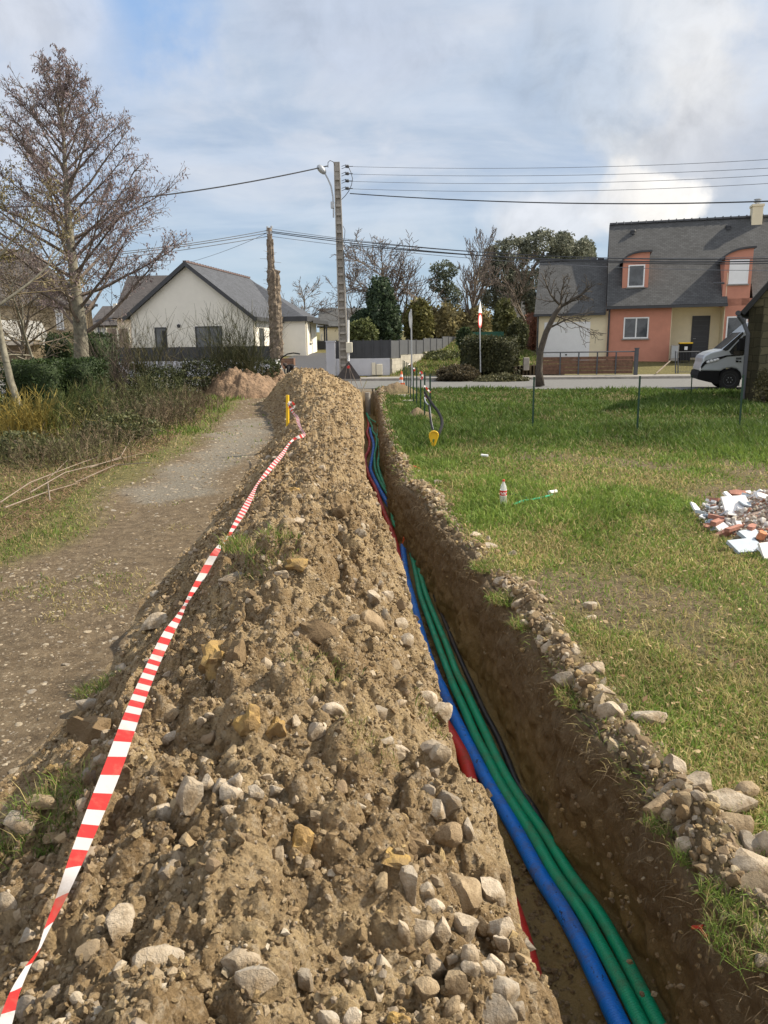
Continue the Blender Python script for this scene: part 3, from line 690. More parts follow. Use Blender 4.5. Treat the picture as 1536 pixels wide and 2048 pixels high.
# individually seen rocks: px, py, width px, height px, material, label
SH = 'small pale stone half sunk in the soil of the long heap'
SG = 'small stones in the soil of the long heap'
RH = 'pale stone in the ragged row along the right edge of the trench'
RG = 'stones in a row along the right edge of the trench'
ROCKS = [
 (380, 1572, 48, 84, 'p', 'tall pale upright stone on the left of the heap, right of the tape'),
 (315, 1914, 78, 62, 'p', 'blocky whitish flat topped stone low on the left of the heap'),
 (339, 1735, 38, 50, 'g', 'smooth rounded grey stone on the left flank, above the blocky whitish stone'),
 (490, 1912, 74, 56, 'p', 'pale angular stone at the heap centre, leaning on a lower stone by the picture bottom'),
 (512, 1948, 66, 44, 'p', 'pale wedge stone tucked under the angular stone near the picture bottom'),
 (240, 1835, 44, 100, 'p', 'long whitish stone lying down the left flank of the heap, tall and narrow'),
 (335, 1620, 44, 66, 'p', 'narrow pale stone leaning just below the tall upright stone'),
 (418, 1562, 26, 34, 'p', 'first small stone right of the tall upright stone'), (440, 1568, 26, 36, 'p', SH), (462, 1584, 40, 44, 'p', 'pale knobbly stone in the row right of the tall upright stone'),
 (472, 1556, 26, 32, 'p', SH), (455, 1615, 28, 24, 'p', SH), (510, 1582, 28, 32, 'p', SH), (550, 1579, 30, 26, 'p', 'last pale stone at the right end of the row beside the tall upright stone'),
 (50, 2015, 36, 44, 'g', 'grey stone at the bottom left corner beside the end of the tape'),
 (180, 1462, 92, 84, 'b', 'large crumbly brown clod between the track and the tape'),
 (184, 1404, 60, 32, 'g', 'flat grey slab resting behind the large crumbly clod by the track'),
 (430, 1312, 88, 92, 'o', 'largest ochre clay block, split faces, high on the left side of the heap'),
 (480, 1300, 44, 70, 'b', 'brown clod against the right side of the ochre clay block'),
 (310, 1240, 56, 34, 'p', 'pale slab lying left of the tape where the heap meets the track'),
 (100, 1532, 32, 20, 'o', 'small ochre stone on the track edge near the grass tuft'), (200, 1515, 26, 24, 'p', SH), (175, 1545, 30, 30, 'g', SH),
 (85, 1600, 60, 22, 't', 'flat stone lying on the track beside the grass tuft'), (40, 1640, 60, 30, 'g', 'flat grey stone at the left picture edge by the grass tuft'),
 (10, 1800, 36, 40, 'p', 'pale rounded stone cut by the left picture edge'), (60, 1868, 28, 24, 'p', SH), (82, 1740, 40, 34, 't', SH),
 (930, 1772, 78, 112, 't', 'largest elongated reddish brown rock lying near the trench edge'),
 (820, 1759, 46, 64, 'p', 'pinkish pale upright stone left of the largest elongated rock'),
 (850, 1776, 26, 40, 'p', SH), (863, 1814, 40, 24, 'p', SH), (844, 1855, 46, 46, 'p', 'first of three blocky stones in a line below the largest elongated rock'),
 (880, 1853, 36, 44, 'p', 'middle one of three blocky stones below the largest elongated rock'), (926, 1850, 52, 60, 'p', 'pointed blocky stone, right end of the three below the largest elongated rock'),
 (808, 1850, 26, 52, 'p', SH), (825, 1820, 26, 18, 'p', SH),
 (1004, 1966, 64, 54, 'p', 'big pale rounded boulder near the trench edge at the picture bottom'), (988, 2022, 90, 56, 'g', 'big grey stone at the very bottom, just below the pale rounded boulder'),
 (867, 1930, 42, 50, 'p', 'triangular pale stone left of the pale rounded boulder'), (914, 1947, 36, 44, 't', SH), (935, 1902, 34, 44, 'p', SH), (942, 1931, 36, 26, 'p', SH), (978, 1938, 34, 24, 'p', SH),
 (1004, 1850, 46, 40, 'p', 'pale stone on the trench side level with the three blocky stones'), (984, 1776, 40, 60, 'p', 'speckled upright stone between the largest elongated rock and the trench'),
 (968, 1850, 30, 40, 't', SH), (1003, 1880, 28, 24, 'p', SH), (986, 1925, 36, 30, 'p', SH), (850, 1968, 42, 30, 't', SH), (905, 2010, 36, 24, 't', SH), (1035, 2010, 34, 34, 'g', SH),
 (631, 1457, 50, 36, 'p', 'smooth oval pale stone on the crest at the middle of the heap'), (668, 1412, 46, 30, 'p', 'low pale stone above the smooth oval stone on the crest'),
 (875, 1615, 40, 38, 'p', 'pale oval stone leaning on the grey upright stone by the trench edge'), (892, 1592, 54, 60, 'g', 'grey upright stone near the trench edge, half way up the picture'),
 (898, 1660, 46, 42, 't', SH), (935, 1655, 26, 36, 'p', SH), (803, 1498, 44, 36, 'p', 'pale stone beside a dry grass tuft near the middle of the heap'), (775, 1478, 34, 24, 'p', SH),
 (886, 1500, 48, 44, 'p', 'pale flat stone at the trench edge where the red conduit shows'), (840, 1680, 56, 48, 'b', 'crumbly brown clod left of the speckled stones'), (800, 1712, 60, 26, 'o', 'flat ochre clod above the pinkish upright stone'),
 (652, 2036, 44, 36, 'p', 'pale stone cut by the bottom picture edge at the heap centre'), (702, 2036, 34, 34, 'p', SH), (800, 2040, 40, 30, 'o', 'ochre clod cut by the bottom picture edge'), (610, 1950, 30, 44, 'g', SH), (600, 1680, 44, 80, 'o', 'long ochre clod standing up in the middle of the heap'),
 (876, 1416, 48, 48, 'p', 'pale speckled stone on the trench side above the flat stone'), (850, 1390, 46, 36, 'p', SH), (800, 1402, 34, 26, 'p', SH), (760, 1420, 30, 38, 'g', SH),
 (745, 1193, 32, 36, 'p', 'pale stone at the upper end of the stone cluster on the heap'), (775, 1190, 30, 28, 'p', SH), (771, 1226, 26, 28, 'g', SH), (739, 1240, 52, 56, 't', 'rounded brown boulder in the stone cluster on the upper heap'), (800, 1245, 28, 24, 'p', SH), (812, 1275, 36, 36, 'p', SH), (760, 1165, 24, 20, 'p', SH),
 (677, 1019, 46, 38, 'b', 'pointed dark faced rock near the crest of the upper heap'), (590, 979, 26, 16, 'o', 'flat yellowish stone left of the pointed dark faced rock'), (584, 908, 22, 16, 'p', SH), (600, 1045, 30, 26, 'p', SH), (538, 914, 14, 10, 'p', SH), (550, 915, 12, 10, 'p', SH), (645, 935, 16, 14, 'p', SH),
 (640, 1260, 90, 60, 'b', 'wide crumbly brown clod on the crest, dark hollow beneath it'), (500, 1435, 60, 70, 'o', 'ochre clod in the middle left of the heap, above the row of stones'), (545, 1450, 50, 60, 'o', 'second ochre clod right beside the middle ochre clod'), (590, 1125, 50, 30, 'o', 'ochre clod near the green tuft on the upper heap'), (470, 1150, 60, 30, 'g', 'grey stone patch on the upper left of the heap by the tape'), (345, 1420, 34, 32, 't', SH), (345, 1472, 34, 24, 'p', SH), (420, 1430, 20, 18, 'p', SH), (405, 1440, 18, 24, 'p', SH),
 # right rim
 (1225, 1426, 44, 46, 'p', 'big pale stone at the front of the cluster right of the trench, mid height'), (1300, 1436, 56, 30, 'p', 'flat pale slab lying in the grass right of the trench rim'),
 (1347, 1543, 40, 44, 'p', 'upright pale stone where the near rim stones begin'), (1388, 1573, 54, 46, 'p', 'light block behind the upright pale stone on the near rim'), (1350, 1580, 60, 36, 'p', RH), (1324, 1608, 54, 34, 't', RH), (1378, 1608, 40, 34, 'g', RH),
 (1461, 1611, 70, 38, 'p', 'long grey white stone lying in the grass behind the near rim stones'), (1450, 1650, 84, 56, 't', 'biggest brownish boulder of the near right rim'), (1373, 1660, 42, 26, 'p', RH), (1422, 1668, 30, 42, 'p', RH), (1465, 1682, 46, 24, 'g', RH),
 (1456, 1706, 46, 46, 't', RH), (1494, 1696, 30, 44, 'g', RH), (1500, 1734, 66, 46, 'p', 'pale rough stone below the biggest brownish boulder of the rim'), (1522, 1690, 40, 60, 'p', RH), (1511, 1776, 50, 40, 't', RH), (1522, 1920, 26, 28, 'p', 'small pale stone stuck in the trench wall at the right picture edge'), (1490, 1585, 34, 34, 't', 'thin tan pointed stone standing in the grass right of the near rim'),
 (1130, 1358, 44, 32, 'g', RH), (1166, 1347, 36, 30, 'p', RH), (1195, 1342, 28, 32, 'p', RH), (1170, 1380, 30, 28, 'p', RH), (1203, 1386, 46, 42, 'p', 'pale block just above the big pale stone of the mid rim cluster'), (1094, 1262, 22, 20, 'g', RH), (1061, 1226, 24, 24, 'g', 'dark grey rounded stone on the rim crest'), (1083, 1277, 22, 18, 'p', RH), (1103, 1292, 36, 24, 'p', RH), (1145, 1312, 26, 22, 'p', RH), (1050, 1246, 20, 18, 'p', RH),
 (1003, 1161, 28, 22, 'g', RH), (1021, 1172, 28, 26, 'p', RH), (1061, 1166, 30, 18, 't', 'tan stone just off the rim beside the grass'), (1053, 1178, 22, 26, 'p', RH), (1077, 1197, 28, 22, 'g', 'dark grey domed stone lying in the grass near the rim'), (1180, 1212, 28, 18, 'p', 'single bright pale stone out in the lawn'), (1182, 1235, 22, 8, 'p', 'thin flat stone just below the single bright stone in the lawn'), (1024, 1108, 24, 18, 'g', RH), (981, 1091, 30, 18, 'p', RH), (874, 963, 22, 14, 'g', RH), (838, 943, 16, 12, 'p', RH), (850, 972, 22, 10, 'p', RH), (950, 1070, 26, 16, 'p', RH), (915, 1030, 20, 12, 'p', RH), (880, 995, 20, 10, 'p', RH), (1036, 1205, 24, 20, 'p', RH),
]
ANCH = [(380, 1572, 'tall upright stone'), (315, 1914, 'blocky whitish stone'), (339, 1735, 'smooth rounded grey stone'), (500, 1930, 'pale angular stone by the picture bottom'), (240, 1835, 'long whitish stone'), (180, 1462, 'large crumbly clod by the track'), (430, 1312, 'largest ochre block'), (92, 1640, 'round grass tuft by the track'), (930, 1772, 'largest elongated rock'), (820, 1759, 'pinkish upright stone'), (880, 1853, 'three blocky stones'), (1004, 1966, 'big pale boulder by the trench'), (867, 1930, 'triangular pale stone'), (631, 1457, 'smooth oval stone on the crest'), (892, 1592, 'grey upright stone'), (876, 1416, 'speckled stone on the trench side'), (600, 1680, 'long ochre clod'), (739, 1240, 'rounded brown boulder'), (677, 1019, 'pointed dark faced rock'), (523, 1440, 'pair of ochre clods'), (584, 880, 'far bend of the tape'),
 (1225, 1426, 'big pale stone of the mid rim'), (1300, 1436, 'flat slab in the lawn'), (1388, 1573, 'light block on the near rim'), (1450, 1650, 'biggest boulder of the rim'), (1500, 1734, 'rough stone below that boulder'), (1077, 1197, 'dark grey domed stone'), (1061, 1226, 'dark rounded stone on the rim'), (1180, 1212, 'single bright stone in the lawn'), (947, 1135, 'red twine on the rim'), (840, 940, 'thin red twine at the far rim')]
USED = set()
def relabel(px, py, w, k, rim):
    o_ = sorted(ANCH, key=lambda a: (a[0] - px) ** 2 + (a[1] - py) ** 2)
    kind_ = {'p': 'pale', 'g': 'grey', 't': 'tan'}[k]; size = 'small ' if w > 30 else 'tiny '
    for ax, ay, nm in o_[:4]:
        dx, dy = px - ax, py - ay
        rel = ('right of' if dx > 0 else 'left of') if abs(dx) > abs(dy) * 1.3 else (('below' if dy > 0 else 'above') if abs(dy) > abs(dx) * 1.3 else ('below and right of' if dx > 0 and dy > 0 else 'below and left of' if dy > 0 else 'above and right of' if dx > 0 else 'above and left of'))
        l_ = '%s%s stone %s the %s' % (size, kind_, rel, nm)
        if l_ not in USED: USED.add(l_); return l_
    return '%s%s stone %s' % (size, kind_, 'in the row along the trench rim' if rim else 'half sunk in the long heap')
MT = {'p': 'palestone', 'g': 'greystone', 't': 'tanstone', 'b': 'brownclod', 'o': 'ochre'}
rr = np.random.default_rng(11)
for i, (px, py, w, h, k, lab) in enumerate(ROCKS):
    c = hit(px, py + h * 0.25)
    dist = (c - Vector((0, 0, CAMZ))).length
    big_ = 1.3 if px > 1120 else (1.2 if px > 930 and py < 1400 else 1.14)
    rw = w / F * dist * 0.5 * big_; rh = h / F * dist * 0.5 * big_
    v, f = rock_proto(3, rr, 13 if k in 'pgt' else 8, 0.10 if k in 'pgt' else 0.5, .42, .76)
    if k in 'bo':
        v = v * (1 + 0.16 * fbm(v[:, 0] * 3 + i, v[:, 1] * 3 + v[:, 2] * 2, i, 4)[:, None] + 0.05 * fbm(v[:, 0] * 9 + i, v[:, 1] * 9 - v[:, 2] * 7, i + 3, 3)[:, None])
    a_ = rr.uniform(-0.4, 0.4); ca, sa = math.cos(a_), math.sin(a_)
    v = v / np.abs(v).max(0)
    v = np.stack([v[:, 0] * rw, v[:, 1] * (rw + rh) * 0.5 * rr.uniform(0.75, 1.0), v[:, 2] * rh], 1)
    # lean back against the slope and turn a little
    tl = rr.uniform(-0.35, 0.35); ct, s_t = math.cos(tl), math.sin(tl)
    v = np.stack([v[:, 0] * ct - v[:, 2] * s_t, v[:, 1], v[:, 0] * s_t + v[:, 2] * ct], 1)
    v = np.stack([v[:, 0] * ca - v[:, 1] * sa, v[:, 0] * sa + v[:, 1] * ca, v[:, 2]], 1)
    v = v * (1 + 0.05 * fbm(v[:, 0] / rw * 4 + i, v[:, 2] / rh * 4 + v[:, 1] / rw * 3, i + 50, 3)[:, None])
    loc = (c.x, c.y, c.z + rh * (0.3 if px > 1120 else 0.08))
    o = np_obj('stone' if k in 'pgt' else 'clod', v + np.array(loc), [f], M[MT[k]], loc=loc, smooth=True)
    try: o.data.set_sharp_from_angle(angle=R(26))
    except Exception: pass
    gp_ = SG if lab == SH else (RG if lab == RH else None)
    tag(o, relabel(px, py, w, k, lab == RH) if gp_ else lab, 'stone' if k in 'pgt' else 'clod of soil', gp_)
# ================================================================== GRASS AND PLANTS
grng = np.random.default_rng(21)
def blades(name, P, hgt, wid, lean, cols, mat, bend=0.6, label=None, cat='grass', kind='stuff', az=None, parent=None, up=None, group=None):
    """two-segment curved blades; P (n,3)"""
    n = len(P); az = grng.uniform(0, 2 * PI, n) if az is None else az
    dx, dy = np.cos(az), np.sin(az); f = grng.uniform(0, 2 * PI, n); wx, wy = np.cos(f), np.sin(f)
    l1 = lean; l2 = lean + bend * grng.uniform(0.2, 1.2, n); h1 = hgt * 0.55; h2 = hgt * 0.5
    p1 = P + np.stack([dx * np.sin(l1) * h1, dy * np.sin(l1) * h1, np.cos(l1) * h1], 1)
    p2 = p1 + np.stack([dx * np.sin(l2) * h2, dy * np.sin(l2) * h2, np.cos(l2) * h2], 1)
    w = np.stack([wx * wid, wy * wid, 0 * wid], 1) / 2
    V = np.stack([P - w, P + w, p1 - w * 0.8, p1 + w * 0.8, p2], 1).reshape(-1, 3)
    b = np.arange(n)[:, None] * 5
    Q = np.concatenate([b, b + 1, b + 3, b + 2], 1); T = np.concatenate([b + 2, b + 3, b + 4], 1)
    C = np.repeat(cols, 5, 0)
    o = np_obj(name, V, [Q, T], mat, parent, cols=C, loc=None if parent is not None else tuple(P.mean(0)))
    return tag(o, label, cat, group, kind)
def gcolors(X, Y, n, dryw):
    g1 = np.array([0.095, 0.165, 0.028]); g2 = np.array([0.20, 0.26, 0.055]); d1 = np.array([0.44, 0.37, 0.17]); d2 = np.array([0.26, 0.21, 0.09])
    a = grng.uniform(size=(n, 1)); b = grng.uniform(size=(n, 1)); k = (grng.uniform(size=n) < dryw)[:, None]
    c = np.where(k, d1 * a + d2 * (1 - a), g1 * b + g2 * (1 - b))
    return c * grng.uniform(0.75, 1.2, size=(n, 1))
def leaf_cards_l(n, P, s, c1, c2, rg):
    az = rg.uniform(0, 2 * PI, n); a = np.stack([np.cos(az), np.sin(az), rg.normal(0, .35, n)], 1); b = np.stack([-np.sin(az), np.cos(az), rg.normal(0, .35, n)], 1); s = (s * rg.uniform(.5, 1.5, n))[:, None]
    V = np.stack([P, P + a * s * .5 + b * s * .3, P + a * s, P + a * s * .5 - b * s * .3], 1).reshape(-1, 3); t = rg.uniform(size=(n, 1))
    return V, np.arange(n)[:, None] * 4 + np.arange(4)[None, :], np.repeat(c1 * (1 - t) + c2 * t, 4, 0)
# lawn right of the trench
n = 330000
Y = 1.5 * (29.5 / 1.5) ** grng.uniform(size=n)
xmx = 0.56 * Y + 1.2
a = grng.uniform(size=n) ** 1.0; X0 = xr(Y) + 0.07; X = X0 + (xmx - X0) * a
patch = fbm(X * 0.8, Y * 0.45, 95, 4); lush = sst(-0.25, 0.35, fbm(X * 0.7 + 5, Y * 0.5, 401, 4)); far = sst(9.5, 13.5, Y + 0.6 * fbm(X * 0.6, Y * 0.6, 402, 3))
worn = np.exp(-((Y - 23.0) / 1.6) ** 2) * sst(0.1, 0.5, fbm(X * 0.5, Y * 1.1, 409, 3) + 0.35)
keep = (grng.uniform(size=n) < np.clip(1.05 - sst(0.0, 0.4, patch) * 0.85 * (1 - far) - worn * 0.7, 0, 1)) & (X - X0 > grng.uniform(0, 0.15, size=n)) & (Y + 0.36 * np.maximum(X, 0) < 29.8)
X, Y, lush, far = X[keep], Y[keep], lush[keep], far[keep]; n = len(X)
Z = ground_z(X, Y) + lip_z(X - xr(Y), Y, X) * 0 - 0.005
hg = (0.048 + 0.040 * lush + 0.075 * far * (0.5 + lush) * (1 - 0.4 * sst(18, 24, Y))) * grng.uniform(0.5, 1.5, n)
wd = np.maximum(0.0055, 0.00150 * Y) * grng.uniform(0.6, 1.4, n)
ln = grng.uniform(0.1, 1.35, n) * (1 - 0.5 * far)
dry = np.clip(0.52 - 0.50 * lush - 0.30 * far + 0.5 * fbm(X * 2.2, Y * 1.6, 431, 3), 0.03, 0.95)
C = gcolors(X, Y, n, dry); C = C * (1 - 0.30 * far[:, None] * np.array([1.0, 0.75, 0.7])) * (1.22 - 0.34 * far[:, None] * (1 + .5 * fbm(X * .9 + 3, Y * .5, 437, 3))[:, None]) * (1 + 0.25 * fbm(X * 3, Y * 2, 433, 3))[:, None]
blades('lawn_grass', np.stack([X, Y, Z], 1), hg, wd, ln, C, M['grass'], 0.8, 'matted yellow green lawn grass right of the trench')
# grassy bank and yards beyond the road
n = 26000
Y = grng.uniform(38.3, 60, n); X = grng.uniform(-1, 13, n) * (Y / 45); keep = (X > 0.4 + (Y - 38.5) * 0.29) & ~((X > 8.8) & (Y > 41.2 - 0.25 * (X - 8.8)))
X, Y = X[keep], Y[keep]; n = len(X); C = gcolors(X, Y, n, 0.25) * 0.8
blades('bank_grass', np.stack([X, Y, ground_z(X, Y) - 0.01], 1), grng.uniform(0.08, 0.26, n), np.full(n, 0.05), grng.uniform(0.1, 1.0, n), C, M['grass'], 0.8, 'rough grass on the bank and yards across the road')
# dead leaves and bits trodden into the lawn
n = 900
Y = 1.6 * (13 / 1.6) ** grng.uniform(size=n); X = xr(Y) + 0.15 + (0.54 * Y + 0.8 - xr(Y)) * grng.uniform(size=n); c1 = np.array([0.24, 0.14, 0.07]); c2 = np.array([0.46, 0.36, 0.22]); a = grng.uniform(size=(n, 1))
V, q, C = leaf_cards_l(n, np.stack([X, Y, ground_z(X, Y) + 0.015 + grng.uniform(0, .02, n)], 1), 0.028, c1, c2, grng)
tag(np_obj('dead_leaves', V, [q], M['dry'], cols=C, loc=(2, 5, 0)), 'dead brown leaves and straw bits lying on the lawn', 'leaves', kind='stuff')
# left verge grass
n = 90000
Y = 2.2 * (27 / 2.2) ** grng.uniform(size=n); X = -(1.6 + (0.60 * Y + 0.8 - 1.6) * grng.uniform(size=n))
tm_ = track_mask(X, Y); pn = fbm(X * 0.9, Y * 0.6, 411, 4); tuft = sst(0.28, 0.5, fbm(X * 1.6, Y * 1.6, 412, 3)) * (X < foot(Y) + 0.05)
keep = (grng.uniform(size=n) < np.clip((1 - tm_) * (0.75 + pn) + tuft * 0.55, 0, 1)) & (X < foot(Y) + 0.02)
X, Y, pn, tm_ = X[keep], Y[keep], pn[keep], tm_[keep]; n = len(X); gf = sst(12, 17, Y)
C = gcolors(X, Y, n, np.clip(0.55 - pn * 0.8 - 0.5 * gf, 0.08, 0.95)); 
blades('verge_grass', np.stack([X, Y, ground_z(X, Y) - 0.004], 1), (0.03 + 0.03 * np.clip(pn + 0.4, 0, 1) + 0.10 * gf * (tm_ < 0.3)) * grng.uniform(0.5, 1.5, n), np.maximum(0.0035, 0.0013 * Y) * grng.uniform(0.7, 1.3, n), grng.uniform(0.1, 1.2, n), C, M['grass'], 0.8, 'short yellow green grass on the verge left of the track')
# brown dead litter along the thicket edge
n = 26000
Y = 3.0 * (22 / 3.0) ** grng.uniform(size=n); lx = np.interp(Y, TLY, TLX)
X = lx - 0.6 - np.abs(grng.normal(0.6, 0.8, n)); lit = fbm(X * 1.1, Y * 0.8, 415, 3); keep = lit > -0.15 - 0.3 * sst(6, 9, Y); X, Y = X[keep], Y[keep]; n = len(X)
c1 = np.array([0.15, 0.085, 0.05]); c2 = np.array([0.30, 0.22, 0.14]); a = grng.uniform(size=(n, 1)) ** 2
blades('dead_litter', np.stack([X, Y, ground_z(X, Y) + grng.uniform(0, 0.03, n)], 1), grng.uniform(0.04, 0.16, n), np.maximum(0.003, 0.0009 * Y) * grng.uniform(0.6, 1.3, n), grng.uniform(1.1, 1.55, n), c1 * (1 - a) + c2 * a, M['dry'], 0.1, 'brown dead twigs and leaves along the foot of the thicket', 'litter')
# tufts: (px, py, radius m, n, height, dryness)
def tuft(px, py, rad, n, h, dry, name='grass_tuft', label=None, lift=0, cat='grass tuft', lean=(0.1, 0.9), wall=False):
    c = hit(px, py); th = grng.uniform(0, 2 * PI, n); rd = rad * np.sqrt(grng.uniform(size=n)); X = c.x + rd * np.cos(th); Y = c.y + rd * np.sin(th)
    if wall: Z = c.z + grng.uniform(-0.05, 0.02, n)
    else: Z = surfv(X, Y) - 0.01
    Z = np.where(Z < c.z - 0.15, c.z, Z)
    o = blades(name, np.stack([X, Y, Z], 1), h * grng.uniform(0.4, 1.3, n), np.full(n, max(0.003, 0.0012 * c.y)), grng.uniform(*lean, n), gcolors(X, Y, n, dry), M['grass'], 0.9, label, cat, None)
    return o
tuft(92, 1640, 0.13, 700, 0.085, 0.25, label='round green grass tuft at the foot of the heap left of the tape')
tuft(200, 1380, 0.12, 450, 0.06, 0.35, label='green grass patch on the track just left of the heap and slab')
tuft(520, 1090, 0.20, 800, 0.07, 0.35, label='green grass tuft growing on the crest of the upper heap')
tuft(640, 1345, 0.15, 420, 0.05, 0.5, label='sparse grass tuft on the middle of the heap')
tuft(740, 1500, 0.10, 300, 0.05, 0.85, label='dry brownish grass tuft on the heap beside the pale stones')
tuft(860, 1440, 0.06, 120, 0.05, 0.5, label='little green grass sprig near the trench side of the heap')
for px, py, rd, n, h, d, lab in [(985, 1135, 0.16, 600, 0.08, 0.3, 'green tuft overhanging the right rim by the first grey stones'), (1010, 1200, 0.12, 420, 0.08, 0.35, 'green tuft hanging on the rim below the first grey stones'), (1050, 1250, 0.09, 260, 0.07, 0.5, 'thin tuft over the rim beside the dark grey stone'),
                      (1150, 1395, 0.10, 300, 0.07, 0.5, 'tuft left of the mid rim stone cluster'), (1320, 1650, 0.06, 160, 0.05, 0.4, 'short tuft above the overhanging near rim tufts'), (1372, 1712, 0.05, 170, 0.06, 0.2, 'bright green tuft hanging into the trench on the near rim'), (1440, 1790, 0.06, 220, 0.065, 0.2, 'largest bright green tuft overhanging the near trench wall'), (1490, 1890, 0.10, 420, 0.08, 0.3, 'green tuft on the near wall at the right picture edge'), (860, 985, 0.14, 300, 0.07, 0.5, 'thin tuft on the far rim near the red mark')]:
    tuft(px, py, rd, n, h, d, label=lab, lean=(0.2, 1.5))
# roots and dead stems hanging from the cut turf
n = 1500
Y = 1.3 * (14 / 1.3) ** grng.uniform(size=n); zt_ = -np.abs(grng.normal(0.05, 0.10, n)); X = xr(Y) + 0.035 * fbm(Y * 2.0, Y * 0 + 1, 80, 4) - 0.045 + 0.05 * np.exp(zt_ / .05)
c1 = np.array([0.12, 0.085, 0.05]); c2 = np.array([0.36, 0.28, 0.17]); a = grng.uniform(size=(n, 1)) ** 2
blades('hanging_roots', np.stack([X, Y, zt_], 1), grng.uniform(0.02, 0.10, n), np.maximum(0.0018, 0.0008 * Y), grng.uniform(1.0, 3.0, n), (c1 * (1 - a) + c2 * a) * .75, M['dry'], 0.5, 'thin roots and dead stems hanging from the cut turf over the trench wall', 'roots', az=grng.normal(PI, 0.8, n))
n = 1700
Y = 1.5 * (12 / 1.5) ** grng.uniform(size=n); kp = fbm(Y * 2.4, Y * 0 + 8, 441, 3) > 0.12; Y = Y[kp]; n = len(Y); X = xr(Y) + 0.035 * fbm(Y * 2.0, Y * 0 + 1, 80, 4) + grng.normal(0.05, 0.035, n)
blades('rim_grass', np.stack([X, Y, ground_z(X, Y) - .02 + grng.uniform(-.06, .03, n)], 1), grng.uniform(0.03, 0.09, n), np.maximum(0.004, 0.0013 * Y), grng.uniform(0.3, 1.9, n), gcolors(X, Y, n, 0.45), M['grass'], 0.9, 'torn grass hanging over the right edge of the trench', az=grng.normal(PI, 0.9, n))
# ------------------------------------------------------------------ leaves / twigs
def leaf_cards(n, centers, size, col1, col2, rg, droop=0.0):
    """small folded leaves; centers (n,3)"""
    a = rg.normal(size=(n, 3)); a[:, 2] -= droop; a /= np.linalg.norm(a, axis=1)[:, None]
    b = np.cross(a, rg.normal(size=(n, 3))); b /= np.linalg.norm(b, axis=1)[:, None] + 1e-9
    s = (size * rg.uniform(0.6, 1.4, n))[:, None]
    wl = 0.17 if droop > 1 else 0.32
    V = np.stack([centers, centers + a * s * 0.5 + b * s * wl, centers + a * s, centers + a * s * 0.5 - b * s * wl], 1).reshape(-1, 3)
    q = np.arange(n)[:, None] * 4 + np.arange(4)[None, :]
    t = rg.uniform(size=(n, 1)); C = np.repeat(np.array(col1) * (1 - t) + np.array(col2) * t, 4, 0)
    return V, q, C
def tubes_np(S, k=4):
    """S: list of (p0, p1, r0, r1)"""
    p0 = np.array([s[0] for s in S]); p1 = np.array([s[1] for s in S]); r0 = np.array([s[2] for s in S]); r1 = np.array([s[3] for s in S])
    t = p1 - p0; t /= np.linalg.norm(t, axis=1)[:, None] + 1e-9; ref = np.where(np.abs(t[:, 2:3]) < 0.9, np.array([[0, 0, 1.0]]), np.array([[1.0, 0, 0]]))
    u = np.cross(t, ref); u /= np.linalg.norm(u, axis=1)[:, None]; w = np.cross(t, u); V = []
    for p, r in ((p0, r0), (p1, r1)):
        for j in range(k):
            a = 2 * PI * j / k; V.append(p + (u * math.cos(a) + w * math.sin(a)) * r[:, None])
    V = np.stack(V, 1).reshape(-1, 3); b = np.arange(len(S))[:, None] * 2 * k; Q = []
    for j in range(k): Q.append(np.concatenate([b + j, b + (j + 1) % k, b + k + (j + 1) % k, b + k + j], 1))
    return V, np.concatenate(Q)
def grow(rg, p, d, Ln, r, lvl, S, tips, kids, wig, upw, ratio, ang):
    """one limb with side limbs; S[level] collects segments"""
    ns = max(3, int(5 + Ln * 1.5)) if lvl == 0 else (5 if lvl == 1 else 4)
    q = np.array(p, dtype=float); d = np.array(d, dtype=float); d /= np.linalg.norm(d); st = Ln / ns
    for i in range(ns):
        d = d + rg.normal(size=3) * wig + np.array([0, 0, upw]); d /= np.linalg.norm(d)
        q2 = q + d * st; ra = r * (1 - 0.75 * i / ns); rb = r * (1 - 0.75 * (i + 1) / ns); S[min(lvl, len(S) - 1)].append((q, q2, ra, rb))
        if lvl < len(kids):
            f = (i + 1) / ns
            if f > (0.28 if lvl == 0 else 0.15):
                nk = kids[lvl] / ns; nk = int(nk) + (rg.uniform() < nk - int(nk))
                for _ in range(nk):
                    o = np.cross(d, rg.normal(size=3)); o /= np.linalg.norm(o) + 1e-9; a = ang[lvl] * rg.uniform(0.7, 1.2)
                    grow(rg, q2, d * math.cos(a) + o * math.sin(a), Ln * ratio[lvl] * (1.1 - 0.55 * f) * rg.uniform(0.75, 1.2), max(rb * 0.6, 0.002), lvl + 1, S, tips, kids, wig, upw, ratio, ang)
        q = q2
        if lvl >= len(kids) - 1: tips.append(q)
def tree(name, base, d, Ln, r, seed, kids, wig, upw, ratio, ang, label, mat='bark', twigmat=None, cat='tree', group=None, leaves=None, minr=0.0):
    rg = np.random.default_rng(seed); S = [[], [], [], []]; tips = []
    grow(rg, base, d, Ln, r, 0, S, tips, kids, wig, upw, ratio, ang)
    for L_ in S: L_[:] = [(a, b, max(x, minr), max(y_, minr)) for a, b, x, y_ in L_]
    root = empty(name, tuple(base), label, cat, group)
    V, Q = tubes_np(S[0] + S[1], 7); np_obj('trunk', V, [Q], M[mat], root, smooth=True)
    T = S[2] + S[3]
    if T:
        V, Q = tubes_np(T, 3); np_obj('crown', V, [Q], M[twigmat or mat], root)
    if leaves and len(tips):
        n_, sz, c1, c2, spread, droop = leaves; tp = np.array(tips); c = tp[rg.integers(len(tp), size=n_)] + rg.normal(size=(n_, 3)) * spread
        V, q, C = leaf_cards(n_, c, np.full(n_, sz), c1, c2, rg, droop); np_obj('foliage', V, [q], M['leaf'], root, cols=C)
    return root
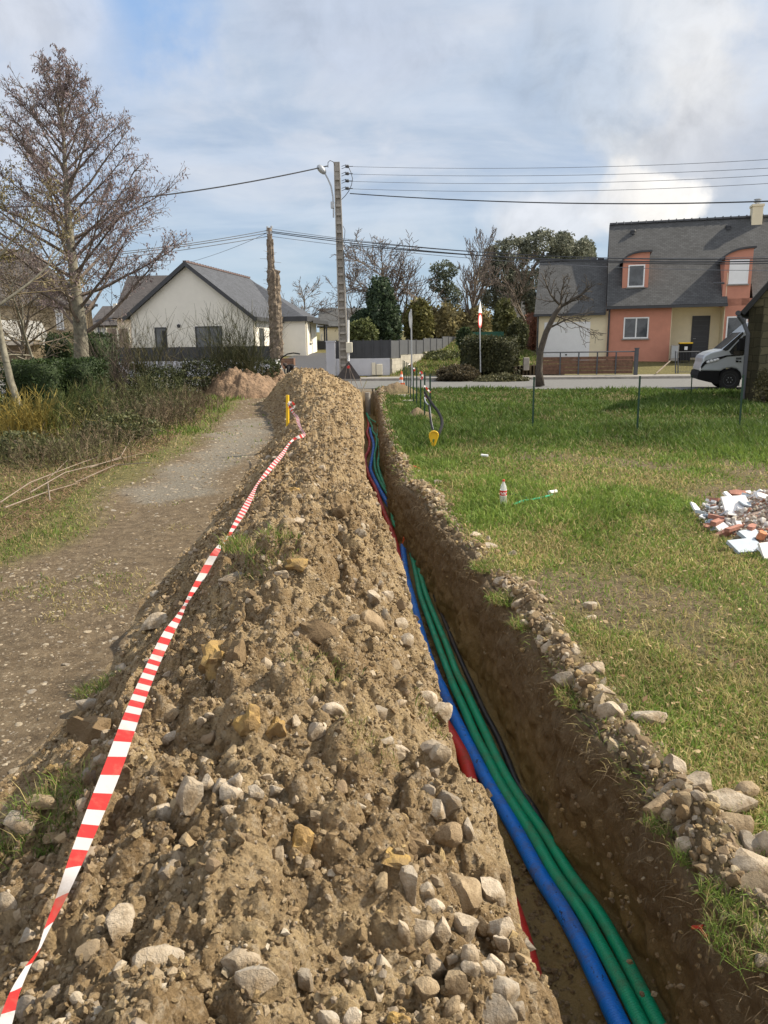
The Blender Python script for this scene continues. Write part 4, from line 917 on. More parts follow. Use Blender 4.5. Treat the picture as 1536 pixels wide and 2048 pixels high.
M['darkbark'] = simple('dark_bark', (0.075, 0.062, 0.048), .9, .4, 8, .6, 30)
M['twig'] = simple('twigs', (0.15, 0.12, 0.10), 0.9, 0.3, 6)
M['oliveTwig'] = simple('olive_twigs', (0.17, 0.135, 0.08), 0.9, 0.3, 6)
# big alder, left
tb = at(160, 745, 25.0); tb.z = -0.05; tt_ = at(119, 150, 25.0)
rg = np.random.default_rng(5); S = [[], [], []]; tips = []
npt = 22; trunk = []
for i in range(npt + 1):
    f = i / npt; p = np.array(tb.lerp(tt_, f)) + np.array([0.10 * math.sin(f * 7), 0.1 * math.cos(f * 5), 0]) * min(1, 4 * f) * (1 - f); trunk.append(p)
HT = tt_.z - tb.z
for i in range(npt):
    f = i / npt; ra = 0.27 * (1 - f) ** 1.15 + 0.012; rb = 0.27 * (1 - (i + 1) / npt) ** 1.15 + 0.012
    S[0].append((trunk[i], trunk[i + 1], ra * (1.25 if i == 0 else 1), rb))
leafpts = []
nb = 58
for b_ in range(nb):
    f = 0.22 + 0.76 * (b_ / nb) ** 0.92; k = f * npt; i = int(k); p = trunk[i] * (1 - (k - i)) + trunk[min(i + 1, npt)] * (k - i)
    az = b_ * 2.39996 + rg.uniform(-0.3, 0.3); up = R(18 + 40 * f) + rg.uniform(-0.12, 0.12)
    wdt = np.interp(f, [0.2, 0.32, 0.5, 0.7, 0.85, 1.0], [3.6, 3.4, 2.8, 1.75, 1.0, 0.25]) * rg.uniform(0.8, 1.15); Ln = wdt / math.cos(up) * 0.95
    d = np.array([math.cos(az) * math.cos(up), math.sin(az) * math.cos(up), math.sin(up)]); ns = 9; q = p.copy(); r0 = 0.028 + 0.055 * (1 - f)
    for s_i in range(ns):
        d = d + rg.normal(size=3) * 0.07 + np.array([0, 0, 0.012]); d /= np.linalg.norm(d); q2 = q + d * Ln / ns
        S[1].append((q, q2, r0 * (1 - 0.85 * s_i / ns), r0 * (1 - 0.85 * (s_i + 1) / ns)))
        if s_i > 0:
            for _ in range(3 if s_i > 2 else 1):
                o = np.cross(d, rg.normal(size=3)); o /= np.linalg.norm(o); o[2] = abs(o[2]) * 0.4
                grow(rg, q2, d * 0.6 + o * 0.8, Ln * 0.30 * (1.15 - 0.5 * s_i / ns) * rg.uniform(0.6, 1.2), 0.013, 1, [[], S[1], S[2], S[2]], leafpts, [0, 5], 0.13, 0.02, [0, 0.45], [0, 0.8])
        q = q2
alder = empty('alder_tree', tuple(tb), 'tall alder with upright pale trunk and brown catkins in front of the stone house', 'tree')
V, Q = tubes_np(S[0], 10); np_obj('trunk', V, [Q], M['palebark'], alder, smooth=True)
S1 = [(a, b, max(x, 0.007), max(y_, 0.006)) for a, b, x, y_ in S[1]]; S2 = [(a, b, max(x, 0.0055), max(y_, 0.005)) for a, b, x, y_ in S[2]]
V, Q = tubes_np(S1 + S2, 4); np_obj('crown', V, [Q], M['twig'], alder)
tp = np.array(leafpts); hf_ = (tp[:, 2] - tb.z) / HT; tp = tp[rg.uniform(size=len(tp)) < np.interp(hf_, [0.3, 0.6, 0.8, 1.0], [1, .75, .4, .25])]; n_ = 19000; c = tp[rg.integers(len(tp), size=n_)] + rg.normal(size=(n_, 3)) * 0.05
V, q, C = leaf_cards(n_, c, np.full(n_, 0.095), (0.15, 0.11, 0.115), (0.30, 0.235, 0.24), rg, 1.6); np_obj('catkins', V, [q], M['leaf'], alder, cols=C)
print('alder', len(S1), len(S2), len(tp))
# trees at the left edge
b0 = at(40, 800, 19.0); b0.z = 0; d_ = at(-35, 560, 19.0) - b0
tree('leaning_tree', b0, d_, 6.5, 0.10, 31, [14, 7, 5], 0.10, 0.05, [0.55, 0.5, 0.5], [0.8, 0.7, 0.7], 'pale barked tree leaning left out of the picture at its left edge', 'palebark', 'oliveTwig', leaves=(3500, 0.07, (0.14, 0.12, 0.06), (0.24, 0.2, 0.1), 0.08, 0.6), minr=0.006)
b0 = at(-140, 800, 21.0); b0.z = 0
tree('olive_tree', b0, (0.10, 0, 1), 6.6, 0.15, 33, [16, 9, 6], 0.10, 0.03, [0.5, 0.5, 0.45], [0.9, 0.8, 0.7], 'olive brown twiggy tree reaching in from the left picture edge behind the alder', 'bark', 'oliveTwig', leaves=(9000, 0.07, (0.12, 0.11, 0.045), (0.22, 0.19, 0.08), 0.10, 0.3), minr=0.006)
b0 = at(60, 780, 27.0); b0.z = 0
tree('brown_thicket_tree', b0, (0.0, 0, 1), 4.0, 0.10, 35, [26, 9, 6], 0.14, 0.04, [0.7, 0.5, 0.45], [0.9, 0.8, 0.7], 'dense brown twiggy tree in front of the roof of the stone house', 'bark', 'oliveTwig', leaves=(4000, 0.06, (0.13, 0.10, 0.06), (0.2, 0.15, 0.1), 0.08, 0.2), minr=0.007)
b0 = at(84, 745, 23.0); b0.z = 0
tree('young_tree', b0, (-0.12, 0, 1), 3.9, 0.06, 37, [12, 6, 4], 0.14, 0.02, [0.55, 0.5, 0.45], [1.0, 0.8, 0.7], 'small bare tree with thin trunk before the balcony of the stone house', 'palebark', 'twig', minr=0.006)
# bare trees beyond the road
def far_tree(px, pyb, pyt, Y, seed, label, kids, wig, upw, ratio, ang, r=0.2, name='bare_tree', lf=0.95, split=1, **kw):
    b = at(px, pyb, Y); t = at(px, pyt, Y); return tree(name, b, (0, 0, 1), (t.z - b.z) * lf, r, seed, kids, wig, upw, ratio, ang, label, **kw)
GRP = None
far_tree(802, 720, 470, 62, 41, 'wide round crowned bare tree behind the dark evergreen, right of the tall pole', [30, 11, 7], 0.12, 0.02, [0.66, 0.5, 0.5], [0.9, 0.8, 0.7], 0.24, twigmat='twig', minr=0.018, lf=0.80)
far_tree(943, 705, 440, 60, 43, 'tall narrow bare tree with upswept branches behind the road sign', [28, 9, 6], 0.06, 0.12, [0.5, 0.5, 0.45], [0.6, 0.55, 0.6], 0.2, twigmat='twig', minr=0.016, lf=0.72)
far_tree(606, 690, 585, 75, 45, 'low bare tree showing over the roof of the white bungalow', [18, 9, 5], 0.10, 0.04, [0.75, 0.5, 0.5], [0.9, 0.7, 0.7], 0.15, twigmat='twig', minr=0.018)
far_tree(730, 700, 570, 58, 47, 'thin bare tree between the tall pole and the dark evergreen', [12, 8, 5], 0.12, 0.04, [0.7, 0.5, 0.5], [0.9, 0.7, 0.7], 0.1, twigmat='twig', minr=0.014)
far_tree(1055, 690, 520, 58, 49, 'grey bare tree against the dark pine beside the garage', [16, 9, 5], 0.10, 0.06, [0.65, 0.5, 0.5], [0.8, 0.7, 0.7], 0.14, twigmat='twig', minr=0.014)
# leaning fruit tree in front of the garage
b0 = at(1078, 772, 29.5); b0.z = 0; P0 = [at(x, y, 29.5) for x, y in ((1080, 772), (1078, 742), (1080, 705), (1092, 665), (1110, 628), (1122, 612))]
root = empty('fruit_tree', tuple(b0), 'crooked bare fruit tree with leaning trunk in front of the white garage door', 'tree')
mb = MB(); mb.tube(P0, [0.19, 0.14, 0.125, 0.11, 0.10, 0.085], 10); mb.build('trunk', M['darkbark'], root, smooth=True)
rg = np.random.default_rng(53); S = [[], [], [], []]; tips = []
for (x0, y0), (x1, y1), r_ in (((1120, 613), (1165, 590), 0.07), ((1122, 612), (1085, 560), 0.05), ((1121, 613), (1124, 565), 0.05), ((1100, 655), (1160, 640), 0.04), ((1110, 630), (1180, 655), 0.035), ((1140, 600), (1185, 575), 0.04)):
    a = at(x0, y0, 29.5); b = at(x1, y1, 29.5 + rg.uniform(-0.5, 0.5)); dd = b - a
    grow(rg, np.array(a), np.array(dd), dd.length * 1.15, r_, 1, S, tips, [0, 9, 5], 0.13, 0.02, [0, 0.55, 0.5], [0, 0.8, 0.8])
S = [(a, b, max(x, 0.009), max(y_, 0.008)) for L_ in S for a, b, x, y_ in L_]
V, Q = tubes_np(S, 4); np_obj('crown', V, [Q], M['darkbark'], root)
# ------------------------------------------------------------------ evergreens, hedges and bushes
def lumps(rg, c, dims, nl, r, box=False):
    P = []
    while len(P) < nl:
        v = rg.uniform(-1, 1, 3)
        if not box and np.linalg.norm(v) > 1: continue
        P.append(np.array(c) + v * np.array(dims))
    return P
def foliage(name, base, shape, seed, n, size, c1, c2, label, cat='bush', lump=0.35, nl=26, box=False, core=(0.02, 0.03, 0.012), droop=0, stemh=0.3, group=None, gap=0.0):
    """shape: list of (cx,cy,cz,rx,ry,rz) world ellipsoids or boxes; leaves cluster in clumps near the shell"""
    rg = np.random.default_rng(seed); root = empty(name, tuple(base), label, cat, group); Cs = []; Ws = []
    tot = sum(s[3] * s[5] for s in shape)
    cm = MB()
    for (cx, cy, cz, rx, ry, rz) in shape:
        m = int(n * rx * rz / tot); d = rg.normal(size=(m, 3)); d /= np.linalg.norm(d, axis=1)[:, None]
        if box: d = d / np.abs(d).max(1)[:, None]; d = np.clip(d * 1.0, -1, 1)
        f = 1 + lump * fbm(d[:, 0] * 2.6 + seed, d[:, 1] * 2.6 + d[:, 2] * 2.2, seed, 3) - np.abs(rg.normal(0, 0.10, m))
        if gap: 
            kk = fbm(d[:, 0] * 4 + seed, d[:, 2] * 4 + d[:, 1] * 3, seed + 9, 2) > -gap; d = d[kk]; f = f[kk]
        Cs.append(np.array([cx, cy, cz]) + d * f[:, None] * np.array([rx, ry, rz]))
        v, fc = ICO[3]; dd = v / np.abs(v).max(1)[:, None] if box else v
        ff = 0.84 + lump * 0.9 * fbm(dd[:, 0] * 2.6 + seed, dd[:, 1] * 2.6 + dd[:, 2] * 2.2, seed, 3)
        cm.add((np.array([cx, cy, cz]) + dd * ff[:, None] * np.array([rx, ry, rz])).tolist(), [tuple(q) for q in fc])
    c = np.concatenate(Cs); n = len(c)
    V, q, C = leaf_cards(n, c, np.full(n, size), c1, c2, rg, droop)
    tone = 0.75 + 0.5 * np.clip(fbm(c[:, 0] * 1.5 / max(lump, .2), c[:, 2] * 1.5 / max(lump, .2) + c[:, 1], seed + 4, 3) + 0.5, 0, 1); C = C * np.repeat(tone, 4)[:, None]
    if not gap:
        mc = simple('foliage_core', tuple((a + b) * 0.35 for a, b in zip(c1, c2)), 0.95, 0.4, 8, 0.8, 20, dist=0.05)
        cm.build('branches', mc, root, smooth=True)
    np_obj('foliage', V, [q], M['leaf'], root, cols=C)
    if stemh:
        sm = MB(); b = Vector(base); sm.tube([b, b + Vector((0, 0, stemh))], [0.06 + 0.03 * stemh, 0.05], 7); sm.build('trunk', M['bark'], root)
    return root
def px_shape(Y, items, dy=None):
    """items (px0, py0, px1, py1) rectangles at depth Y -> ellipsoids"""
    out = []
    for x0, y0, x1, y1 in items:
        a = at(x0, y1, Y); b = at(x1, y0, Y); out.append(((a.x + b.x) / 2, Y, (a.z + b.z) / 2, (b.x - a.x) / 2, dy or (b.x - a.x) / 2, (b.z - a.z) / 2))
    return out
DG1, DG2 = (0.022, 0.040, 0.016), (0.055, 0.082, 0.028)
def bushpx(name, Y, items, seed, n, size, c1, c2, label, **kw):
    sh = px_shape(Y, items, kw.pop('dy', None)); bx = np.mean([s[0] for s in sh]); zb = float(ground_z(bx, Y)); return foliage(name, (bx, Y, zb - 0.05), sh, seed, n, size, c1, c2, label, **kw)
bushpx('evergreen_tree', 56, [(728, 590, 800, 705), (738, 556, 786, 640), (700, 620, 760, 700)], 61, 9000, 0.24, (0.030, 0.052, 0.030), (0.075, 0.11, 0.055), 'dark bluish green bushy evergreen right of the tall pole', cat='tree', lump=0.3)
bushpx('shrub', 54, [(700, 640, 752, 700)], 62, 3000, 0.22, (0.07, 0.09, 0.035), (0.15, 0.17, 0.06), 'mid green shrub below the dark evergreen beside the tall pole')
bushpx('evergreen_tree', 66, [(862, 522, 915, 560), (858, 550, 905, 590), (880, 570, 925, 615)], 63, 4200, 0.18, (0.07, 0.09, 0.06), (0.15, 0.17, 0.11), 'small dark pine between the two bare trees', cat='tree', gap=0.35, lump=0.5, stemh=4.5)
bushpx('shrub', 58, [(810, 600, 862, 690)], 64, 3600, 0.28, (0.12, 0.125, 0.04), (0.24, 0.22, 0.08), 'yellowish green bush left of the willow thicket')
bushpx('shrub', 60, [(850, 612, 935, 695), (925, 618, 985, 690)], 65, 5200, 0.30, (0.20, 0.175, 0.085), (0.34, 0.29, 0.14), 'olive yellow willow thicket under the bare trees')
bushpx('shrub', 56, [(985, 600, 1030, 690)], 66, 3000, 0.26, (0.08, 0.09, 0.035), (0.16, 0.16, 0.065), 'green bush behind the round road sign')
# big pines
pr = np.random.default_rng(67); sh = []
for x0, y0, x1, y1 in [(955, 520, 1040, 575), (975, 478, 1065, 540), (1040, 462, 1120, 520), (1000, 540, 1110, 600), (1080, 500, 1170, 560), (1105, 468, 1150, 520), (1140, 480, 1188, 540), (960, 570, 1040, 620), (1050, 580, 1130, 640), (1120, 530, 1190, 600)]:
    sh += px_shape(64, [(x0, y0, x1, y1)], 1.6)
root = foliage('pine_tree', (at(1060, 700, 64).x, 64, 1.8), sh, 67, 48000, 0.19, (0.11, 0.122, 0.088), (0.24, 0.25, 0.18), 'broad dark grey green pine rising behind the garage roof', cat='tree', gap=0.30, lump=0.5, stemh=0)
mb = MB()
for x0, y0, x1, y1, r_ in ((1062, 690, 1050, 560, 0.28), (1050, 560, 1010, 520, 0.14), (1050, 570, 1090, 500, 0.16), (1062, 620, 1130, 540, 0.12), (1055, 600, 985, 560, 0.12)):
    mb.tube([at(x0, y0, 64), at((x0 + x1) / 2, (y0 + y1) / 2 - 4, 64), at(x1, y1, 64)], [r_, r_ * 0.8, r_ * 0.4], 7)
mb.build('trunk', M['bark'], root)
bushpx('pine_tree', 70, [(1100, 470, 1150, 560), (1145, 480, 1192, 560), (1112, 465, 1135, 500)], 68, 14000, 0.19, (0.08, 0.10, 0.065), (0.17, 0.19, 0.12), 'darker pine with two tips right of the broad pine', cat='tree', lump=0.45)
# ivy hedge and brambles, middle
bushpx('ivy_hedge', 38.5, [(925, 675, 1032, 748), (935, 672, 985, 710)], 70, 8000, 0.13, (0.028, 0.036, 0.014), (0.085, 0.085, 0.035), 'block shaped ivy hedge behind the road sign pole', box=True, lump=0.10, dy=1.2)
bushpx('ivy_clump', 42, [(915, 655, 945, 700)], 71, 1600, 0.13, DG1, DG2, 'ivy clump at the upper end of the stepped fence')
bushpx('bramble', 35.5, [(875, 728, 955, 768)], 72, 4200, 0.10, (0.045, 0.040, 0.02), (0.11, 0.085, 0.045), 'low dark bramble patch left of the ivy hedge', lump=0.4, dy=1.0)
bushpx('bramble', 34.5, [(955, 748, 1060, 775)], 73, 4200, 0.10, (0.05, 0.058, 0.025), (0.13, 0.12, 0.055), 'brown green bramble patch at the foot of the ivy hedge', lump=0.4, dy=0.8)
bushpx('hedge', 44, [(1015, 640, 1055, 700)], 74, 2600, 0.14, (0.04, 0.05, 0.02), (0.10, 0.10, 0.045), 'tall clipped hedge left of the garage')
bushpx('bramble', 46, [(840, 700, 925, 735)], 75, 2400, 0.14, (0.05, 0.06, 0.02), (0.12, 0.13, 0.045), 'grassy bramble strip below the stepped fence')
# left hedges and thicket
bushpx('clipped_hedge', 31, [(108, 668, 165, 770)], 80, 5200, 0.085, (0.018, 0.036, 0.012), (0.05, 0.08, 0.022), 'clipped dark hedge left of the alder trunk', box=True, lump=0.12, dy=1.0)
bushpx('clipped_hedge', 31.5, [(164, 668, 222, 775)], 81, 5200, 0.085, (0.018, 0.036, 0.012), (0.05, 0.08, 0.022), 'clipped dark hedge right of the alder trunk', box=True, lump=0.12, dy=1.0)
bushpx('clipped_hedge', 20, [(28, 720, 134, 830)], 82, 9000, 0.06, (0.016, 0.034, 0.012), (0.05, 0.078, 0.022), 'bigger rounded dark laurel hedge at the left behind the yellow broom', box=True, lump=0.16, dy=0.8)
bushpx('clipped_hedge', 20.6, [(122, 718, 200, 822)], 83, 8000, 0.06, (0.014, 0.030, 0.010), (0.042, 0.068, 0.018), 'darkest laurel hedge next to the bigger rounded one', box=True, lump=0.16, dy=0.8)
for i, (x0, y0, x1, y1, Yd, lab) in enumerate([(225, 712, 300, 790, 25, 'ragged dark bush in front of the low white wall, left end'), (290, 720, 365, 800, 24, 'ragged bush second from the left in front of the low white wall'), (355, 705, 440, 780, 26, 'ragged bush before the bungalow sliding door'), (430, 690, 510, 770, 27.5, 'taller dark bush before the right corner of the bungalow'), (495, 700, 560, 762, 28.5, 'dark bush round the foot of the ivy covered pole')]):
    bushpx('ragged_bush', Yd, [(x0, y0 + 14, x1, y1)], 84 + i, 3200, 0.07, (0.022, 0.032, 0.014), (0.075, 0.085, 0.035), lab, lump=0.55, gap=0.5)
# upright shoots: broom bushes
def shoots(name, base, n, h, spread, lean, c1, c2, seed, label, wid=0.008, cat='bush', kids=2, dry=True):
    rg = np.random.default_rng(seed); S = []; base = np.array(base); Cc = []
    for _ in range(n):
        p = base + np.array([rg.normal() * spread[0], rg.normal() * spread[1], 0]); th = rg.uniform(0, 2 * PI); l = abs(rg.normal()) * lean
        d = np.array([math.cos(th) * math.sin(l), math.sin(th) * math.sin(l), math.cos(l)]); hh = h * rg.uniform(0.5, 1.1); q = p; t = rg.uniform(); col = np.array(c1) * (1 - t) + np.array(c2) * t
        for k in range(4):
            d = d + rg.normal(size=3) * 0.09 + np.array([d[0], d[1], 0]) * 0.10; d /= np.linalg.norm(d); q2 = q + d * hh / 4; S.append((q, q2, wid * (1 - 0.2 * k), wid * (0.8 - 0.2 * k))); Cc.append(col)
            if k > 0:
                for _ in range(kids):
                    o = d + rg.normal(size=3) * 0.35; o /= np.linalg.norm(o); S.append((q2, q2 + o * hh * 0.25 * rg.uniform(0.5, 1.2), wid * 0.5, wid * 0.3)); Cc.append(col * rg.uniform(0.8, 1.2))
            q = q2
    V, Q = tubes_np(S, 3); C = np.repeat(np.array(Cc), 6, 0)
    root = empty(name, tuple(base), label, cat)
    np_obj('shoots', V, [Q], M['dry'], root, cols=C); return root
def gz(px, py, Y=None):
    p = gnd(px, py); return (p.x, p.y, float(ground_z(p.x, p.y)) - 0.02)
shoots('yellow_broom', gz(50, 885), 170, 0.80, (0.22, 0.2), 0.34, (0.20, 0.16, 0.045), (0.36, 0.27, 0.07), 91, 'golden yellow broom bush near the left picture edge', 0.009)
shoots('broom_bush', gz(165, 855), 260, 0.75, (0.3, 0.25), 0.35, (0.045, 0.07, 0.02), (0.10, 0.12, 0.04), 92, 'green broom bush right of the yellow broom', 0.008)
shoots('broom_bush', gz(110, 880), 140, 0.8, (0.5, 0.2), 0.4, (0.06, 0.08, 0.025), (0.20, 0.17, 0.06), 93, 'low green and straw coloured bush between the yellow and green brooms', 0.007)
b0 = at(470, 760, 27); shoots('broom_bush', (b0.x, 27, 0), 260, 2.5, (0.5, 0.35), 0.18, (0.04, 0.05, 0.02), (0.10, 0.095, 0.05), 94, 'tall feathery broom bush in front of the bungalow corner', 0.010)
b0 = at(290, 780, 25); shoots('broom_bush', (b0.x, 25, 0), 90, 2.3, (0.35, 0.3), 0.3, (0.05, 0.055, 0.025), (0.14, 0.12, 0.06), 95, 'loose twiggy sapling clump in front of the small bungalow window', 0.010)
b0 = at(235, 790, 23); shoots('sapling_clump', (b0.x, 23, 0), 60, 2.1, (0.16, 0.16), 0.25, (0.09, 0.07, 0.06), (0.15, 0.12, 0.10), 96, 'thin brown saplings before the wooden fence panel', 0.010)
b0 = at(370, 775, 26); shoots('sapling_clump', (b0.x, 26, 0), 70, 1.7, (0.5, 0.3), 0.3, (0.05, 0.05, 0.03), (0.12, 0.10, 0.06), 97, 'twiggy saplings before the middle of the low white wall', 0.010)
bpos = [((265, 865), 0.9, 'purplish brown bramble clump beside the green brooms'), ((330, 850), 0.9, 'brown bramble clump nearer the soil heaps'), ((210, 895), 0.6, 'low dead bramble clump in front of the green broom'), ((130, 925), 0.55, 'low brown green bramble clump below the yellow broom'), ((40, 935), 0.55, 'bramble clump at the left picture edge below the yellow broom'), ((385, 820), 0.8, 'bramble clump at the foot of the rounded soil heap'), ((300, 825), 1.2, 'tall brown bramble clump behind the purplish one'), ((220, 835), 1.2, 'tall mixed bramble clump behind the green broom'), ((60, 800), 0.0, '')]
for i, ((px, py), h, lab) in enumerate(bpos):
    if h: shoots('bramble', gz(px, py), 190, h * .72, (0.5, 0.45), 0.7, (0.09, 0.07, 0.045) if i % 2 else (0.05, 0.06, 0.025), (0.24, 0.18, 0.12) if i not in (3, 6, 7) else (0.14, 0.15, 0.06), 100 + i, lab, 0.006, kids=3)
for i, (x0, y0, x1, y1, Yd, lab) in enumerate([(140, 800, 240, 870, 16.5, 'mid green undergrowth behind the green broom'), (235, 790, 330, 850, 19, 'dark undergrowth behind the purplish brambles'), (320, 775, 410, 820, 22, 'dark undergrowth left of the rounded soil heap'), (-40, 800, 60, 900, 14.5, 'green undergrowth at the left edge behind the yellow broom'), (180, 830, 300, 905, 14.0, 'low green undergrowth between the two brown bramble clumps'), (-30, 870, 110, 960, 11.5, 'low green undergrowth at the left edge below the yellow broom'), (270, 800, 390, 860, 18.0, 'grey green undergrowth nearest the grass strip by the soil heaps')]):
    bushpx('undergrowth', Yd, [(x0, y0, x1, y1 + 10)], 120 + i, 5000, 0.055, (0.035, 0.048, 0.018), (0.13, 0.13, 0.055), lab, lump=0.5, gap=0.5, dy=0.7)
# long dry canes lying over the verge
for i, pts in enumerate([[(0, 1005), (60, 965), (150, 930), (220, 905)], [(60, 985), (130, 945), (230, 920), (290, 905)], [(10, 1015), (90, 985), (160, 965)], [(100, 1000), (95, 960), (150, 905), (215, 880)], [(180, 935), (240, 915), (270, 865)], [(150, 965), (230, 930), (300, 925)]]):
    mb = MB(); mb.tube([gnd(x, y, 0.10 + 0.10 * math.sin(1.5 * k + i)) for k, (x, y) in enumerate(pts)], [0.007, 0.006, 0.005, 0.003][:len(pts)], 6)
    o = mb.build('dry_cane', M['greywood']); tag(o, ['longest dry cane reaching from the left picture edge over the verge', 'dry cane lying lower, parallel to the longest one', 'short dry cane nearest the left picture edge', 'arched dry cane rising over the longest one', 'dry cane end pointing up at the far end of the canes', 'dry cane crossing the far part of the verge'][i], 'cane', 'dry canes on the left verge')
# ================================================================== ROAD
def sheet(name, poly_rows, mat, dz, kind='structure', nx=30, **kw):
    """strip of ground-following quads: poly_rows = list of (xa, ya, xb, yb) rows"""
    V = []; 
    for xa, ya, xb, yb in poly_rows:
        for k in range(nx + 1):
            f = k / nx; X = xa + (xb - xa) * f; Y = ya + (yb - ya) * f; V.append((X, Y, float(base_z(X, Y)) * (dz[1]) + dz[0]))
    n = nx + 1; m = len(poly_rows); idx = (np.arange(m - 1)[:, None] * n + np.arange(nx)[None, :]).ravel()
    o = np_obj(name, V, [np.stack([idx, idx + 1, idx + n + 1, idx + n], 1)], mat, loc=(0, 33, 0)); tag(o, kind=kind, **kw); return o
ne = lambda X: 29.9 - 0.36 * max(X, 0) - 0.0 * X
fe = lambda X: 36.45 - 0.14 * X
xs = [-60, -20, -8, 0, 6, 12, 20, 60]
V = []; Fs = []
for X in xs: V += [(X, ne(X), 0.014), (X, fe(X), 0.014)]
for i in range(len(xs) - 1): Fs.append((2 * i, 2 * i + 2, 2 * i + 3, 2 * i + 1))
MB().add(V, Fs).build('road', M['asphalt'], loc=(0, 33, 0))['kind'] = 'structure'
mb = MB(); mb.hexa([(-60, fe(-60), -.1), (60, fe(60), -.1), (60, fe(60) + 0.16, -.1), (-60, fe(-60) + 0.16, -.1), (-60, fe(-60), .125), (60, fe(60), .125), (60, fe(60) + 0.16, .125), (-60, fe(-60) + 0.16, .125)])
mb.build('kerb', M['concrete'], loc=(0, 36, 0))['kind'] = 'structure'
mb = MB(); mb.hexa([(-60, fe(-60) + .163, -.1), (60, fe(60) + .163, -.1), (60, fe(60) + 1.7, -.1), (-60, fe(-60) + 1.7, -.1), (-60, fe(-60) + .163, .12), (60, fe(60) + .163, .12), (60, fe(60) + 1.7, .14), (-60, fe(-60) + 1.7, .14)])
mb.build('pavement', M['pavement'], loc=(0, 37, 0))['kind'] = 'structure'
sheet('driveway', [(-5.3, 38.05, -2.9, 38.05), (-5.6, 41, -2.7, 41), (-6.5, 44, -2.5, 44), (-5.2, 50, -2.3, 50)], M['darkasphalt'], (0.03, 1), nx=8)

# ================================================================== BUILDINGS
class Fr:
    def __init__(s, A, d):
        s.A = Vector((A[0], A[1], 0)); s.d = Vector((d[0], d[1], 0)).normalized(); s.n = Vector((s.d.y, -s.d.x, 0))
    def P(s, t, o, z): return s.A + s.d * t + s.n * o + Vector((0, 0, z))
    def px(s, x, y, o=0.0):
        r = ray(x, y); k = r.x / r.y; b = s.A + s.n * o; t = (k * b.y - b.x) / (s.d.x - k * s.d.y); Y = b.y + s.d.y * t
        return t, CAMZ + r.z / r.y * Y
    def box(s, mb, t0, t1, o0, o1, z0, z1):
        return mb.hexa([s.P(t0, o0, z0), s.P(t1, o0, z0), s.P(t1, o1, z0), s.P(t0, o1, z0), s.P(t0, o0, z1), s.P(t1, o0, z1), s.P(t1, o1, z1), s.P(t0, o1, z1)])
    def bx(s, t0, t1, o0, o1, z0, z1): return s.box(MB(), t0, t1, o0, o1, z0, z1)
def add_window(fr, root, x0, y0, x1, y1, o=0.0, frame='whitepaint', panes=2, name='window', glass='glass', sill=True, fw=0.07, shutter=None, parent_o=None):
    t0, z1 = fr.px(x0, y0, o); t1, z0 = fr.px(x1, y1, o); t1b, _ = fr.px(x1, y0, o); _, z0b = fr.px(x0, y1, o); z0 = (z0 + z0b) / 2
    return window_tz(fr, root, t0, t1, z0, z1, o, frame, panes, name, glass, sill, fw, shutter)
def window_tz(fr, root, t0, t1, z0, z1, o=0.0, frame='whitepaint', panes=2, name='window', glass='glass', sill=True, fw=0.07, shutter=None):
    mb = MB()
    for a, b, c_, e in ((t0, t0 + fw, z0, z1), (t1 - fw, t1, z0, z1), (t0 + fw, t1 - fw, z0, z0 + fw), (t0 + fw, t1 - fw, z1 - fw, z1)): fr.box(mb, a, b, o + 0.005, o + 0.035, c_, e)
    for k in range(1, panes):
        tc_ = t0 + (t1 - t0) * k / panes; fr.box(mb, tc_ - fw * 0.5, tc_ + fw * 0.5, o + 0.005, o + 0.032, z0 + fw, z1 - fw)
    w = mb.build(name, M[frame], root)
    g = fr.bx(t0 + fw * 0.6, t1 - fw * 0.6, o + 0.002, o + 0.012, z0 + fw * 0.6, z1 - fw * 0.6).build('pane', M[shutter or glass], w)
    if sill: fr.bx(t0 - 0.06, t1 + 0.06, o + 0.002, o + 0.09, z0 - 0.07, z0 - 0.003).build('sill', M['pavement'], w)
    return w
# ---- terracotta and cream house on the right
hf = Fr((12.76, 43.5), (0.964, -0.264)); root = empty('house', tuple(hf.P(3, -2, 0.5)), 'two storey terracotta and cream house with dark slate roof and two round topped dormers', 'house')
t41, _ = hf.px(1341, 660); t47, _ = hf.px(1447, 660); t508, _ = hf.px(1508, 560); tend = 13.5
_, zE = hf.px(1208, 613, 0.3); _, zR = hf.px(1207, 450, -4.2); g0 = 0.2
wall = MB(); hf.box(wall, 0, t41, -8, 0, g0, zE + 0.25); hf.box(wall, t47, tend, -8, 0, g0, zE + 0.25); wall.build('wall', M['terracotta'], root)
wl = MB(); hf.box(wl, t41 + .004, t47 - .004, -8, -1.3, g0, zE + 0.2); hf.box(wl, t41 + .004, t41 + 0.03, -1.297, -0.005, g0, zE + .2); wl.build('porch_wall', M['cream'], root)['label'] = 'cream rendered recessed porch wall'
hf.bx(t47 - 0.03, t47 - 0.004, -1.297, 0.004, g0, zE + 1.6).build('return_wall', M['cream'], root)
hf.bx(t41 + .03, t47 - .03, -1.29, 0.0, zE - 0.12, zE - 0.05).build('porch_ceiling', M['cream'], root)
def rz(o): return zE + (0.35 - o) / (0.35 + 4.2) * (zR - zE)
def rq(t0, t1, o0=0.35, o1=-4.2): return [hf.P(t0, o0, rz(o0)), hf.P(t1, o0, rz(o0)), hf.P(t1, o1, rz(o1)), hf.P(t0, o1, rz(o1))]
roof = quad_uv('roof', [rq(-0.12, t47 + 0.05), rq(t47 + 0.05, t508, -0.6), rq(t508, tend), [hf.P(tend, -8.8, zE), hf.P(-0.12, -8.8, zE), hf.P(-0.12, -4.2, zR), hf.P(tend, -4.2, zR)]], M['slate'], root, thick=0.14)
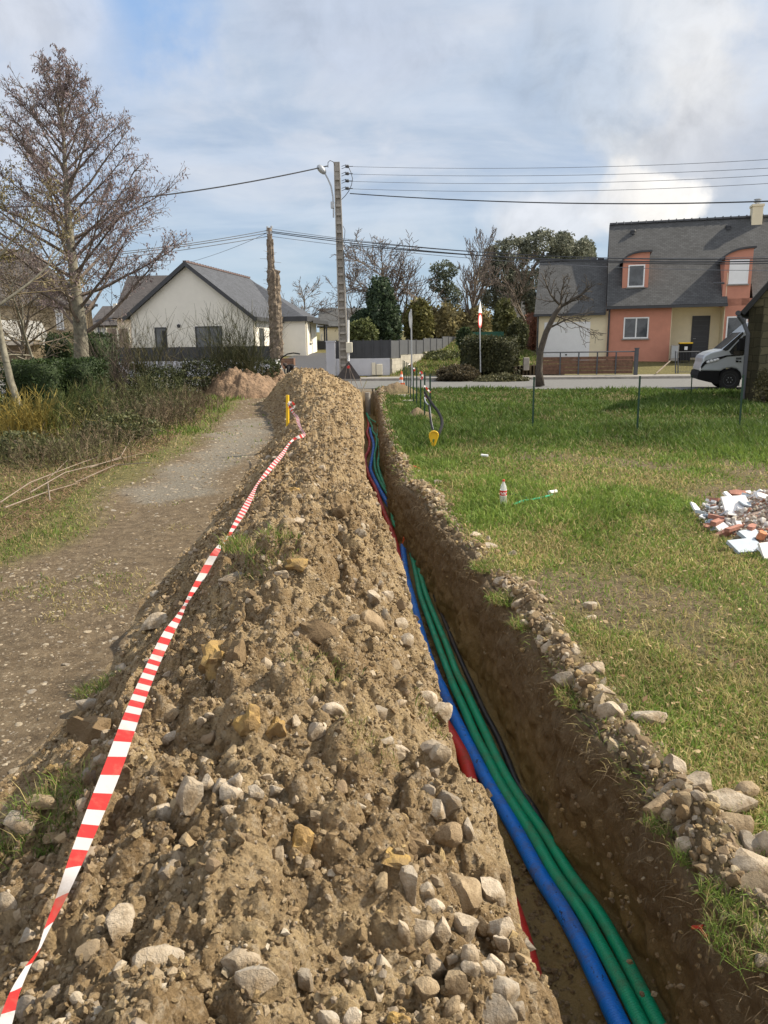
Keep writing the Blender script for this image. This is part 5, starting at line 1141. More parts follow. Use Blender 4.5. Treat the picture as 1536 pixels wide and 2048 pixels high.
gw = MB(); gw.prism([hf.P(0, -0.02, zE + .2), hf.P(0, -4.2, zR - 0.2), hf.P(0, -8.3, zE + .2)], hf.d * 0.2); gw.build('gable', M['terracotta'], root)
rd = MB(); 
k = -0.12
while k < tend: rd.box(hf.P(k + 0.2, -4.2, zR + 0.03), (0.36, 0.24, 0.10), hf.d); rd.box(hf.P(k + 0.40, -4.2, zR + 0.06), (0.05, 0.26, 0.13), hf.d); k += 0.42
rd.build('ridge_tiles', M['anthracite2'], roof)
gt = MB(); hf.box(gt, -0.15, t47 + 0.05, 0.353, 0.47, zE - 0.16, zE - 0.02); gt.build('gutter', M['anthracite'], root)
dp = MB(); dp.tube([hf.P(0.05, 0.06, g0), hf.P(0.05, 0.06, zE - 0.2), hf.P(0.05, 0.4, zE - 0.08)], 0.05, 8); dp.build('downpipe', M['anthracite'], root)
dp = MB(); tq, zq = hf.px(1432, 564, 0.9); dp.tube([hf.P(tq, 0.0, zq), hf.P(tq + 0.55, 0.0, zq - 0.01)], 0.05, 8); dp.build('vent_pipe', M['anthracite2'], root)
ch = MB(); c0, z0c = hf.px(1501, 452, -4.0); c1, _ = hf.px(1522, 452, -4.0); _, z1c = hf.px(1510, 414, -4.0); hf.box(ch, c0, c1, -4.5, -3.75, z0c - 1.0, z1c); hf.box(ch, c0 - 0.05, c1 + 0.05, -4.55, -3.7, z1c + .002, z1c + 0.12)
chm = ch.build('chimney', M['cream'], roof)
for nm, x, y in (('roof_vent', 1266, 471), ('roof_vent', 1456, 461)):
    tv, zv = hf.px(x, y, -3.6); mb = MB(); mb.lathe(hf.P(tv, -3.6, rz(-3.6)), [(0.13, -0.05), (0.13, 0.1), (0.17, 0.11), (0.15, 0.2), (0.02, 0.24)], 12); mb.build(nm, M['anthracite'], root)
mb = MB(); mb.lathe(hf.P((c0 + c1) / 2, -4.1, z1c + 0.12), [(0.12, 0), (0.12, 0.12), (0.2, 0.13), (0.2, 0.18), (0.13, 0.19), (0.13, 0.26), (0.2, 0.27), (0.2, 0.31), (0.02, 0.33)], 14); mb.build('flue', M['galv'], root)
def dormer(pts, y1, xa, xb, oface, wy0, wy1, wx0, wx1, shutter, panes, nm='dormer'):
    top = [hf.px(x, y, oface) for x, y in pts]; ta = top[0][0]; tb_ = top[-1][0]; zb = hf.px(xa, y1, oface)[1]
    poly = [hf.P(ta, oface, zb), hf.P(tb_, oface, zb)] + [hf.P(t, oface, z) for t, z in reversed(top)]
    D = MB(); D.prism(poly, -hf.n * 3.2); dm = D.build(nm, M['terracotta'], root)
    rr_ = MB(); T = [(ta - 0.18, top[0][1] - 0.22)] + top + [(tb_ + 0.12, top[-1][1] - 0.0)]
    up = [hf.P(t, oface + 0.14, z + 0.10) for t, z in T]; lo_ = [hf.P(t, oface + 0.14, z + 0.004) for t, z in T]
    for i in range(len(T) - 1):
        q = [lo_[i], lo_[i + 1], up[i + 1], up[i]]; rr_.prism(q, -hf.n * 3.0)
    rr_.build('dormer_roof', M['anthracite'], dm)
    add_window(hf, root, wx0, wy0, wx1, wy1, oface, panes=panes, shutter=shutter)
_, zb1 = hf.px(1250, 575, 0); o1 = 0.35 - (zb1 - zE) / (zR - zE) * 4.55; _, zb1 = hf.px(1250, 575, o1); o1 = 0.35 - (zb1 - zE) / (zR - zE) * 4.55 + 0.03
dormer([(1247, 520), (1256, 513), (1268, 508), (1282, 505), (1300, 504)], 577, 1247, 1300, o1, 530, 574, 1257, 1288, None, 1)
dormer([(1451, 513), (1462, 506), (1475, 501), (1490, 498), (1508, 496)], 612, 1451, 1508, 0.0, 520, 568, 1460, 1495, 'whitepaint', 1, 'wall_dormer')
add_window(hf, root, 1248, 635, 1296, 677, 0.0); add_window(hf, root, 1454, 633, 1492, 677, 0.0, panes=1)
t0, z1 = hf.px(1385, 632, -1.3); t1, _ = hf.px(1421, 632, -1.3); dr = hf.bx(t0, t1, -1.297, -1.25, 0.75, z1).build('front_door', M['anthracite'], root)
db = MB()
for k in range(7): hf.box(db, t0 + .12, t1 - .12, -1.248, -1.243, 1.05 + k * 0.29, 1.07 + k * 0.29)
db.build('door_strips', M['anthracite2'], dr); hb = MB(); hb.tube([hf.P(t0 + .1, -1.22, 1.8), hf.P(t0 + .25, -1.2, 1.8)], 0.02, 6); hb.build('handle', M['galv'], dr)
# garage wing
_, zGe = hf.px(1140, 627, 0.1); _, zGr = hf.px(1140, 521, -3.2); tg, _ = hf.px(1073, 680, -0.15)
gw = MB(); hf.box(gw, tg, -0.004, -6.5, -0.15, g0, zGe + 0.1); gw.build('garage_wall', M['cream'], root)
quad_uv('garage_roof', [[hf.P(tg - .15, 0.12, zGe), hf.P(-0.14, 0.12, zGe), hf.P(-0.14, -3.2, zGr), hf.P(tg - .15, -3.2, zGr)], [hf.P(-0.14, -6.8, zGe), hf.P(tg - .15, -6.8, zGe), hf.P(tg - .15, -3.2, zGr), hf.P(-0.14, -3.2, zGr)]], M['slate'], root, thick=0.12)
mb = MB(); mb.prism([hf.P(tg, -0.2, zGe), hf.P(tg, -3.2, zGr - .15), hf.P(tg, -6.4, zGe)], hf.d * 0.2); mb.build('garage_gable', M['cream'], root)
mb = MB(); k = tg - .15
while k < -0.5: mb.box(hf.P(k + 0.2, -3.2, zGr + 0.03), (0.37, 0.2, 0.09), hf.d); k += 0.42
mb.build('garage_ridge', M['anthracite2'], root)
mb = MB(); hf.box(mb, tg - .18, -0.16, 0.123, 0.23, zGe - .13, zGe - .02); mb.tube([hf.P(tg + .06, -0.08, g0), hf.P(tg + .06, -0.08, zGe - .1)], 0.045, 8); mb.build('garage_gutter', M['anthracite'], root)
t0, z1 = hf.px(1089, 645, -0.15); t1, _ = hf.px(1181, 645, -0.15); gd = hf.bx(t0, t1, -0.147, -0.11, 0.55, z1).build('garage_door', M['whitepaint'], root)
mb = MB(); n_ = 26
for k in range(n_): a = t0 + 0.05 + (t1 - t0 - 0.1) * k / n_; hf.box(mb, a, a + (t1 - t0) / n_ * 0.55, -0.108, -0.096, 0.6, z1 - 0.06)
mb.build('ribs', M['whitepaint'], gd); mb = MB(); mb.lathe(hf.P((t0 + t1) / 2, -0.09, 1.0), [(0.05, 0), (0.05, 0.02)], 10, hf.n); mb.build('handle', M['black'], gd)
# bins and cabinet by the porch
def bin_(px0, px1, y0, y1, o, lid, label, body='black'):
    t0, z1 = hf.px(px0, y0, o); t1, z0 = hf.px(px1, y1, o); c = hf.P((t0 + t1) / 2, o, z0); w = t1 - t0
    r = empty('wheeled_bin', tuple(c), label, 'bin'); m = MB(); u = hf.d; n = hf.n
    m.hexa([c + u * (sx * w * 0.40) + n * (sy * w * 0.42) + Vector((0, 0, 0.06)) for sx, sy in ((-1, -1), (1, -1), (1, 1), (-1, 1))] + [c + u * (sx * w * 0.5) + n * (sy * w * 0.52) + Vector((0, 0, (z1 - z0) * 0.9)) for sx, sy in ((-1, -1), (1, -1), (1, 1), (-1, 1))]); m.build('body', M[body], r)
    m = MB(); m.bevbox(c + Vector((0, 0, (z1 - z0) * 0.94)), (w * 1.08, w * 1.15, (z1 - z0) * 0.075), 0.02, u); m.build('lid', M[lid], r)
    for sx in (-1, 1): m = MB(); m.lathe(c + u * (sx * w * 0.42) - n * w * 0.4 + Vector((0, 0, 0.1)), [(0.1, -0.03), (0.1, 0.03)], 14, u); m.build('wheel', M['rubber'], r)
    return r, c, w
r, c, w = bin_(1359, 1381, 684, 723, 0.3, 'yellow', 'black wheeled bin with a yellow lid and white sticker by the porch')
m = MB(); m.box(c + hf.n * w * 0.52 + Vector((0, 0, 0.72)), (0.16, 0.01, 0.18), hf.d); m.build('sticker', M['whitepaint'], r)
t0, z1 = hf.px(1342, 690, 0.6); t1, z0 = hf.px(1356, 722, 0.6); m = MB(); r = empty('meter_cabinet', tuple(hf.P((t0 + t1) / 2, .6, z0)), 'grey meter cabinet standing left of the yellow lidded bin', 'cabinet')
m.bevbox(hf.P((t0 + t1) / 2, 0.6, (z0 + z1) / 2), (t1 - t0, 0.3, z1 - z0), 0.02, hf.d); m.build('box', M['concrete'], r); m = MB(); m.box(hf.P((t0 + t1) / 2, 0.752, (z0 + z1) / 2 + .05), ((t1 - t0) * .8, .01, (z1 - z0) * .75), hf.d); m.build('door', M['galv'], r)
# gates
gf = Fr(tuple(at(1083, 740, 36.7))[:2], tuple(at(1270, 740, 36.1) - at(1083, 740, 36.7))[:2])
t1 = gf.px(1268, 740)[0]; zt = gf.px(1180, 704)[1]; zm = gf.px(1180, 713)[1]; zb = 0.2; gr_ = empty('driveway_gate', tuple(gf.P(t1 / 2, 0, .13)), 'long brown boarded gate with grey top rail in front of the garage', 'gate')
m = MB(); nbd = 5
for k in range(nbd): gf.box(m, 0.03, t1 - 0.06, -0.015, 0.015, zb + (zm - zb) * k / nbd + 0.008, zb + (zm - zb) * (k + 1) / nbd - 0.006)
m.build('boards', M['wood'], gr_); m = MB(); m.tube([gf.P(0, 0.03, zt), gf.P(t1, 0.03, zt)], 0.03, 6)
for k in range(6): a = t1 * k / 5.0; gf.box(m, a - 0.03, a + 0.03, 0.02, 0.06, zb - .03, zt)
m.build('frame', M['galv2'] if 'galv2' in M else M['anthracite2'], gr_)
m = MB(); gf.box(m, t1, t1 + 0.16, -0.08, 0.08, 0.1, zt + 0.12); gf.box(m, t1 - .02, t1 + .18, -.1, .1, zt + .123, zt + .17); m.build('gate_post', M['anthracite2'], gr_)
g2 = empty('garden_gate', tuple(at(1372, 745, 35.2)), 'low grey wire garden gate left of the parked van', 'gate'); m = MB()
for x in (1351, 1356, 1393, 1399): m.tube([at(x, 747, 35.2), at(x, 702 if x in (1351, 1399) else 706, 35.2)], 0.025, 6)
m.tube([at(1351, 704, 35.2), at(1399, 703, 35.2)], 0.02, 6); m.tube([at(1351, 744, 35.2), at(1399, 744, 35.2)], 0.015, 6); m.build('gate_frame', M['anthracite2'], g2)
m = MB()
for k in range(12): x = 1358 + k * 3; m.tube([at(x, 743, 35.2), at(x, 705, 35.2)], 0.005, 4)
m.build('bars', M['anthracite2'], g2)
mb = MB(); mb.tube([at(1312, 747, 35.6), at(1340, 722, 36.5)], 0.03, 6); tag(mb.build('wooden_stake', M['greywood']), 'pale wooden stake leaning on the grass right of the brown gate', 'stake')
# ---- white bungalow, left
a9 = R(9.2); v9 = Vector((math.sin(a9), math.cos(a9), 0)); r9 = Vector((math.cos(a9), -math.sin(a9), 0)); Ar = at(508, 700, 43.7); Wd = 7.35
bf = Fr((Ar.x - r9.x * Wd, Ar.y - r9.y * Wd), (r9.x, r9.y)); root = empty('bungalow', tuple(bf.P(3.5, -4, 0.5)), 'white rendered bungalow with a wide gable and grey slate roof across the road', 'house')
zEv = bf.px(508, 628)[1] + .05; tp_, zP = bf.px(373, 524); _, zEl = bf.px(262, 625); g0 = 0.1; DL = 10.7
m = MB(); m.prism([bf.P(0, 0, g0), bf.P(Wd, 0, g0), bf.P(Wd, 0, zEv - .1), bf.P(tp_, 0, zP - .15), bf.P(0, 0, zEl - .1)], v9 * 11.5); m.build('wall', M['white_render'], root)
q1 = [bf.P(Wd + .25, .3, zEv - .2), bf.P(Wd + .25, -11.8, zEv - .2), bf.P(tp_, -DL, zP), bf.P(tp_, .3, zP)]; q2 = [bf.P(-.3, -11.8, zEl - .25), bf.P(-.3, .3, zEl - .25), bf.P(tp_, .3, zP), bf.P(tp_, -DL, zP)]
rf = quad_uv('roof', [q1, q2, [bf.P(Wd + .25, -11.8, zEv - .2), bf.P(-.3, -11.8, zEl - .25), bf.P(tp_, -DL, zP)]], M['lightslate'], root, thick=0.16)
m = MB(); a = bf.P(-.35, .31, zEl - .3); b = bf.P(tp_, .31, zP + .02); c = bf.P(Wd + .3, .31, zEv - .25); dn = Vector((0, 0, -.26))
m.prism([a, b, b + dn, a + dn], bf.n * .03); m.prism([b, c, c + dn, b + dn], bf.n * .03); m.build('bargeboard', M['anthracite'], root)
m = MB(); k = 0
while k < DL: m.box(bf.P(tp_, .1 - k, zP + .01), (.20, .38, .09), r9); m.box(bf.P(tp_, -.1 - k, zP + .04), (.22, .06, .09), r9); k += .42
m.build('ridge_tiles', simple('brown_ridge', (0.14, 0.10, 0.095), 0.9), rf)
sf = Fr(tuple(bf.P(Wd, 0, 0))[:2], (v9.x, v9.y)); sf.n = r9.copy()
m = MB(); sf.box(m, -.28, 11.7, .253, .36, zEv - .42, zEv - .22); m.build('gutter', M['anthracite'], root)
m = MB(); m.tube([sf.P(.12, .3, zEv - .35), sf.P(.06, .06, zEv - .65), sf.P(.06, .06, .5)], .045, 8); m.build('downpipe', M['offwhite'], root)
# wing
WG = 1.72; wf = Fr(tuple(sf.P(5, 0, 0))[:2], (r9.x, r9.y)); zW = wf.px(606, 640)[1]
m = MB(); wf.box(m, .004, WG, -2.9, 0, g0, zW + .05); m.build('wing_wall', M['white_render'], root)
rt_ = wf.P(WG + .15, .2, zW + .12); e1 = wf.P(.0, .2, zEv - .1); R1 = bf.P(tp_ + .1, -DL + .1, zP - .12)
quad_uv('wing_roof', [[e1, rt_, R1], [rt_, wf.P(WG + .15, -3.2, zW + .12), R1]], M['lightslate'], root, thick=.1)
m = MB(); wf.box(m, -.1, WG + .2, .203, .24, zW - .08, zW + .22); wf.box(m, WG + .153, WG + .2, -3.2, .2, zW - .08, zW + .22); m.build('fascia', M['anthracite'], root)
m = MB(); m.tube([wf.P(WG + .06, -.1, .5), wf.P(WG + .06, -.1, zW - .1)], .045, 8); m.build('downpipe', M['offwhite'], root)
ws = Fr(tuple(wf.P(WG, 0, 0))[:2], (v9.x, v9.y)); ws.n = r9.copy(); window_tz(ws, root, 1.0, 1.45, 1.9, 3.15, 0, 'offwhite', 1, sill=True)
add_window(bf, root, 390, 653, 447, 712, 0, 'anthracite', 2, 'sliding_door', sill=False); add_window(bf, root, 309, 655, 337, 712, 0, 'anthracite', 1, sill=False)
window_tz(sf, root, 1.1, 1.9, .7, 2.75, 0, 'anthracite', 1, 'side_door', sill=False)
m = MB(); t_, z_ = bf.px(358, 652); m.lathe(bf.P(t_, .05, z_), [(.02, -.1), (.09, -.08), (.1, .06), (.03, .1)], 12); m.build('wall_lamp', M['anthracite'], root)
# carport
cp = empty('carport', tuple(at(640, 715, 51.5)), 'dark flat roofed carport attached right of the bungalow', 'carport'); a = ws.P(2.2, 0.1, 0)
m = MB(); zc = at(640, 644, 51)[2]; m.hexa([(a.x, a.y - 1.5, zc - .12), (at(656, 640, 50).x, 50, zc - .2), (at(656, 640, 53).x, 54, zc - .2), (a.x, 54, zc - .12), (a.x, a.y - 1.5, zc + .1), (at(656, 640, 50).x, 50, zc + .02), (at(656, 640, 53).x, 54, zc + .02), (a.x, 54, zc + .1)]); m.build('roof', M['anthracite'], cp)
for x, y_ in ((654, 50.2), (650, 53.5)): m = MB(); p_ = at(x, 700, y_); m.box((p_.x, y_, (zc + 1) / 2), (.1, .1, zc - 1), (1, 0, 0)); m.build('post', M['anthracite'], cp)
def fence_px(name, label, Y0, x0, x1, ytop, ybot, mat, cat='fence', thick=.06, np_=0, postmat='anthracite', Y1=None, cap=None):
    Y1 = Y1 or Y0; f = Fr(tuple(at(x0, ybot, Y0))[:2], tuple(at(x1, ybot, Y1) - at(x0, ybot, Y0))[:2]); t1 = f.px(x1, ybot)[0]; zt = f.px((x0 + x1) / 2, ytop)[1]; zb = f.px((x0 + x1) / 2, ybot)[1]
    r = empty(name, tuple(f.P(t1 / 2, 0, zb)), label, cat); m = MB(); f.box(m, 0, t1, -thick / 2, thick / 2, zb, zt); m.build('panel' if cat == 'fence' else 'wall_body', M[mat], r)
    if cap: m = MB(); f.box(m, -.03, t1 + .03, -thick / 2 - .03, thick / 2 + .03, zt + .002, zt + .06); m.build('coping', M[cap], r)
    if np_:
        for k in range(np_ + 1): m = MB(); a = t1 * k / np_; f.box(m, a - .04, a + .04, thick / 2 + .002, thick / 2 + .05, zb, zt + .04); m.build('post', M[postmat], r)
    return r, f, t1, zb, zt
fence_px('low_wall', 'low white rendered wall in front of the bungalow, under the dark fence', 38.3, 212, 545, 722, 753, 'wallgrey', 'wall', .2)
fence_px('dark_fence', 'long dark fence on the low white wall in front of the bungalow', 38.3, 214, 545, 694, 721.8, 'black2' if 'black2' in M else 'anthracite', 'fence', .05, 9)
fence_px('wooden_fence', 'grey brown wooden fence panel with pale posts left of the bungalow', 41.5, 217, 262, 657, 705, 'greywood', 'fence', .05, 2, 'offwhite')
r, f, t1, zb, zt = fence_px('gate_pillar', 'pale grey rendered gate pillar with a flat cap left of the tall pole', 38.4, 654, 672, 684, 751, 'wallgrey', 'wall', .42, cap='wallgrey')
r, f, t1, zb, zt = fence_px('low_wall', 'pale grey rendered low wall behind the tall pole, right of the pillar', 38.5, 673, 780, 717, 751, 'wallgrey', 'wall', .2)
for x0, x1, y0, lab in ((743.5, 751.5, 725, 'taller narrow cream meter box set in the pale grey wall'), (752.5, 765, 728, 'wider cream meter box set in the pale grey wall')):
    ta, za = f.px(x0, y0, .12); tb_, zb_ = f.px(x1, 750, .12); rr_ = empty('meter_box', tuple(f.P((ta + tb_) / 2, .1, zb_)), lab, 'meter box')
    m = MB(); m.bevbox(f.P((ta + tb_) / 2, .15, (za + zb_) / 2), (tb_ - ta, .1, za - zb_), .015, f.d); m.build('box', M['offwhite'], rr_); m = MB(); m.box(f.P((ta + tb_) / 2, .203, (za + zb_) / 2), ((tb_ - ta) * .86, .006, (za - zb_) * .9), f.d); m.build('door', M['offwhite'], rr_)
fence_px('dark_fence', 'dark panel fence standing on the pale grey wall behind the tall pole', 38.5, 673, 781, 681, 716.8, 'anthracite', 'fence', .05, 6)
fence_px('dark_fence', 'dark fence at the back of the driveway, under the carport', 52.5, 624, 657, 682, 701.5, 'anthracite', 'fence', .05); fence_px('low_wall', 'pale wall at the back of the driveway', 52.4, 624, 657, 702, 727, 'wallgrey', 'wall', .2)
# stepped block wall and panels going uphill
P0 = at(780, 748, 38.7); P1 = at(917, 698, 58); lf = Fr((P0.x, P0.y), (P1.x - P0.x, P1.y - P0.y)); sw = empty('block_wall', tuple(lf.P(0, 0, 0)), 'stepped concrete block wall climbing the grass bank', 'wall'); sfz = empty('dark_fence', tuple(lf.P(2, 0, 1.2)), 'grey panel fence climbing in steps on the block wall', 'fence')
for i, (x0, x1, yb, yt, div) in enumerate([(780.5, 798, 717, 681, 1), (798.3, 846, 709, 680, 3), (846.3, 884, 702.5, 677, 3), (884.3, 917, 696, 673.5, 3)]):
    ta = lf.px(x0, yb)[0]; tb_ = lf.px(x1, yb)[0]; zt_ = lf.px((x0 + x1) / 2, yb)[1]; zz_ = lf.px((x0 + x1) / 2, yt)[1]
    A_ = lf.P(ta, .1, -.3); B_ = lf.P(tb_, .1, -.3); up = Vector((0, 0, zt_ + .3)); quad_uv('wall_section', [[A_, B_, B_ + up, A_ + up]], M['block'], sw, thick=.2)
    for k in range(div):
        m = MB(); a = ta + (tb_ - ta) * k / div; b = ta + (tb_ - ta) * (k + 1) / div; lf.box(m, a + .06, b - .06, -.02, .02, zt_ + .02, zz_); m.build('panel', M['anthracite2'], sfz)
        m = MB(); lf.box(m, b - .055, b + .055, -.05, .05, zt_ + .002, zz_ + .05); m.build('post', M['anthracite'], sfz)
for i, (x, y0, y1) in enumerate([(791.5, 655, 700), (829, 655, 700), (865, 654, 700), (901, 650, 690), (971, 648, 690), (1005.5, 647, 690), (644, 668, 705)]):
    m = MB(); a = at(x, y1, 60); b = at(x, y0, 60); m.bevbox(((a.x + b.x) / 2, 60, (a.z + b.z) / 2), (.15, .15, b.z - a.z), .02); o = m.build('concrete_post', M['concrete'] if i < 6 else M['offwhite'])
    tag(o, ['leftmost', 'second from the left', 'third from the left', 'rightmost'][i] + ' pale concrete post above the stepped grey fence' if i < 4 else (['left', 'right'][i - 4] + ' one of two pale concrete posts above the ivy hedge' if i < 6 else 'pale post behind the carport, left of the gate pillar'), 'post', ('posts above the stepped fence' if i < 4 else 'posts above the ivy hedge') if i < 6 else None)
M['greenmesh'] = simple('green_mesh', (0.03, 0.11, 0.075), 0.8, 0.2, 10)
m = MB(); m.prism([at(945, 664, 50), at(1008, 663, 50), at(1008, 674, 50), at(945, 676, 50)], (0, .04, 0)); tag(m.build('green_screen', M['greenmesh']), 'strip of dark green windbreak netting above the ivy hedge', 'netting')
m = MB(); a = at(1052, 728, 37.6); m.bevbox((a.x, a.y, a.z), (.27, .3, .62), .02); m.box((a.x + .02, a.y - .152, a.z + .08), (.14, .006, .3)); tag(m.build('utility_cabinet', M['concrete']), 'small pale utility cabinet at the corner before the garage', 'cabinet')
mb = MB(); 
for k in range(14):
    xx = 1032 + k * 7; p_ = at(xx, 735, 37.8); mb.box((p_.x, p_.y, .35), (.26, .3, .5 + .05 * math.sin(k * 3)))
tag(mb.build('garden_wall', M['fieldstone']), 'low rough stone garden wall left of the brown gate', 'wall')
# ---- stone house at far left
sh_ = Fr(tuple(at(-60, 700, 43))[:2], tuple(at(186, 700, 45.5) - at(-60, 700, 43))[:2]); root = empty('stone_house', tuple(sh_.P(3, -2, 0)), 'old stone house with slate roof, white balcony wall and steps at the far left', 'house')
tR = sh_.px(186, 650)[0]; zE2 = sh_.px(100, 606)[1]
quad_uv('wall', [[sh_.P(-3, 0, -1), sh_.P(tR, 0, -1), sh_.P(tR, 0, zE2), sh_.P(-3, 0, zE2)], [sh_.P(tR, 0, -1), sh_.P(tR, -8, -1), sh_.P(tR, -8, zE2), sh_.P(tR, 0, zE2)]], M['rubble_wall'], root, thick=.3)
zr2 = sh_.px(60, 500, -4)[1]; quad_uv('roof', [[sh_.P(-3, .3, zE2 - .1), sh_.P(tR + .3, .3, zE2 - .1), sh_.P(tR - 3.2, -4, zr2), sh_.P(-3, -4, zr2)], [sh_.P(tR + .3, .3, zE2 - .1), sh_.P(tR + .3, -8.3, zE2 - .1), sh_.P(tR - 3.2, -4, zr2)], [sh_.P(tR + .3, -8.3, zE2 - .1), sh_.P(-3, -8.3, zE2 - .1), sh_.P(-3, -4, zr2), sh_.P(tR - 3.2, -4, zr2)]], M['brownslate'], root, thick=.12)
m = MB(); sh_.box(m, -3, tR + .35, .303, .42, zE2 - .2, zE2 - .06); m.build('gutter', M['anthracite'], root)
M['curtain'] = simple('net_curtain', (0.42, 0.44, 0.46), 0.7, 0.5, 14)
add_window(sh_, root, 110, 623, 129, 659, 0, panes=2, shutter='curtain'); add_window(sh_, root, 158, 624, 170, 660, 0, panes=2, shutter='curtain')
for x0, x1 in ((107, 131), (156, 172)):
    ta, za = sh_.px(x0, 619, 0); tb_, _ = sh_.px(x1, 619, 0); sh_.bx(ta, tb_, .003, .1, za - .12, za + .05).build('lintel', M['white_render'], root)
# balcony + stair parapet
ob = 1.6; pts = [(-40, 640), (40, 640), (82, 643), (118, 716), (108, 716), (80, 680), (8, 680), (-40, 680)]
q = [sh_.px(x, y, ob) for x, y in pts]; m = MB(); m.prism([sh_.P(t, ob, z) for t, z in q], -sh_.n * .2); m.build('balcony_wall', M['white_render'], root)
ta, za = sh_.px(6, 682, ob); tb_, zb_ = sh_.px(84, 682, ob); sh_.bx(-3, tb_, 0.003, ob + .05, za - .22, za - .003).build('balcony_slab', M['concrete'], root)
t0, z1 = sh_.px(14, 685, 0); t1, z0 = sh_.px(68, 722, 0); sh_.bx(t0, t1, .003, .06, z0 - .3, z1).build('garage_door', M['greywood'], root)
t0, z1 = sh_.px(5, 650, 0); t1, z0 = sh_.px(16, 680, 0)
m = MB(); m.lathe(at(108, 713, 40), [(.10, 0), (.16, .32), (.18, .34), (.18, .38), (.02, .38)], 14, (0.8, 0, .6)); tag(m.build('clay_pot', M['orange2'] if 'orange2' in M else M['terracotta']), 'tipped terracotta pot at the foot of the balcony steps', 'pot')
m = MB(); m.hexa([at(0, 742, 36.5), at(36, 742, 36.5), at(36, 742, 36.8), at(0, 742, 36.8), at(0, 735, 36.5), at(36, 735, 36.5), at(36, 735, 36.8), at(0, 735, 36.8)]); tag(m.build('low_kerb_wall', M['concrete']), 'low pale concrete edge before the stone house garage', 'wall')
# far houses
def far_house(name, Y, x0, x1, ybase, yeave, yridge, wallm, roofm, label, depth=7, gable=False, inset=0, **kw):
    a = at(x0, ybase, Y); b = at(x1, ybase, Y); f = Fr((a.x, a.y), (1, 0)); w = b.x - a.x; zb = a.z - 1; ze = f.px((x0 + x1) / 2, yeave)[1]; zr = at((x0 + x1) / 2, yridge, Y + (0 if gable else depth / 2)).z
    r = empty(name, tuple(f.P(w / 2, -depth / 2, zb)), label, 'house'); m = MB()
    if gable: m.prism([f.P(0, 0, zb), f.P(w, 0, zb), f.P(w, 0, ze), f.P(w / 2, 0, zr), f.P(0, 0, ze)], -f.n * depth)
    else: m.prism([f.P(inset, 0, zb), f.P(inset, 0, ze), f.P(inset, -depth / 2, zr - .1), f.P(inset, -depth, ze), f.P(inset, -depth, zb)], f.d * (w - 2 * inset))
    m.build('wall', M[wallm], r)
    if gable: qs = [[f.P(-.2, .2, ze - .2), f.P(-.2, -depth, ze - .2), f.P(w / 2, -depth, zr), f.P(w / 2, .2, zr)][::-1], [f.P(w + .2, -depth, ze - .2), f.P(w + .2, .2, ze - .2), f.P(w / 2, .2, zr), f.P(w / 2, -depth, zr)][::-1]]
    else: qs = [[f.P(-.2, .3, ze - .1), f.P(w + .2, .3, ze - .1), f.P(w + .2, -depth / 2, zr), f.P(-.2, -depth / 2, zr)], [f.P(w + .2, -depth - .3, ze - .1), f.P(-.2, -depth - .3, ze - .1), f.P(-.2, -depth / 2, zr), f.P(w + .2, -depth / 2, zr)]]
    quad_uv('roof', qs, M[roofm], r, thick=.14); return r, f
far_house('house', 50.5, 241, 372, 720, 632, 551, 'white_render', 'brownslate', 'dark roofed rear house rising behind the left of the bungalow')
r, f = far_house('house', 62, 187, 250, 700, 648, 612, 'white_render', 'brownslate', 'small distant house with white framed windows between the stone house and the bungalow')
add_window(f, r, 193, 652, 202, 668, 0, panes=1); add_window(f, r, 203, 652, 213, 668, 0, panes=2)
m = MB(); f.box(m, f.px(223, 640)[0], f.px(230, 640)[0], -1.2, -.6, 3, f.px(226, 614)[1] + .3); m.build('chimney', M['white_render'], r)
r, f = far_house('house', 72, 640, 722, 700, 650, 616, 'cream', 'slate', 'distant house with a dark roof behind the tall pole')
r, f = far_house('house', 78, 690, 730, 700, 645, 612, 'cream', 'slate', 'distant gable end just right of the tall pole', gable=True)
r, f = far_house('house', 66, 1018, 1075, 700, 632, 585, 'white_render', 'slate', 'distant white house partly hidden behind the pines left of the garage'); add_window(f, r, 1022, 606, 1028, 622, .5, panes=1); add_window(f, r, 1036, 602, 1042, 620, .5, panes=1)
r, f = far_house('house', 74, 1040, 1080, 700, 640, 556, 'white_render', 'slate', 'tall white gable glimpsed between the pines and the garage roof', gable=True)
M['hedgered'] = None
bushpx('hedge', 50, [(1052, 628, 1075, 700)], 131, 1500, 0.12, (0.12, 0.05, 0.03), (0.24, 0.10, 0.06), 'russet beech hedge left of the garage wall', box=True, lump=.1, dy=1.0)
# ---- stone barn, right edge
Yb = 21.0; A_ = at(1482, 806, Yb); bF = Fr((A_.x, Yb), (math.cos(R(29)), -math.sin(R(29)))); wb = 5.6; zEb = at(1482, 612, Yb).z
t2, z2 = bF.px(1536, 523); zPk = min(zEb + (z2 - zEb) / t2 * wb / 2, zEb + 3.6)
root = empty('stone_barn', tuple(bF.P(2.6, -2, 0)), 'mossy dark stone barn with a steep roof verge at the right picture edge', 'barn')
quad_uv('wall', [[bF.P(0, 0, -.2), bF.P(wb, 0, -.2), bF.P(wb, 0, zEb), bF.P(wb / 2, 0, zPk), bF.P(0, 0, zEb)], [bF.P(0, -3.6, -.2), bF.P(0, 0, -.2), bF.P(0, 0, zEb), bF.P(0, -3.6, zEb)], [bF.P(wb, 0, -.2), bF.P(wb, -3.6, -.2), bF.P(wb, -3.6, zEb), bF.P(wb, 0, zEb)]], M['dark_stone'], root, thick=.35)
sl = (zPk - zEb) / (wb / 2); E0 = bF.P(-.2, .2, zEb + .1 - .2 * sl); Pk = bF.P(wb / 2, .2, zPk + .1); E1 = bF.P(wb + .2, .2, zEb + .1 - .2 * sl); dpt = -bF.n * 4.0
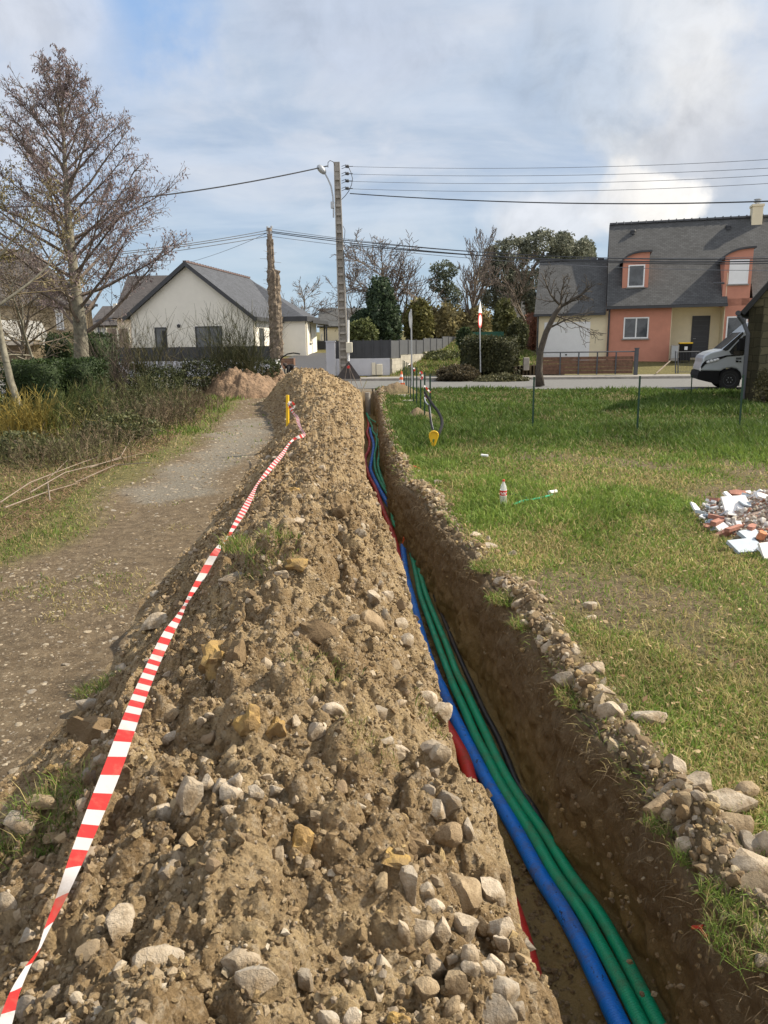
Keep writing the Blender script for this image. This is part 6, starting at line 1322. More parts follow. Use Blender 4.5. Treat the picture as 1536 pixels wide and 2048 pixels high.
quad_uv('roof', [[E0 + dpt, E0, Pk, Pk + dpt], [E1, E1 + dpt, Pk + dpt, Pk]], M['slate'], root, thick=.13)
m = MB(); m.tube([E0 + Vector((-.06, .0, -.03)), E0 + dpt + Vector((-.06, 0, -.03))], .07, 10); m.build('gutter', M['anthracite'], root)
m = MB(); m.tube([E0 + Vector((-.03, .02, -.1)), bF.P(-.10, .05, zEb - .45), bF.P(.03, .08, zEb - .75), bF.P(.03, .08, 0)], .055, 10); m.build('downpipe', M['anthracite2'], root)
bushpx('ivy_patch', 19.9, [(1505, 740, 1550, 815)], 133, 900, .07, (0.05, 0.05, 0.02), (0.16, 0.14, 0.06), 'thin weeds and ivy on the lower barn wall', lump=.5, gap=.6, dy=.12)
# ================================================================== POLES, LAMP, WIRES
Yp = 37.0; b0 = at(689, 757, Yp); t0 = at(673.5, 325, Yp); b0.z = .12; up = (t0 - b0).normalized(); root = empty('utility_pole', tuple(b0), 'tall tapered concrete utility pole with ladder recesses, right of the ivy covered pole', 'utility pole')
Hp = (t0 - b0).length; ux = Vector((1, 0, 0)); ux = (ux - up * ux.dot(up)).normalized(); uy = up.cross(ux)
m = MB(); 
def pw(h): return .44 - .17 * h / Hp
for s_ in (-1, 1):
    P_ = []
    for h in (0, Hp):
        w = pw(h) / 2
        for sx, sy in ((1, -.8), (.68, -.8), (.68, .8), (1, .8)): P_.append(b0 + up * h + ux * (s_ * sx * w) + uy * (sy * w))
    m.hexa(P_)
P_ = []
for h in (0, Hp):
    w = pw(h) / 2
    for sx, sy in ((-.679, -.3), (.679, -.3), (.679, .6), (-.679, .6)): P_.append(b0 + up * h + ux * (sx * w) + uy * (sy * w))
m.hexa(P_)
for k in range(25):
    h = .25 + k * (Hp - .4) / 24.5; w = pw(h); m.box(b0 + up * h + uy * (-w * .25), (w * .675, w * .45, .11), ux, up)
m.box(b0 + up * (Hp - .35), (pw(Hp) * .97, pw(Hp) * .7, .72), ux, up)
m.build('shaft', M['concrete'], root)
for i, y_ in enumerate((333, 347.5, 362, 377)):
    a = at(683, y_, Yp - .1); m = MB(); m.tube([a, a + Vector((.22, 0, .08))], .012, 5); m.tube([a + Vector((0, 0, -.1)), a + Vector((.22, 0, -.02))], .012, 5); m.lathe(a + Vector((.2, 0, .0)), [(.03, -.03), (.075, 0), (.05, .05), (.08, .08), (.06, .13), (.03, .15)], 12, (1, 0, 0)); m.tube([a + Vector((.35, 0, 0)), a + Vector((.52, 0, 0))], .014, 5); m.build('insulator', M['anthracite'], root)
m = MB(); m.tube([at(*p, Yp - .1) for p in ((697, 334), (702, 345), (705, 357), (703, 370), (697, 383), (690, 392), (683, 399))], .016, 5); m.tube([at(*p, Yp - .1) for p in ((669, 331), (667, 324), (660, 321), (656, 325), (656, 335))], .016, 5); m.tube([at(*p, Yp - .1) for p in ((686, 452), (690, 460), (689, 475), (686, 485))], .014, 5); m.tube([at(*p, Yp - .1) for p in ((686, 492), (692, 489), (698, 493), (695, 500), (689, 504), (685, 503))], .018, 5); m.tube([at(*p, Yp - .15) for p in ((687, 500), (690, 560), (693, 600), (696, 640))], .018, 5); m.build('service_cable', M['anthracite'], root)
m = MB(); m.tube([at(696.5, 640, Yp - .25), at(696.5, 686, Yp - .25)], .055, 8); m.tube([at(697, 700, Yp - .25), at(697, 722, Yp - .25)], .055, 8); m.build('conduit', M['whitepaint'], root)
m = MB(); a = at(698.5, 695, Yp - .35); m.bevbox(a, (.30, .22, .48), .02); m.build('junction_box', M['offwhite'], root)
lp = empty('street_lamp', tuple(at(667, 440, Yp - .1)), 'street lamp with pale oval head on a curved arm of the tall concrete pole', 'street lamp')
m = MB(); m.tube([at(*p, Yp - .1) for p in ((667, 435), (667, 415), (665.5, 392), (662, 372), (656, 358), (649, 345))], .035, 8); m.build('arm', M['galv'], lp)
m = MB(); c = at(643, 339, Yp - .1); ax = (at(650, 346, Yp - .1) - at(636, 332, Yp - .1)).normalized(); m.lathe(c - ax * .25, [(.02, 0), (.10, .04), (.145, .16), (.15, .3), (.11, .44), (.05, .5)], 18, ax); m.build('lamp_head', M['galv'], lp, smooth=True)
m = MB(); m.bevbox(at(665, 410, Yp - .12), (.16, .14, .3), .02); m.build('ballast_box', M['galv'], lp)
Y2 = 35.5; b2 = at(553, 756, Y2); t2_ = at(538.5, 456, Y2); b2.z = 0; root = empty('telephone_pole', tuple(b2), 'shorter wooden telephone pole wrapped in brown ivy stems', 'utility pole')
m = MB(); m.tube([b2, b2.lerp(t2_, .5), t2_], [.17, .14, .11], 12); m.build('shaft', M['greywood'], root)
m = MB(); pr_ = []; rs_ = []
rg = np.random.default_rng(3)
n_ = 60; V = []; k_ = 20
for i in range(n_ + 1):
    f_ = i / n_; p = b2.lerp(t2_, f_ * .93); wd_ = .30 if f_ < .80 else .17; sh_x = .07 if f_ < .8 else 0.0; wd_ = wd_ * (1 - .15 * f_)
    for j in range(k_):
        a = 2 * PI * j / k_; rr_ = wd_ * (1 + .13 * math.sin(j * 2.7 + 3 * f_) + .10 * rg.normal()) ; V.append(p + Vector((math.cos(a) * rr_ + sh_x, math.sin(a) * rr_ * .8, 0)))
m.add(V, [(i * k_ + j, i * k_ + (j + 1) % k_, (i + 1) * k_ + (j + 1) % k_, (i + 1) * k_ + j) for i in range(n_) for j in range(k_)] + [tuple(range(n_ * k_, n_ * k_ + k_))])
M['ivystem'] = simple('ivy_stems', (0.20, 0.16, 0.12), .95, .5, 9, 1.0, 18, dist=.05); m.build('ivy_stems', M['ivystem'], root)
rg = np.random.default_rng(8); S = []
for _ in range(130):
    f_ = rg.uniform(.05, .9); p = np.array(b2.lerp(t2_, f_)); d = np.array([rg.normal() * 1.0, -abs(rg.normal()), rg.uniform(-.6, .4)]); d /= np.linalg.norm(d); L_ = rg.uniform(.2, .5); S.append((p, p + d * L_, .012, .006))
V, Q = tubes_np(S, 3); np_obj('loose_stems', V, [Q], M['ivystem'], root)
m = MB()
for dx, dy_ in ((-3.5, 462), (3.5, 460), (-3.5, 458), (4.5, 457)): m.lathe(at(538.5 + dx, dy_, Y2), [(.02, 0), (.05, .02), (.05, .1), (.02, .12)], 10)
m.box(at(538.5, 461, Y2), (.28, .06, .05)); m.box(at(539, 466, Y2), (.24, .2, .12)); m.build('fittings', M['galv'], root)
def wire(pts, Ys, r, label, group='overhead wires', mat='anthracite'):
    """catenary-like curve through three picture points at running depths"""
    (x0, y0), (x1, y1), (x2, y2) = pts; P = []
    for k in range(25):
        f_ = k / 24; x = x0 + (x2 - x0) * f_; s = (x - x0) / (x2 - x0); s1 = (x1 - x0) / (x2 - x0)
        q = y0 + (y2 - y0) * s; dv = y1 - (y0 + (y2 - y0) * s1); q += dv * (s * (1 - s)) / (s1 * (1 - s1))
        Yd = 1 / (1 / Ys[0] + (1 / Ys[1] - 1 / Ys[0]) * f_); P.append(at(x, q, Yd))
    m = MB(); m.tube(P, r, 5); o = m.build('overhead_wire', M[mat]); tag(o, label, 'wire', group)
M['thinwire'] = simple('thin_wire', (0.16, 0.17, 0.19), .6)
for i, (p, lab) in enumerate([([(697, 333), (1140, 335), (1640, 312)], 'topmost thin bare wire running right from the tall pole'), ([(696, 348), (1140, 350.5), (1640, 330)], 'second bare wire from the top running right from the tall pole'), ([(696, 362.5), (1140, 366), (1640, 344)], 'third bare wire from the top running right from the tall pole'), ([(696, 377.5), (1140, 382), (1640, 360)], 'lowest of the four thin bare wires running right from the tall pole')]):
    wire(p, (Yp, 24), .008, lab, mat='thinwire')
wire([(700, 387), (1140, 406.5), (1640, 398)], (Yp, 24), .022, 'thicker dark cable under the four bare wires right of the tall pole')
wire([(655, 332), (420, 377), (-80, 416)], (Yp, 30), .028, 'thick dark cable running left from the tall pole through the alder')
for p, lab, r_ in [([(534, 461), (350, 491), (-80, 520)], 'upper telephone line running left from the ivy covered pole', .014), ([(534, 466), (350, 495), (-80, 528)], 'middle telephone line running left from the ivy covered pole', .016), ([(534, 473), (350, 502), (-80, 540)], 'lower telephone line running left from the ivy covered pole', .014)]: wire(p, (Y2, 26), r_, lab)
wire([(534, 466), (460, 498), (381, 524)], (Y2, 43.5), .010, 'thin line dropping from the ivy covered pole to the bungalow ridge', mat='thinwire')
for p, lab, r_ in [([(544, 458), (700, 479), (1640, 508)], 'upper pale telephone line running right from the ivy covered pole', .010), ([(544, 463), (900, 500), (1640, 514)], 'second telephone line running right, crossing in front of the pines', .018), ([(544, 465.5), (900, 506), (1640, 524)], 'third telephone line running right below the second', .018), ([(544, 473), (900, 513), (1640, 540)], 'lowest thin telephone line running right from the ivy covered pole', .010)]: wire(p, (Y2, 27), r_, lab, mat='anthracite' if r_ > .012 else 'thinwire')
wire([(700, 490), (900, 507), (1640, 519)], (Yp, 27), .024, 'thick dark cable running right from the cable loops on the tall pole')
# ================================================================== SIGNS AND STREET THINGS
def pole_sign(x, ytop, ybase, Y, label): 
    b = at(x + 2, ybase, Y); r = empty('road_sign', tuple(b), label, 'road sign'); m = MB(); m.tube([b, at(x, ytop, Y)], .032, 8); m.build('pole', M['galv'], r); return r
r = pole_sign(822, 618, 772, 31.5, 'road sign on a tall grey pole seen edge on behind the green stakes'); m = MB(); c = at(821, 640, 31.5); ax = Vector((.975, -.22, 0)); m.lathe(c, [(.0, -.012), (.335, -.012), (.335, .012), (.0, .012)], 28, ax); m.build('sign_plate', M['galv'], r)
r = pole_sign(959, 604, 745, 37.2, 'road sign pole with a triangle over a red rimmed round plate before the ivy hedge')
ax = Vector((.93, -.37, 0)); u_ = Vector((.37, .93, 0)); c = at(960, 618, 37.2)
m = MB(); m.prism([c - u_ * .33 - Vector((0, 0, .18)), c + u_ * .33 - Vector((0, 0, .18)), c + Vector((0, 0, .36))], ax * .02); m.build('triangle_plate', M['whitepaint'], r)
c = at(960, 641, 37.2); m = MB(); m.lathe(c, [(.0, -.01), (.36, -.01), (.36, .01), (.0, .01)], 28, ax); rp_ = m.build('round_plate', M['red'], r); m = MB(); m.lathe(c - ax * .0, [(.0, -.016), (.26, -.016), (.26, .014), (.0, .014)], 28, ax); m.build('white_centre', M['whitepaint'], rp_)
m = MB()
for k, (a_, b_) in enumerate(((-.12, .16), (.05, .12), (-.05, -.05), (.1, -.08), (-.08, -.17))): m.box(c + u_ * a_ + Vector((0, 0, b_)) - ax * .018, (.006, .10, .09), ax)
m.build('black_marks', M['black'], rp_)
# roadworks triangle on a tripod, seen from behind
tw = empty('roadworks_sign', tuple(at(697, 770, 31.0)), 'dark back of a triangular roadworks sign on a tripod before the tall pole', 'road sign'); m = MB(); q = [at(697, 722, 31), at(723, 758, 31.1), at(671, 758, 31.1)]; m.prism(q, (0, .03, 0)); m.build('plate', simple('sign_back', (0.09, 0.08, 0.08), .7, .3, 6), tw)
for a_, b_ in (((694, 733), (687, 776)), ((698, 733), (705, 776)), ((697, 730), (716, 776)), ((720, 756), (723, 772))): m = MB(); m.tube([at(*a_, 30.9), at(*b_, 30.6)], .014, 6); m.build('leg', M['greywood'], tw)
m = MB(); m.lathe(at(697, 734, 30.88), [(.06, 0), (.06, .05)], 12, (0, -1, 0)); m.build('hinge', M['red'], tw)
cb = at(803, 771, 30.3); cb.z = float(ground_z(cb.x, cb.y)); cn = empty('traffic_cone', tuple(cb), 'orange and white traffic cone beside the far soil mound', 'traffic cone'); H_ = .62
prof = lambda f_: .145 * (1 - f_) + .022 * f_
m = MB(); m.bevbox(cb + Vector((0, 0, .02)), (.36, .36, .04), .01); m.build('foot', M['orange'], cn)
for nm, f0, f1, mt in (('body', 0, .26, 'orange'), ('white_band', .261, .45, 'whitepaint'), ('body', .451, .62, 'orange'), ('white_band', .621, .78, 'whitepaint'), ('tip', .781, 1, 'orange')): m = MB(); m.lathe(cb + Vector((0, 0, .04)), [(prof(f0), f0 * H_), (prof(f1), f1 * H_)], 20); m.build(nm, M[mt], cn)
# person crouching behind the heap, black clothes
PY = 30.0; pc = at(586, 735, PY); gz_ = 0.0
def skin_body(name, chains, mat, parent, lvl=2):
    me = bpy.data.meshes.new(name); vs = []; es = []; rs = []; key = {}
    for ch in chains:
        last = None
        for (p, r_) in ch:
            kk = tuple(round(q_, 4) for q_ in p)
            if kk not in key: key[kk] = len(vs); vs.append(Vector(p) - OFF[parent.name]); rs.append(r_)
            i = key[kk]
            if last is not None and last != i: es.append((last, i))
            last = i
    me.from_pydata(vs, es, []); o = bpy.data.objects.new(name, me); COL.objects.link(o); o.parent = parent; OFF[o.name] = OFF[parent.name]
    md = o.modifiers.new('s', 'SKIN'); md.use_smooth_shade = True
    for i, r_ in enumerate(rs): me.skin_vertices[0].data[i].radius = (r_, r_)
    me.skin_vertices[0].data[0].use_root = True
    s = o.modifiers.new('d', 'SUBSURF'); s.levels = s.render_levels = lvl; me.materials.append(mat); return o
px0 = pc.x; pr = empty('person', (px0, PY, 0), 'person in black bending down behind the long heap, white patch on the back', 'person')
Z = lambda dx, dy, z: (px0 + dx, PY + dy, z)
pel = (Z(.20, 0, .62), .15)
skin_body('body', [[pel, (Z(.10, 0, .76), .15), (Z(-.04, 0, .86), .165), (Z(-.16, 0, .90), .12), (Z(-.21, -.01, .92), .065), (Z(-.27, -.02, .93), .06)],
    [pel, (Z(.16, -.13, .55), .10), (Z(-.10, -.17, .45), .075), (Z(.06, -.17, .08), .05), (Z(-.08, -.17, .05), .045)], [pel, (Z(.18, .13, .55), .10), (Z(-.06, .17, .48), .075), (Z(.12, .17, .08), .05), (Z(-.02, .17, .05), .045)],
    [(Z(-.16, 0, .90), .12), (Z(-.17, -.19, .84), .06), (Z(-.20, -.24, .60), .048), (Z(-.40, -.16, .48), .036), (Z(-.47, -.15, .46), .03)], [(Z(-.16, 0, .90), .12), (Z(-.17, .19, .84), .06), (Z(-.20, .24, .60), .048), (Z(-.40, .16, .48), .036), (Z(-.47, .15, .46), .03)]], M['blackcloth'], pr)
m = MB(); v, f = ICO[3]; vv = v * np.array([.095, .078, .115]); vv[:, 0] -= .012 * (vv[:, 2] < 0); m.add((vv + np.array(Z(-.33, -.02, .92))).tolist(), [tuple(q) for q in f]); m.build('head', M['skin'], pr, smooth=True)
m = MB(); vv = v * np.array([.112, .096, .125]) * (1 + .05 * fbm(v[:, 0] * 6, v[:, 2] * 6 + v[:, 1] * 4, 3, 3)[:, None]); keep = v[:, 0] * .8 + v[:, 2] * .6 > -.25; fk = [tuple(q) for q in f if keep[q].all()]; m.add((vv + np.array(Z(-.322, -.02, .935))).tolist(), fk); m.build('hair', M['hair'], pr, smooth=True)
m = MB(); a = Vector(Z(.12, -.13, .87)); m.box(a + Vector((-.0, -.02, -.0)), (.13, .012, .075), (1, 0, -.35), (.35, 0, 1)); m.build('white_patch', M['whitepaint'], pr)
for sy in (-1, 1):
    for k in range(5):
        m = MB(); b = Vector(Z(-.49, sy * .15 + (k - 2) * .014, .455)); m.tube([b, b + Vector((-.035 + .006 * abs(k - 2), 0, -.01)), b + Vector((-.055 + .01 * abs(k - 2), 0, -.035))], [.009, .008, .006], 6); m.build('finger', M['skin'], pr)
# white trailer with crate, cabinet, hose arc, red bag
tr = empty('utility_trailer', tuple(at(570, 758, 33.5)), 'white flatbed trailer carrying a brown crate behind the person in black', 'trailer')
Yt = 33.5; m = MB(); a = at(552, 738, Yt); b = at(583, 738, Yt); m.box(((a.x + b.x) / 2, Yt, a.z - .1), (b.x - a.x, 1.3, .16)); m.box(((a.x + b.x) / 2, Yt - .62, a.z + .10), (b.x - a.x, .04, .10)); m.box(((a.x + b.x) / 2, Yt + .62, a.z + .10), (b.x - a.x, .04, .10)); m.box((a.x + .1, Yt, a.z + .15), (.06, 1.2, .5)); m.build('bed', M['whitepaint'], tr)
m = MB(); m.box((a.x + .3, Yt - .64, a.z - .02), (.5, .02, .05)); m.build('bumper', M['black'], tr)
for sy in (-.7, .7): m = MB(); m.lathe(((a.x + b.x) / 2, Yt + sy, .26), [(.1, -.06), (.24, -.06), (.26, 0), (.24, .06), (.1, .06)], 20, (0, 1, 0)); m.build('wheel', M['rubber'], tr)
cr = at(576, 725, Yt); m = MB(); 
for k in range(4): m.box((cr.x, Yt - .3, cr.z - .17 + .1 * k), (.52, .03, .085)); m.box((cr.x, Yt + .3, cr.z - .17 + .1 * k), (.52, .03, .085))
for sx in (-1, 1): m.box((cr.x + sx * .27, Yt, cr.z - .02), (.03, .62, .4))
m.box((cr.x, Yt, cr.z - .215), (.5, .6, .02)); tag(m.build('crate', M['wood']), 'brown slatted crate lying on the white trailer', 'crate')
a = at(563, 748, 31.5); mc_ = empty('ground_cabinet', (a.x, 31.5, 0), 'beige ground cabinet between the soil heaps and the trailer', 'cabinet'); m = MB(); m.bevbox((a.x, 31.5, a.z - .05), (.33, .3, .58), .02); m.bevbox((a.x + .24, 31.55, a.z), (.12, .25, .6), .015); m.build('box', M['offwhite'], mc_); m = MB(); m.box((a.x, 31.346, a.z), (.06, .01, .08)); m.build('lock', M['galv'], mc_)
m = MB(); m.tube([at(x, y, 30.8) for x, y in ((553, 762), (553, 740), (556, 727), (564, 715), (575, 708), (587, 706), (600, 708))], .025, 8); tag(m.build('black_conduit', M['black']), 'black conduit sticking up in an arc above the heaps', 'conduit')
m = MB(); m.tube([at(x, y, 30.4) for x, y in ((571, 760), (570, 745), (568, 734))], .03, 8); tag(m.build('dark_stake', M['anthracite']), 'short dark stake in front of the beige ground cabinet', 'stake')
a = at(564, 758, 29.2); m = MB(); v, f = ICO[3]; vv = v * np.array([.13, .10, .07]) * (1 + .2 * fbm(v[:, 0] * 3, v[:, 2] * 3 + v[:, 1], 5, 3)[:, None]); m.add((vv + np.array(a)).tolist(), [tuple(q) for q in f]); tag(m.build('red_bag', M['red'], smooth=True), 'small red bag lying on the soil below the beige cabinet', 'bag')
# ================================================================== VAN
VY = 25.7; vF = Fr(tuple(at(1396, 760, 26.2))[:2], (.964, -.264)); vn = empty('van', (12.5, 26.7, 0), 'silver grey van with black bumper, nose showing past the stone barn', 'van')
def vp(x, y): return vF.px(1340 + x / 7.837, 560 + y / 7.837)
def vpoly(pts): return [vF.P(x, 0, z) for x, z in pts]
vn_ = vF.n; VD = -vF.n
X0 = vp(1300, 1000)[0]; xe = X0 + 5.2
zroof = vp(1140, 700)[1] + .15; zlow = vp(0, 1440)[1]
upper = [vp(462, 1425), vp(480, 1360), vp(505, 1290), vp(512, 1230), vp(545, 1180), vp(640, 1130), vp(805, 1088), vp(905, 1010), vp(1130, 815), vp(1320, 660)]
xr_, zr_ = upper[-1]; upper += [(xr_ + .5, zr_ + .18), (xe, zr_ + .2), (xe, .42), (vp(1100, 1500)[0], .42), vp(1080, 1470), vp(1060, 1400), vp(960, 1375), vp(850, 1395), vp(790, 1430), vp(700, 1428)]
m = MB(); m.prism(vpoly(upper), VD * 2.0); b = m.build('body', M['silver'], vn)
bv = b.modifiers.new('b', 'BEVEL'); bv.width = .05; bv.segments = 3; bv.limit_method = 'ANGLE'; bv.angle_limit = R(50)
low = [vp(455, 1428), vp(700, 1431), vp(785, 1436), vp(765, 1480), vp(760, 1560), vp(770, 1610), vp(740, 1630), vp(560, 1590), vp(440, 1560), vp(430, 1500)]
m = MB(); m.prism([p + vn_ * .02 for p in vpoly(low)], VD * 2.04); m.build('bumper', M['black'], vn)
def plate(name, pts, mat, off, par=vn, th=.012):
    m = MB(); m.prism([p + vn_ * off for p in vpoly([vp(*q) for q in pts])], VD * th); return m.build(name, M[mat], par)
gA, gB = vp(812, 1092), vp(1128, 822); gn = Vector((-(gB[1] - gA[1]) * vF.d.x, -(gB[1] - gA[1]) * vF.d.y, gB[0] - gA[0])).normalized() * .015
m = MB(); m.hexa([vF.P(gA[0], -.08, gA[1]), vF.P(gA[0], -1.92, gA[1]), vF.P(gB[0], -1.85, gB[1]), vF.P(gB[0], -.15, gB[1])] + [vF.P(gA[0], -.08, gA[1]) + gn, vF.P(gA[0], -1.92, gA[1]) + gn, vF.P(gB[0], -1.85, gB[1]) + gn, vF.P(gB[0], -.15, gB[1]) + gn]); m.build('windscreen', M['carglass'], vn)
plate('quarter_window', [(820, 1088), (1135, 812), (1150, 820), (1150, 850), (915, 1100), (870, 1112)], 'carglass', .013)
plate('side_window', [(925, 1118), (1000, 1030), (1150, 880), (1290, 830), (1290, 1160), (1080, 1178), (960, 1170)], 'carglass', .015)
plate('window_trim', [(905, 1106), (1000, 1015), (1148, 868), (1150, 880), (1003, 1030), (920, 1130)], 'silver', .02)
plate('black_trim', [(505, 1310), (560, 1262), (700, 1225), (880, 1180), (1150, 1170), (1150, 1182), (900, 1200), (790, 1240), (550, 1325), (482, 1405), (470, 1390)], 'black', .013)
h = plate('headlight', [(560, 1275), (640, 1240), (770, 1225), (775, 1250), (700, 1285), (575, 1312)], 'galv', .02)
for cx_, cy_ in ((600, 1285), (650, 1270), (705, 1255), (745, 1245)): m = MB(); x, z = vp(cx_, cy_); m.lathe(vF.P(x, .02, z), [(.0, 0), (.045, 0), (.03, .02), (.0, .022)], 12, vn_); m.build('lamp', M['whitepaint'], h)
arch = [(760, 1560), (775, 1490), (820, 1430), (880, 1395), (960, 1378), (1040, 1392), (1100, 1440), (1115, 1500), (1118, 1560), (1090, 1560), (1085, 1510), (1060, 1455), (1010, 1420), (950, 1410), (880, 1425), (830, 1465), (800, 1520), (795, 1580)]
plate('wheel_arch', arch, 'black', .03, th=.06)
plate('grille_edge', [(458, 1400), (475, 1362), (490, 1380), (478, 1425), (462, 1425)], 'whitepaint', .014)
wt_ = vp(930, 1570)[0]
for oo in (-.08, -1.8):
    w = MB(); w.lathe(vF.P(wt_, oo, .35), [(.20, -.10), (.30, -.11), (.345, -.08), (.35, 0), (.345, .08), (.30, .11), (.20, .10)], 32, VD); wo_ = w.build('wheel', M['rubber'], vn, smooth=False)
    w = MB(); w.lathe(vF.P(wt_, oo + .095, .35), [(.0, .04), (.09, .04), (.12, .0), (.17, .01), (.205, -.012), (.21, .02)], 24, VD); w.build('rim', M['anthracite2'], wo_)
    w = MB()
    for k in range(6): a = k * PI / 3; w.lathe(vF.P(wt_ + .085 * math.cos(a), oo + .09, .35 + .085 * math.sin(a)), [(.0, -.03), (.016, -.03), (.016, .02)], 8, VD)
    w.build('nuts', M['galv'], wo_)
plate('mud_flap', [(1083, 1570), (1098, 1570), (1092, 1660), (1080, 1665)], 'whitepaint', .0, th=.2)
m = MB(); x, z = vp(1105, 1010); m.bevbox(vF.P(x, .18, z), (.16, .14, .42), .03, vF.d); m.tube([vF.P(x, .1, z - .1), vF.P(x + .1, -.02, z - .15)], .02, 6); m.build('mirror', M['black'], vn)
# lettering stub on the door side
m = MB(); 
for pts in ([(1030, 1258), (1070, 1262), (1078, 1275), (1068, 1292), (1030, 1290)], [(1085, 1270), (1118, 1270), (1118, 1290), (1085, 1290)]): m.prism([p + vn_ * .014 for p in vpoly([vp(*q) for q in pts])], VD * .012)
m.build('side_lettering', M['black'], vn)
plate('door_handle', [(1032, 1215), (1118, 1212), (1118, 1245), (1034, 1248)], 'anthracite2', .014)
# rear wheel out of sight behind the barn
w = MB(); w.lathe(vF.P(wt_ + 3.4, -.1, .35), [(.10, -.10), (.30, -.11), (.35, 0), (.30, .11), (.10, .10)], 28, VD); w.build('wheel', M['rubber'], vn)

# ================================================================== CONDUITS IN THE TRENCH
def spl(P, n):
    """Catmull-Rom through points"""
    P = [P[0] * 2 - P[1]] + P + [P[-1] * 2 - P[-2]]; out = []
    for i in range(1, len(P) - 2):
        for k in range(n):
            t = k / n; a, b, c, d = P[i - 1], P[i], P[i + 1], P[i + 2]
            out.append(0.5 * ((2 * b) + (c - a) * t + (2 * a - 5 * b + 4 * c - d) * t * t + (3 * b - a - 3 * c + d) * t ** 3))
    out.append(P[-2]); return out
def conduit(name, pts, r, z, mat, label, pitch=.011, ribs=True, zend=None, cat='conduit', zs=None, lift_=0.0):
    P = []
    for i, (x, y) in enumerate(pts):
        zz_ = zs[i] if zs else z
        p = gnd(x, y, zz_ + (lift_ if y < 1060 else 0)); P.append(p)
    # extend towards and behind the camera along the trench
    d = (P[0] - P[1]).normalized(); P = [P[0] + d * 0.6 + Vector((0.0, 0, 0)), P[0] + d * .25] + P
    P = spl(P, 12); Q = [P[0]]; acc = []
    L_ = [0.0]
    for a, b in zip(P, P[1:]): L_.append(L_[-1] + (b - a).length)
    L_ = np.array(L_); A = np.array(P); tot = L_[-1]; s = 0.0; S_ = []
    while s < tot:
        S_.append(s); y_ = np.interp(s, L_, A[:, 1]); s += pitch / 4 if (ribs and y_ < 5.0) else max(.02, .008 * y_)
    S_ = np.array(S_); C = np.stack([np.interp(S_, L_, A[:, k]) for k in range(3)], 1)
    T = np.gradient(C, axis=0); T /= np.linalg.norm(T, axis=1)[:, None] + 1e-9
    side = np.cross(T, [0, 0, 1.0]); side /= np.linalg.norm(side, axis=1)[:, None] + 1e-9; up = np.cross(side, T); k_ = 14
    rad = r + (np.where((C[:, 1] < 5.0), (np.abs(((S_ / pitch) % 1) - .5) * 2 > .5) * r * .10, 0) if ribs else 0)
    V = []
    for j in range(k_):
        a = 2 * PI * j / k_; V.append(C + (side * math.cos(a) + up * math.sin(a)) * np.asarray(rad).reshape(-1, 1) * np.ones((len(C), 1)))
    V = np.stack(V, 1).reshape(-1, 3); n = len(C); i = np.arange(n - 1)[:, None] * k_; F_ = np.concatenate([np.concatenate([i + j, i + (j + 1) % k_, i + k_ + (j + 1) % k_, i + k_ + j], 1) for j in range(k_)])
    o = np_obj(name, V, [F_], mat, loc=tuple(C.mean(0)), smooth=True); return tag(o, label, cat)
def m_pipe(name, col, dirt=.5, rough=.42):
    m, nt, b = bsdf(name); v = objc(nt); f = noise(nt, v, 9, 7, .7); f2 = noise(nt, v, 45, 5, .7)
    c = ramp(nt, f2, [(.3, tuple(x * .9 for x in col)), (.7, tuple(min(1, x * 1.1) for x in col))]).outputs[0]
    c = mixc(nt, ramp(nt, f, [(.47, (0, 0, 0)), (.64, (dirt,) * 3)]).outputs[0], c, (.16, .11, .06))
    if name.startswith('blue'): c = mixc(nt, ramp(nt, noise(nt, objc(nt, (1, .45, 1)), 38, 4, .7), [(.62, (0, 0, 0)), (.68, (.85,) * 3)]).outputs[0], c, (.02, .02, .03))
    nt.links.new(c, b.inputs['Base Color']); nt.links.new(ramp(nt, f, [(.4, (rough,) * 3), (.7, (.8,) * 3)]).outputs[0], b.inputs['Roughness']); return m
M['pblue'] = m_pipe('blue_plastic', (0.01, 0.21, 0.78)); M['pgreen'] = m_pipe('green_plastic', (0.008, 0.37, 0.19), .4); M['pred'] = m_pipe('red_plastic', (0.62, 0.04, 0.03)); M['pblack'] = m_pipe('black_plastic', (0.02, 0.02, 0.022), .5)
zf = -DEP
GR = [(1317, 2048), (1276, 1968), (1237, 1894), (1194, 1821), (1139, 1747), (1094, 1674), (1054, 1618), (1021, 1567), (995, 1519), (973, 1471), (950, 1422), (928, 1374), (912, 1342), (894, 1292), (873, 1242), (853, 1191), (842, 1153), (832, 1116), (822, 1075), (812, 1055), (802, 1040), (786, 1002), (774, 979), (762, 953), (756, 928), (759, 905), (758, 887), (755, 867), (757, 852), (752, 845), (741, 838), (733, 826)]
GL = [(1283, 2048), (1243, 1968), (1203, 1894), (1162, 1821), (1110, 1747), (1068, 1674), (1032, 1618), (1000, 1567), (976, 1519), (951, 1471), (930, 1422), (908, 1374), (896, 1342), (877, 1292), (859, 1242), (841, 1191), (833, 1153), (825, 1116), (814, 1078), (793, 1055), (786, 1040), (782, 1010), (776, 990), (764, 970), (751, 940), (749, 912), (753, 891), (752, 872), (745, 862), (744, 852), (737, 838), (732, 825)]
BL = [(1238, 2048), (1200, 1968), (1165, 1894), (1125, 1821), (1078, 1747), (1039, 1674), (1007, 1618), (977, 1567), (951, 1519), (927, 1471), (903, 1422), (882, 1374), (856, 1310), (836, 1242), (823, 1191), (813, 1153), (808, 1116), (804, 1075), (794, 1040), (774, 1005), (759, 978), (745, 950), (741, 934), (746, 905), (747, 887), (742, 869), (740, 856)]
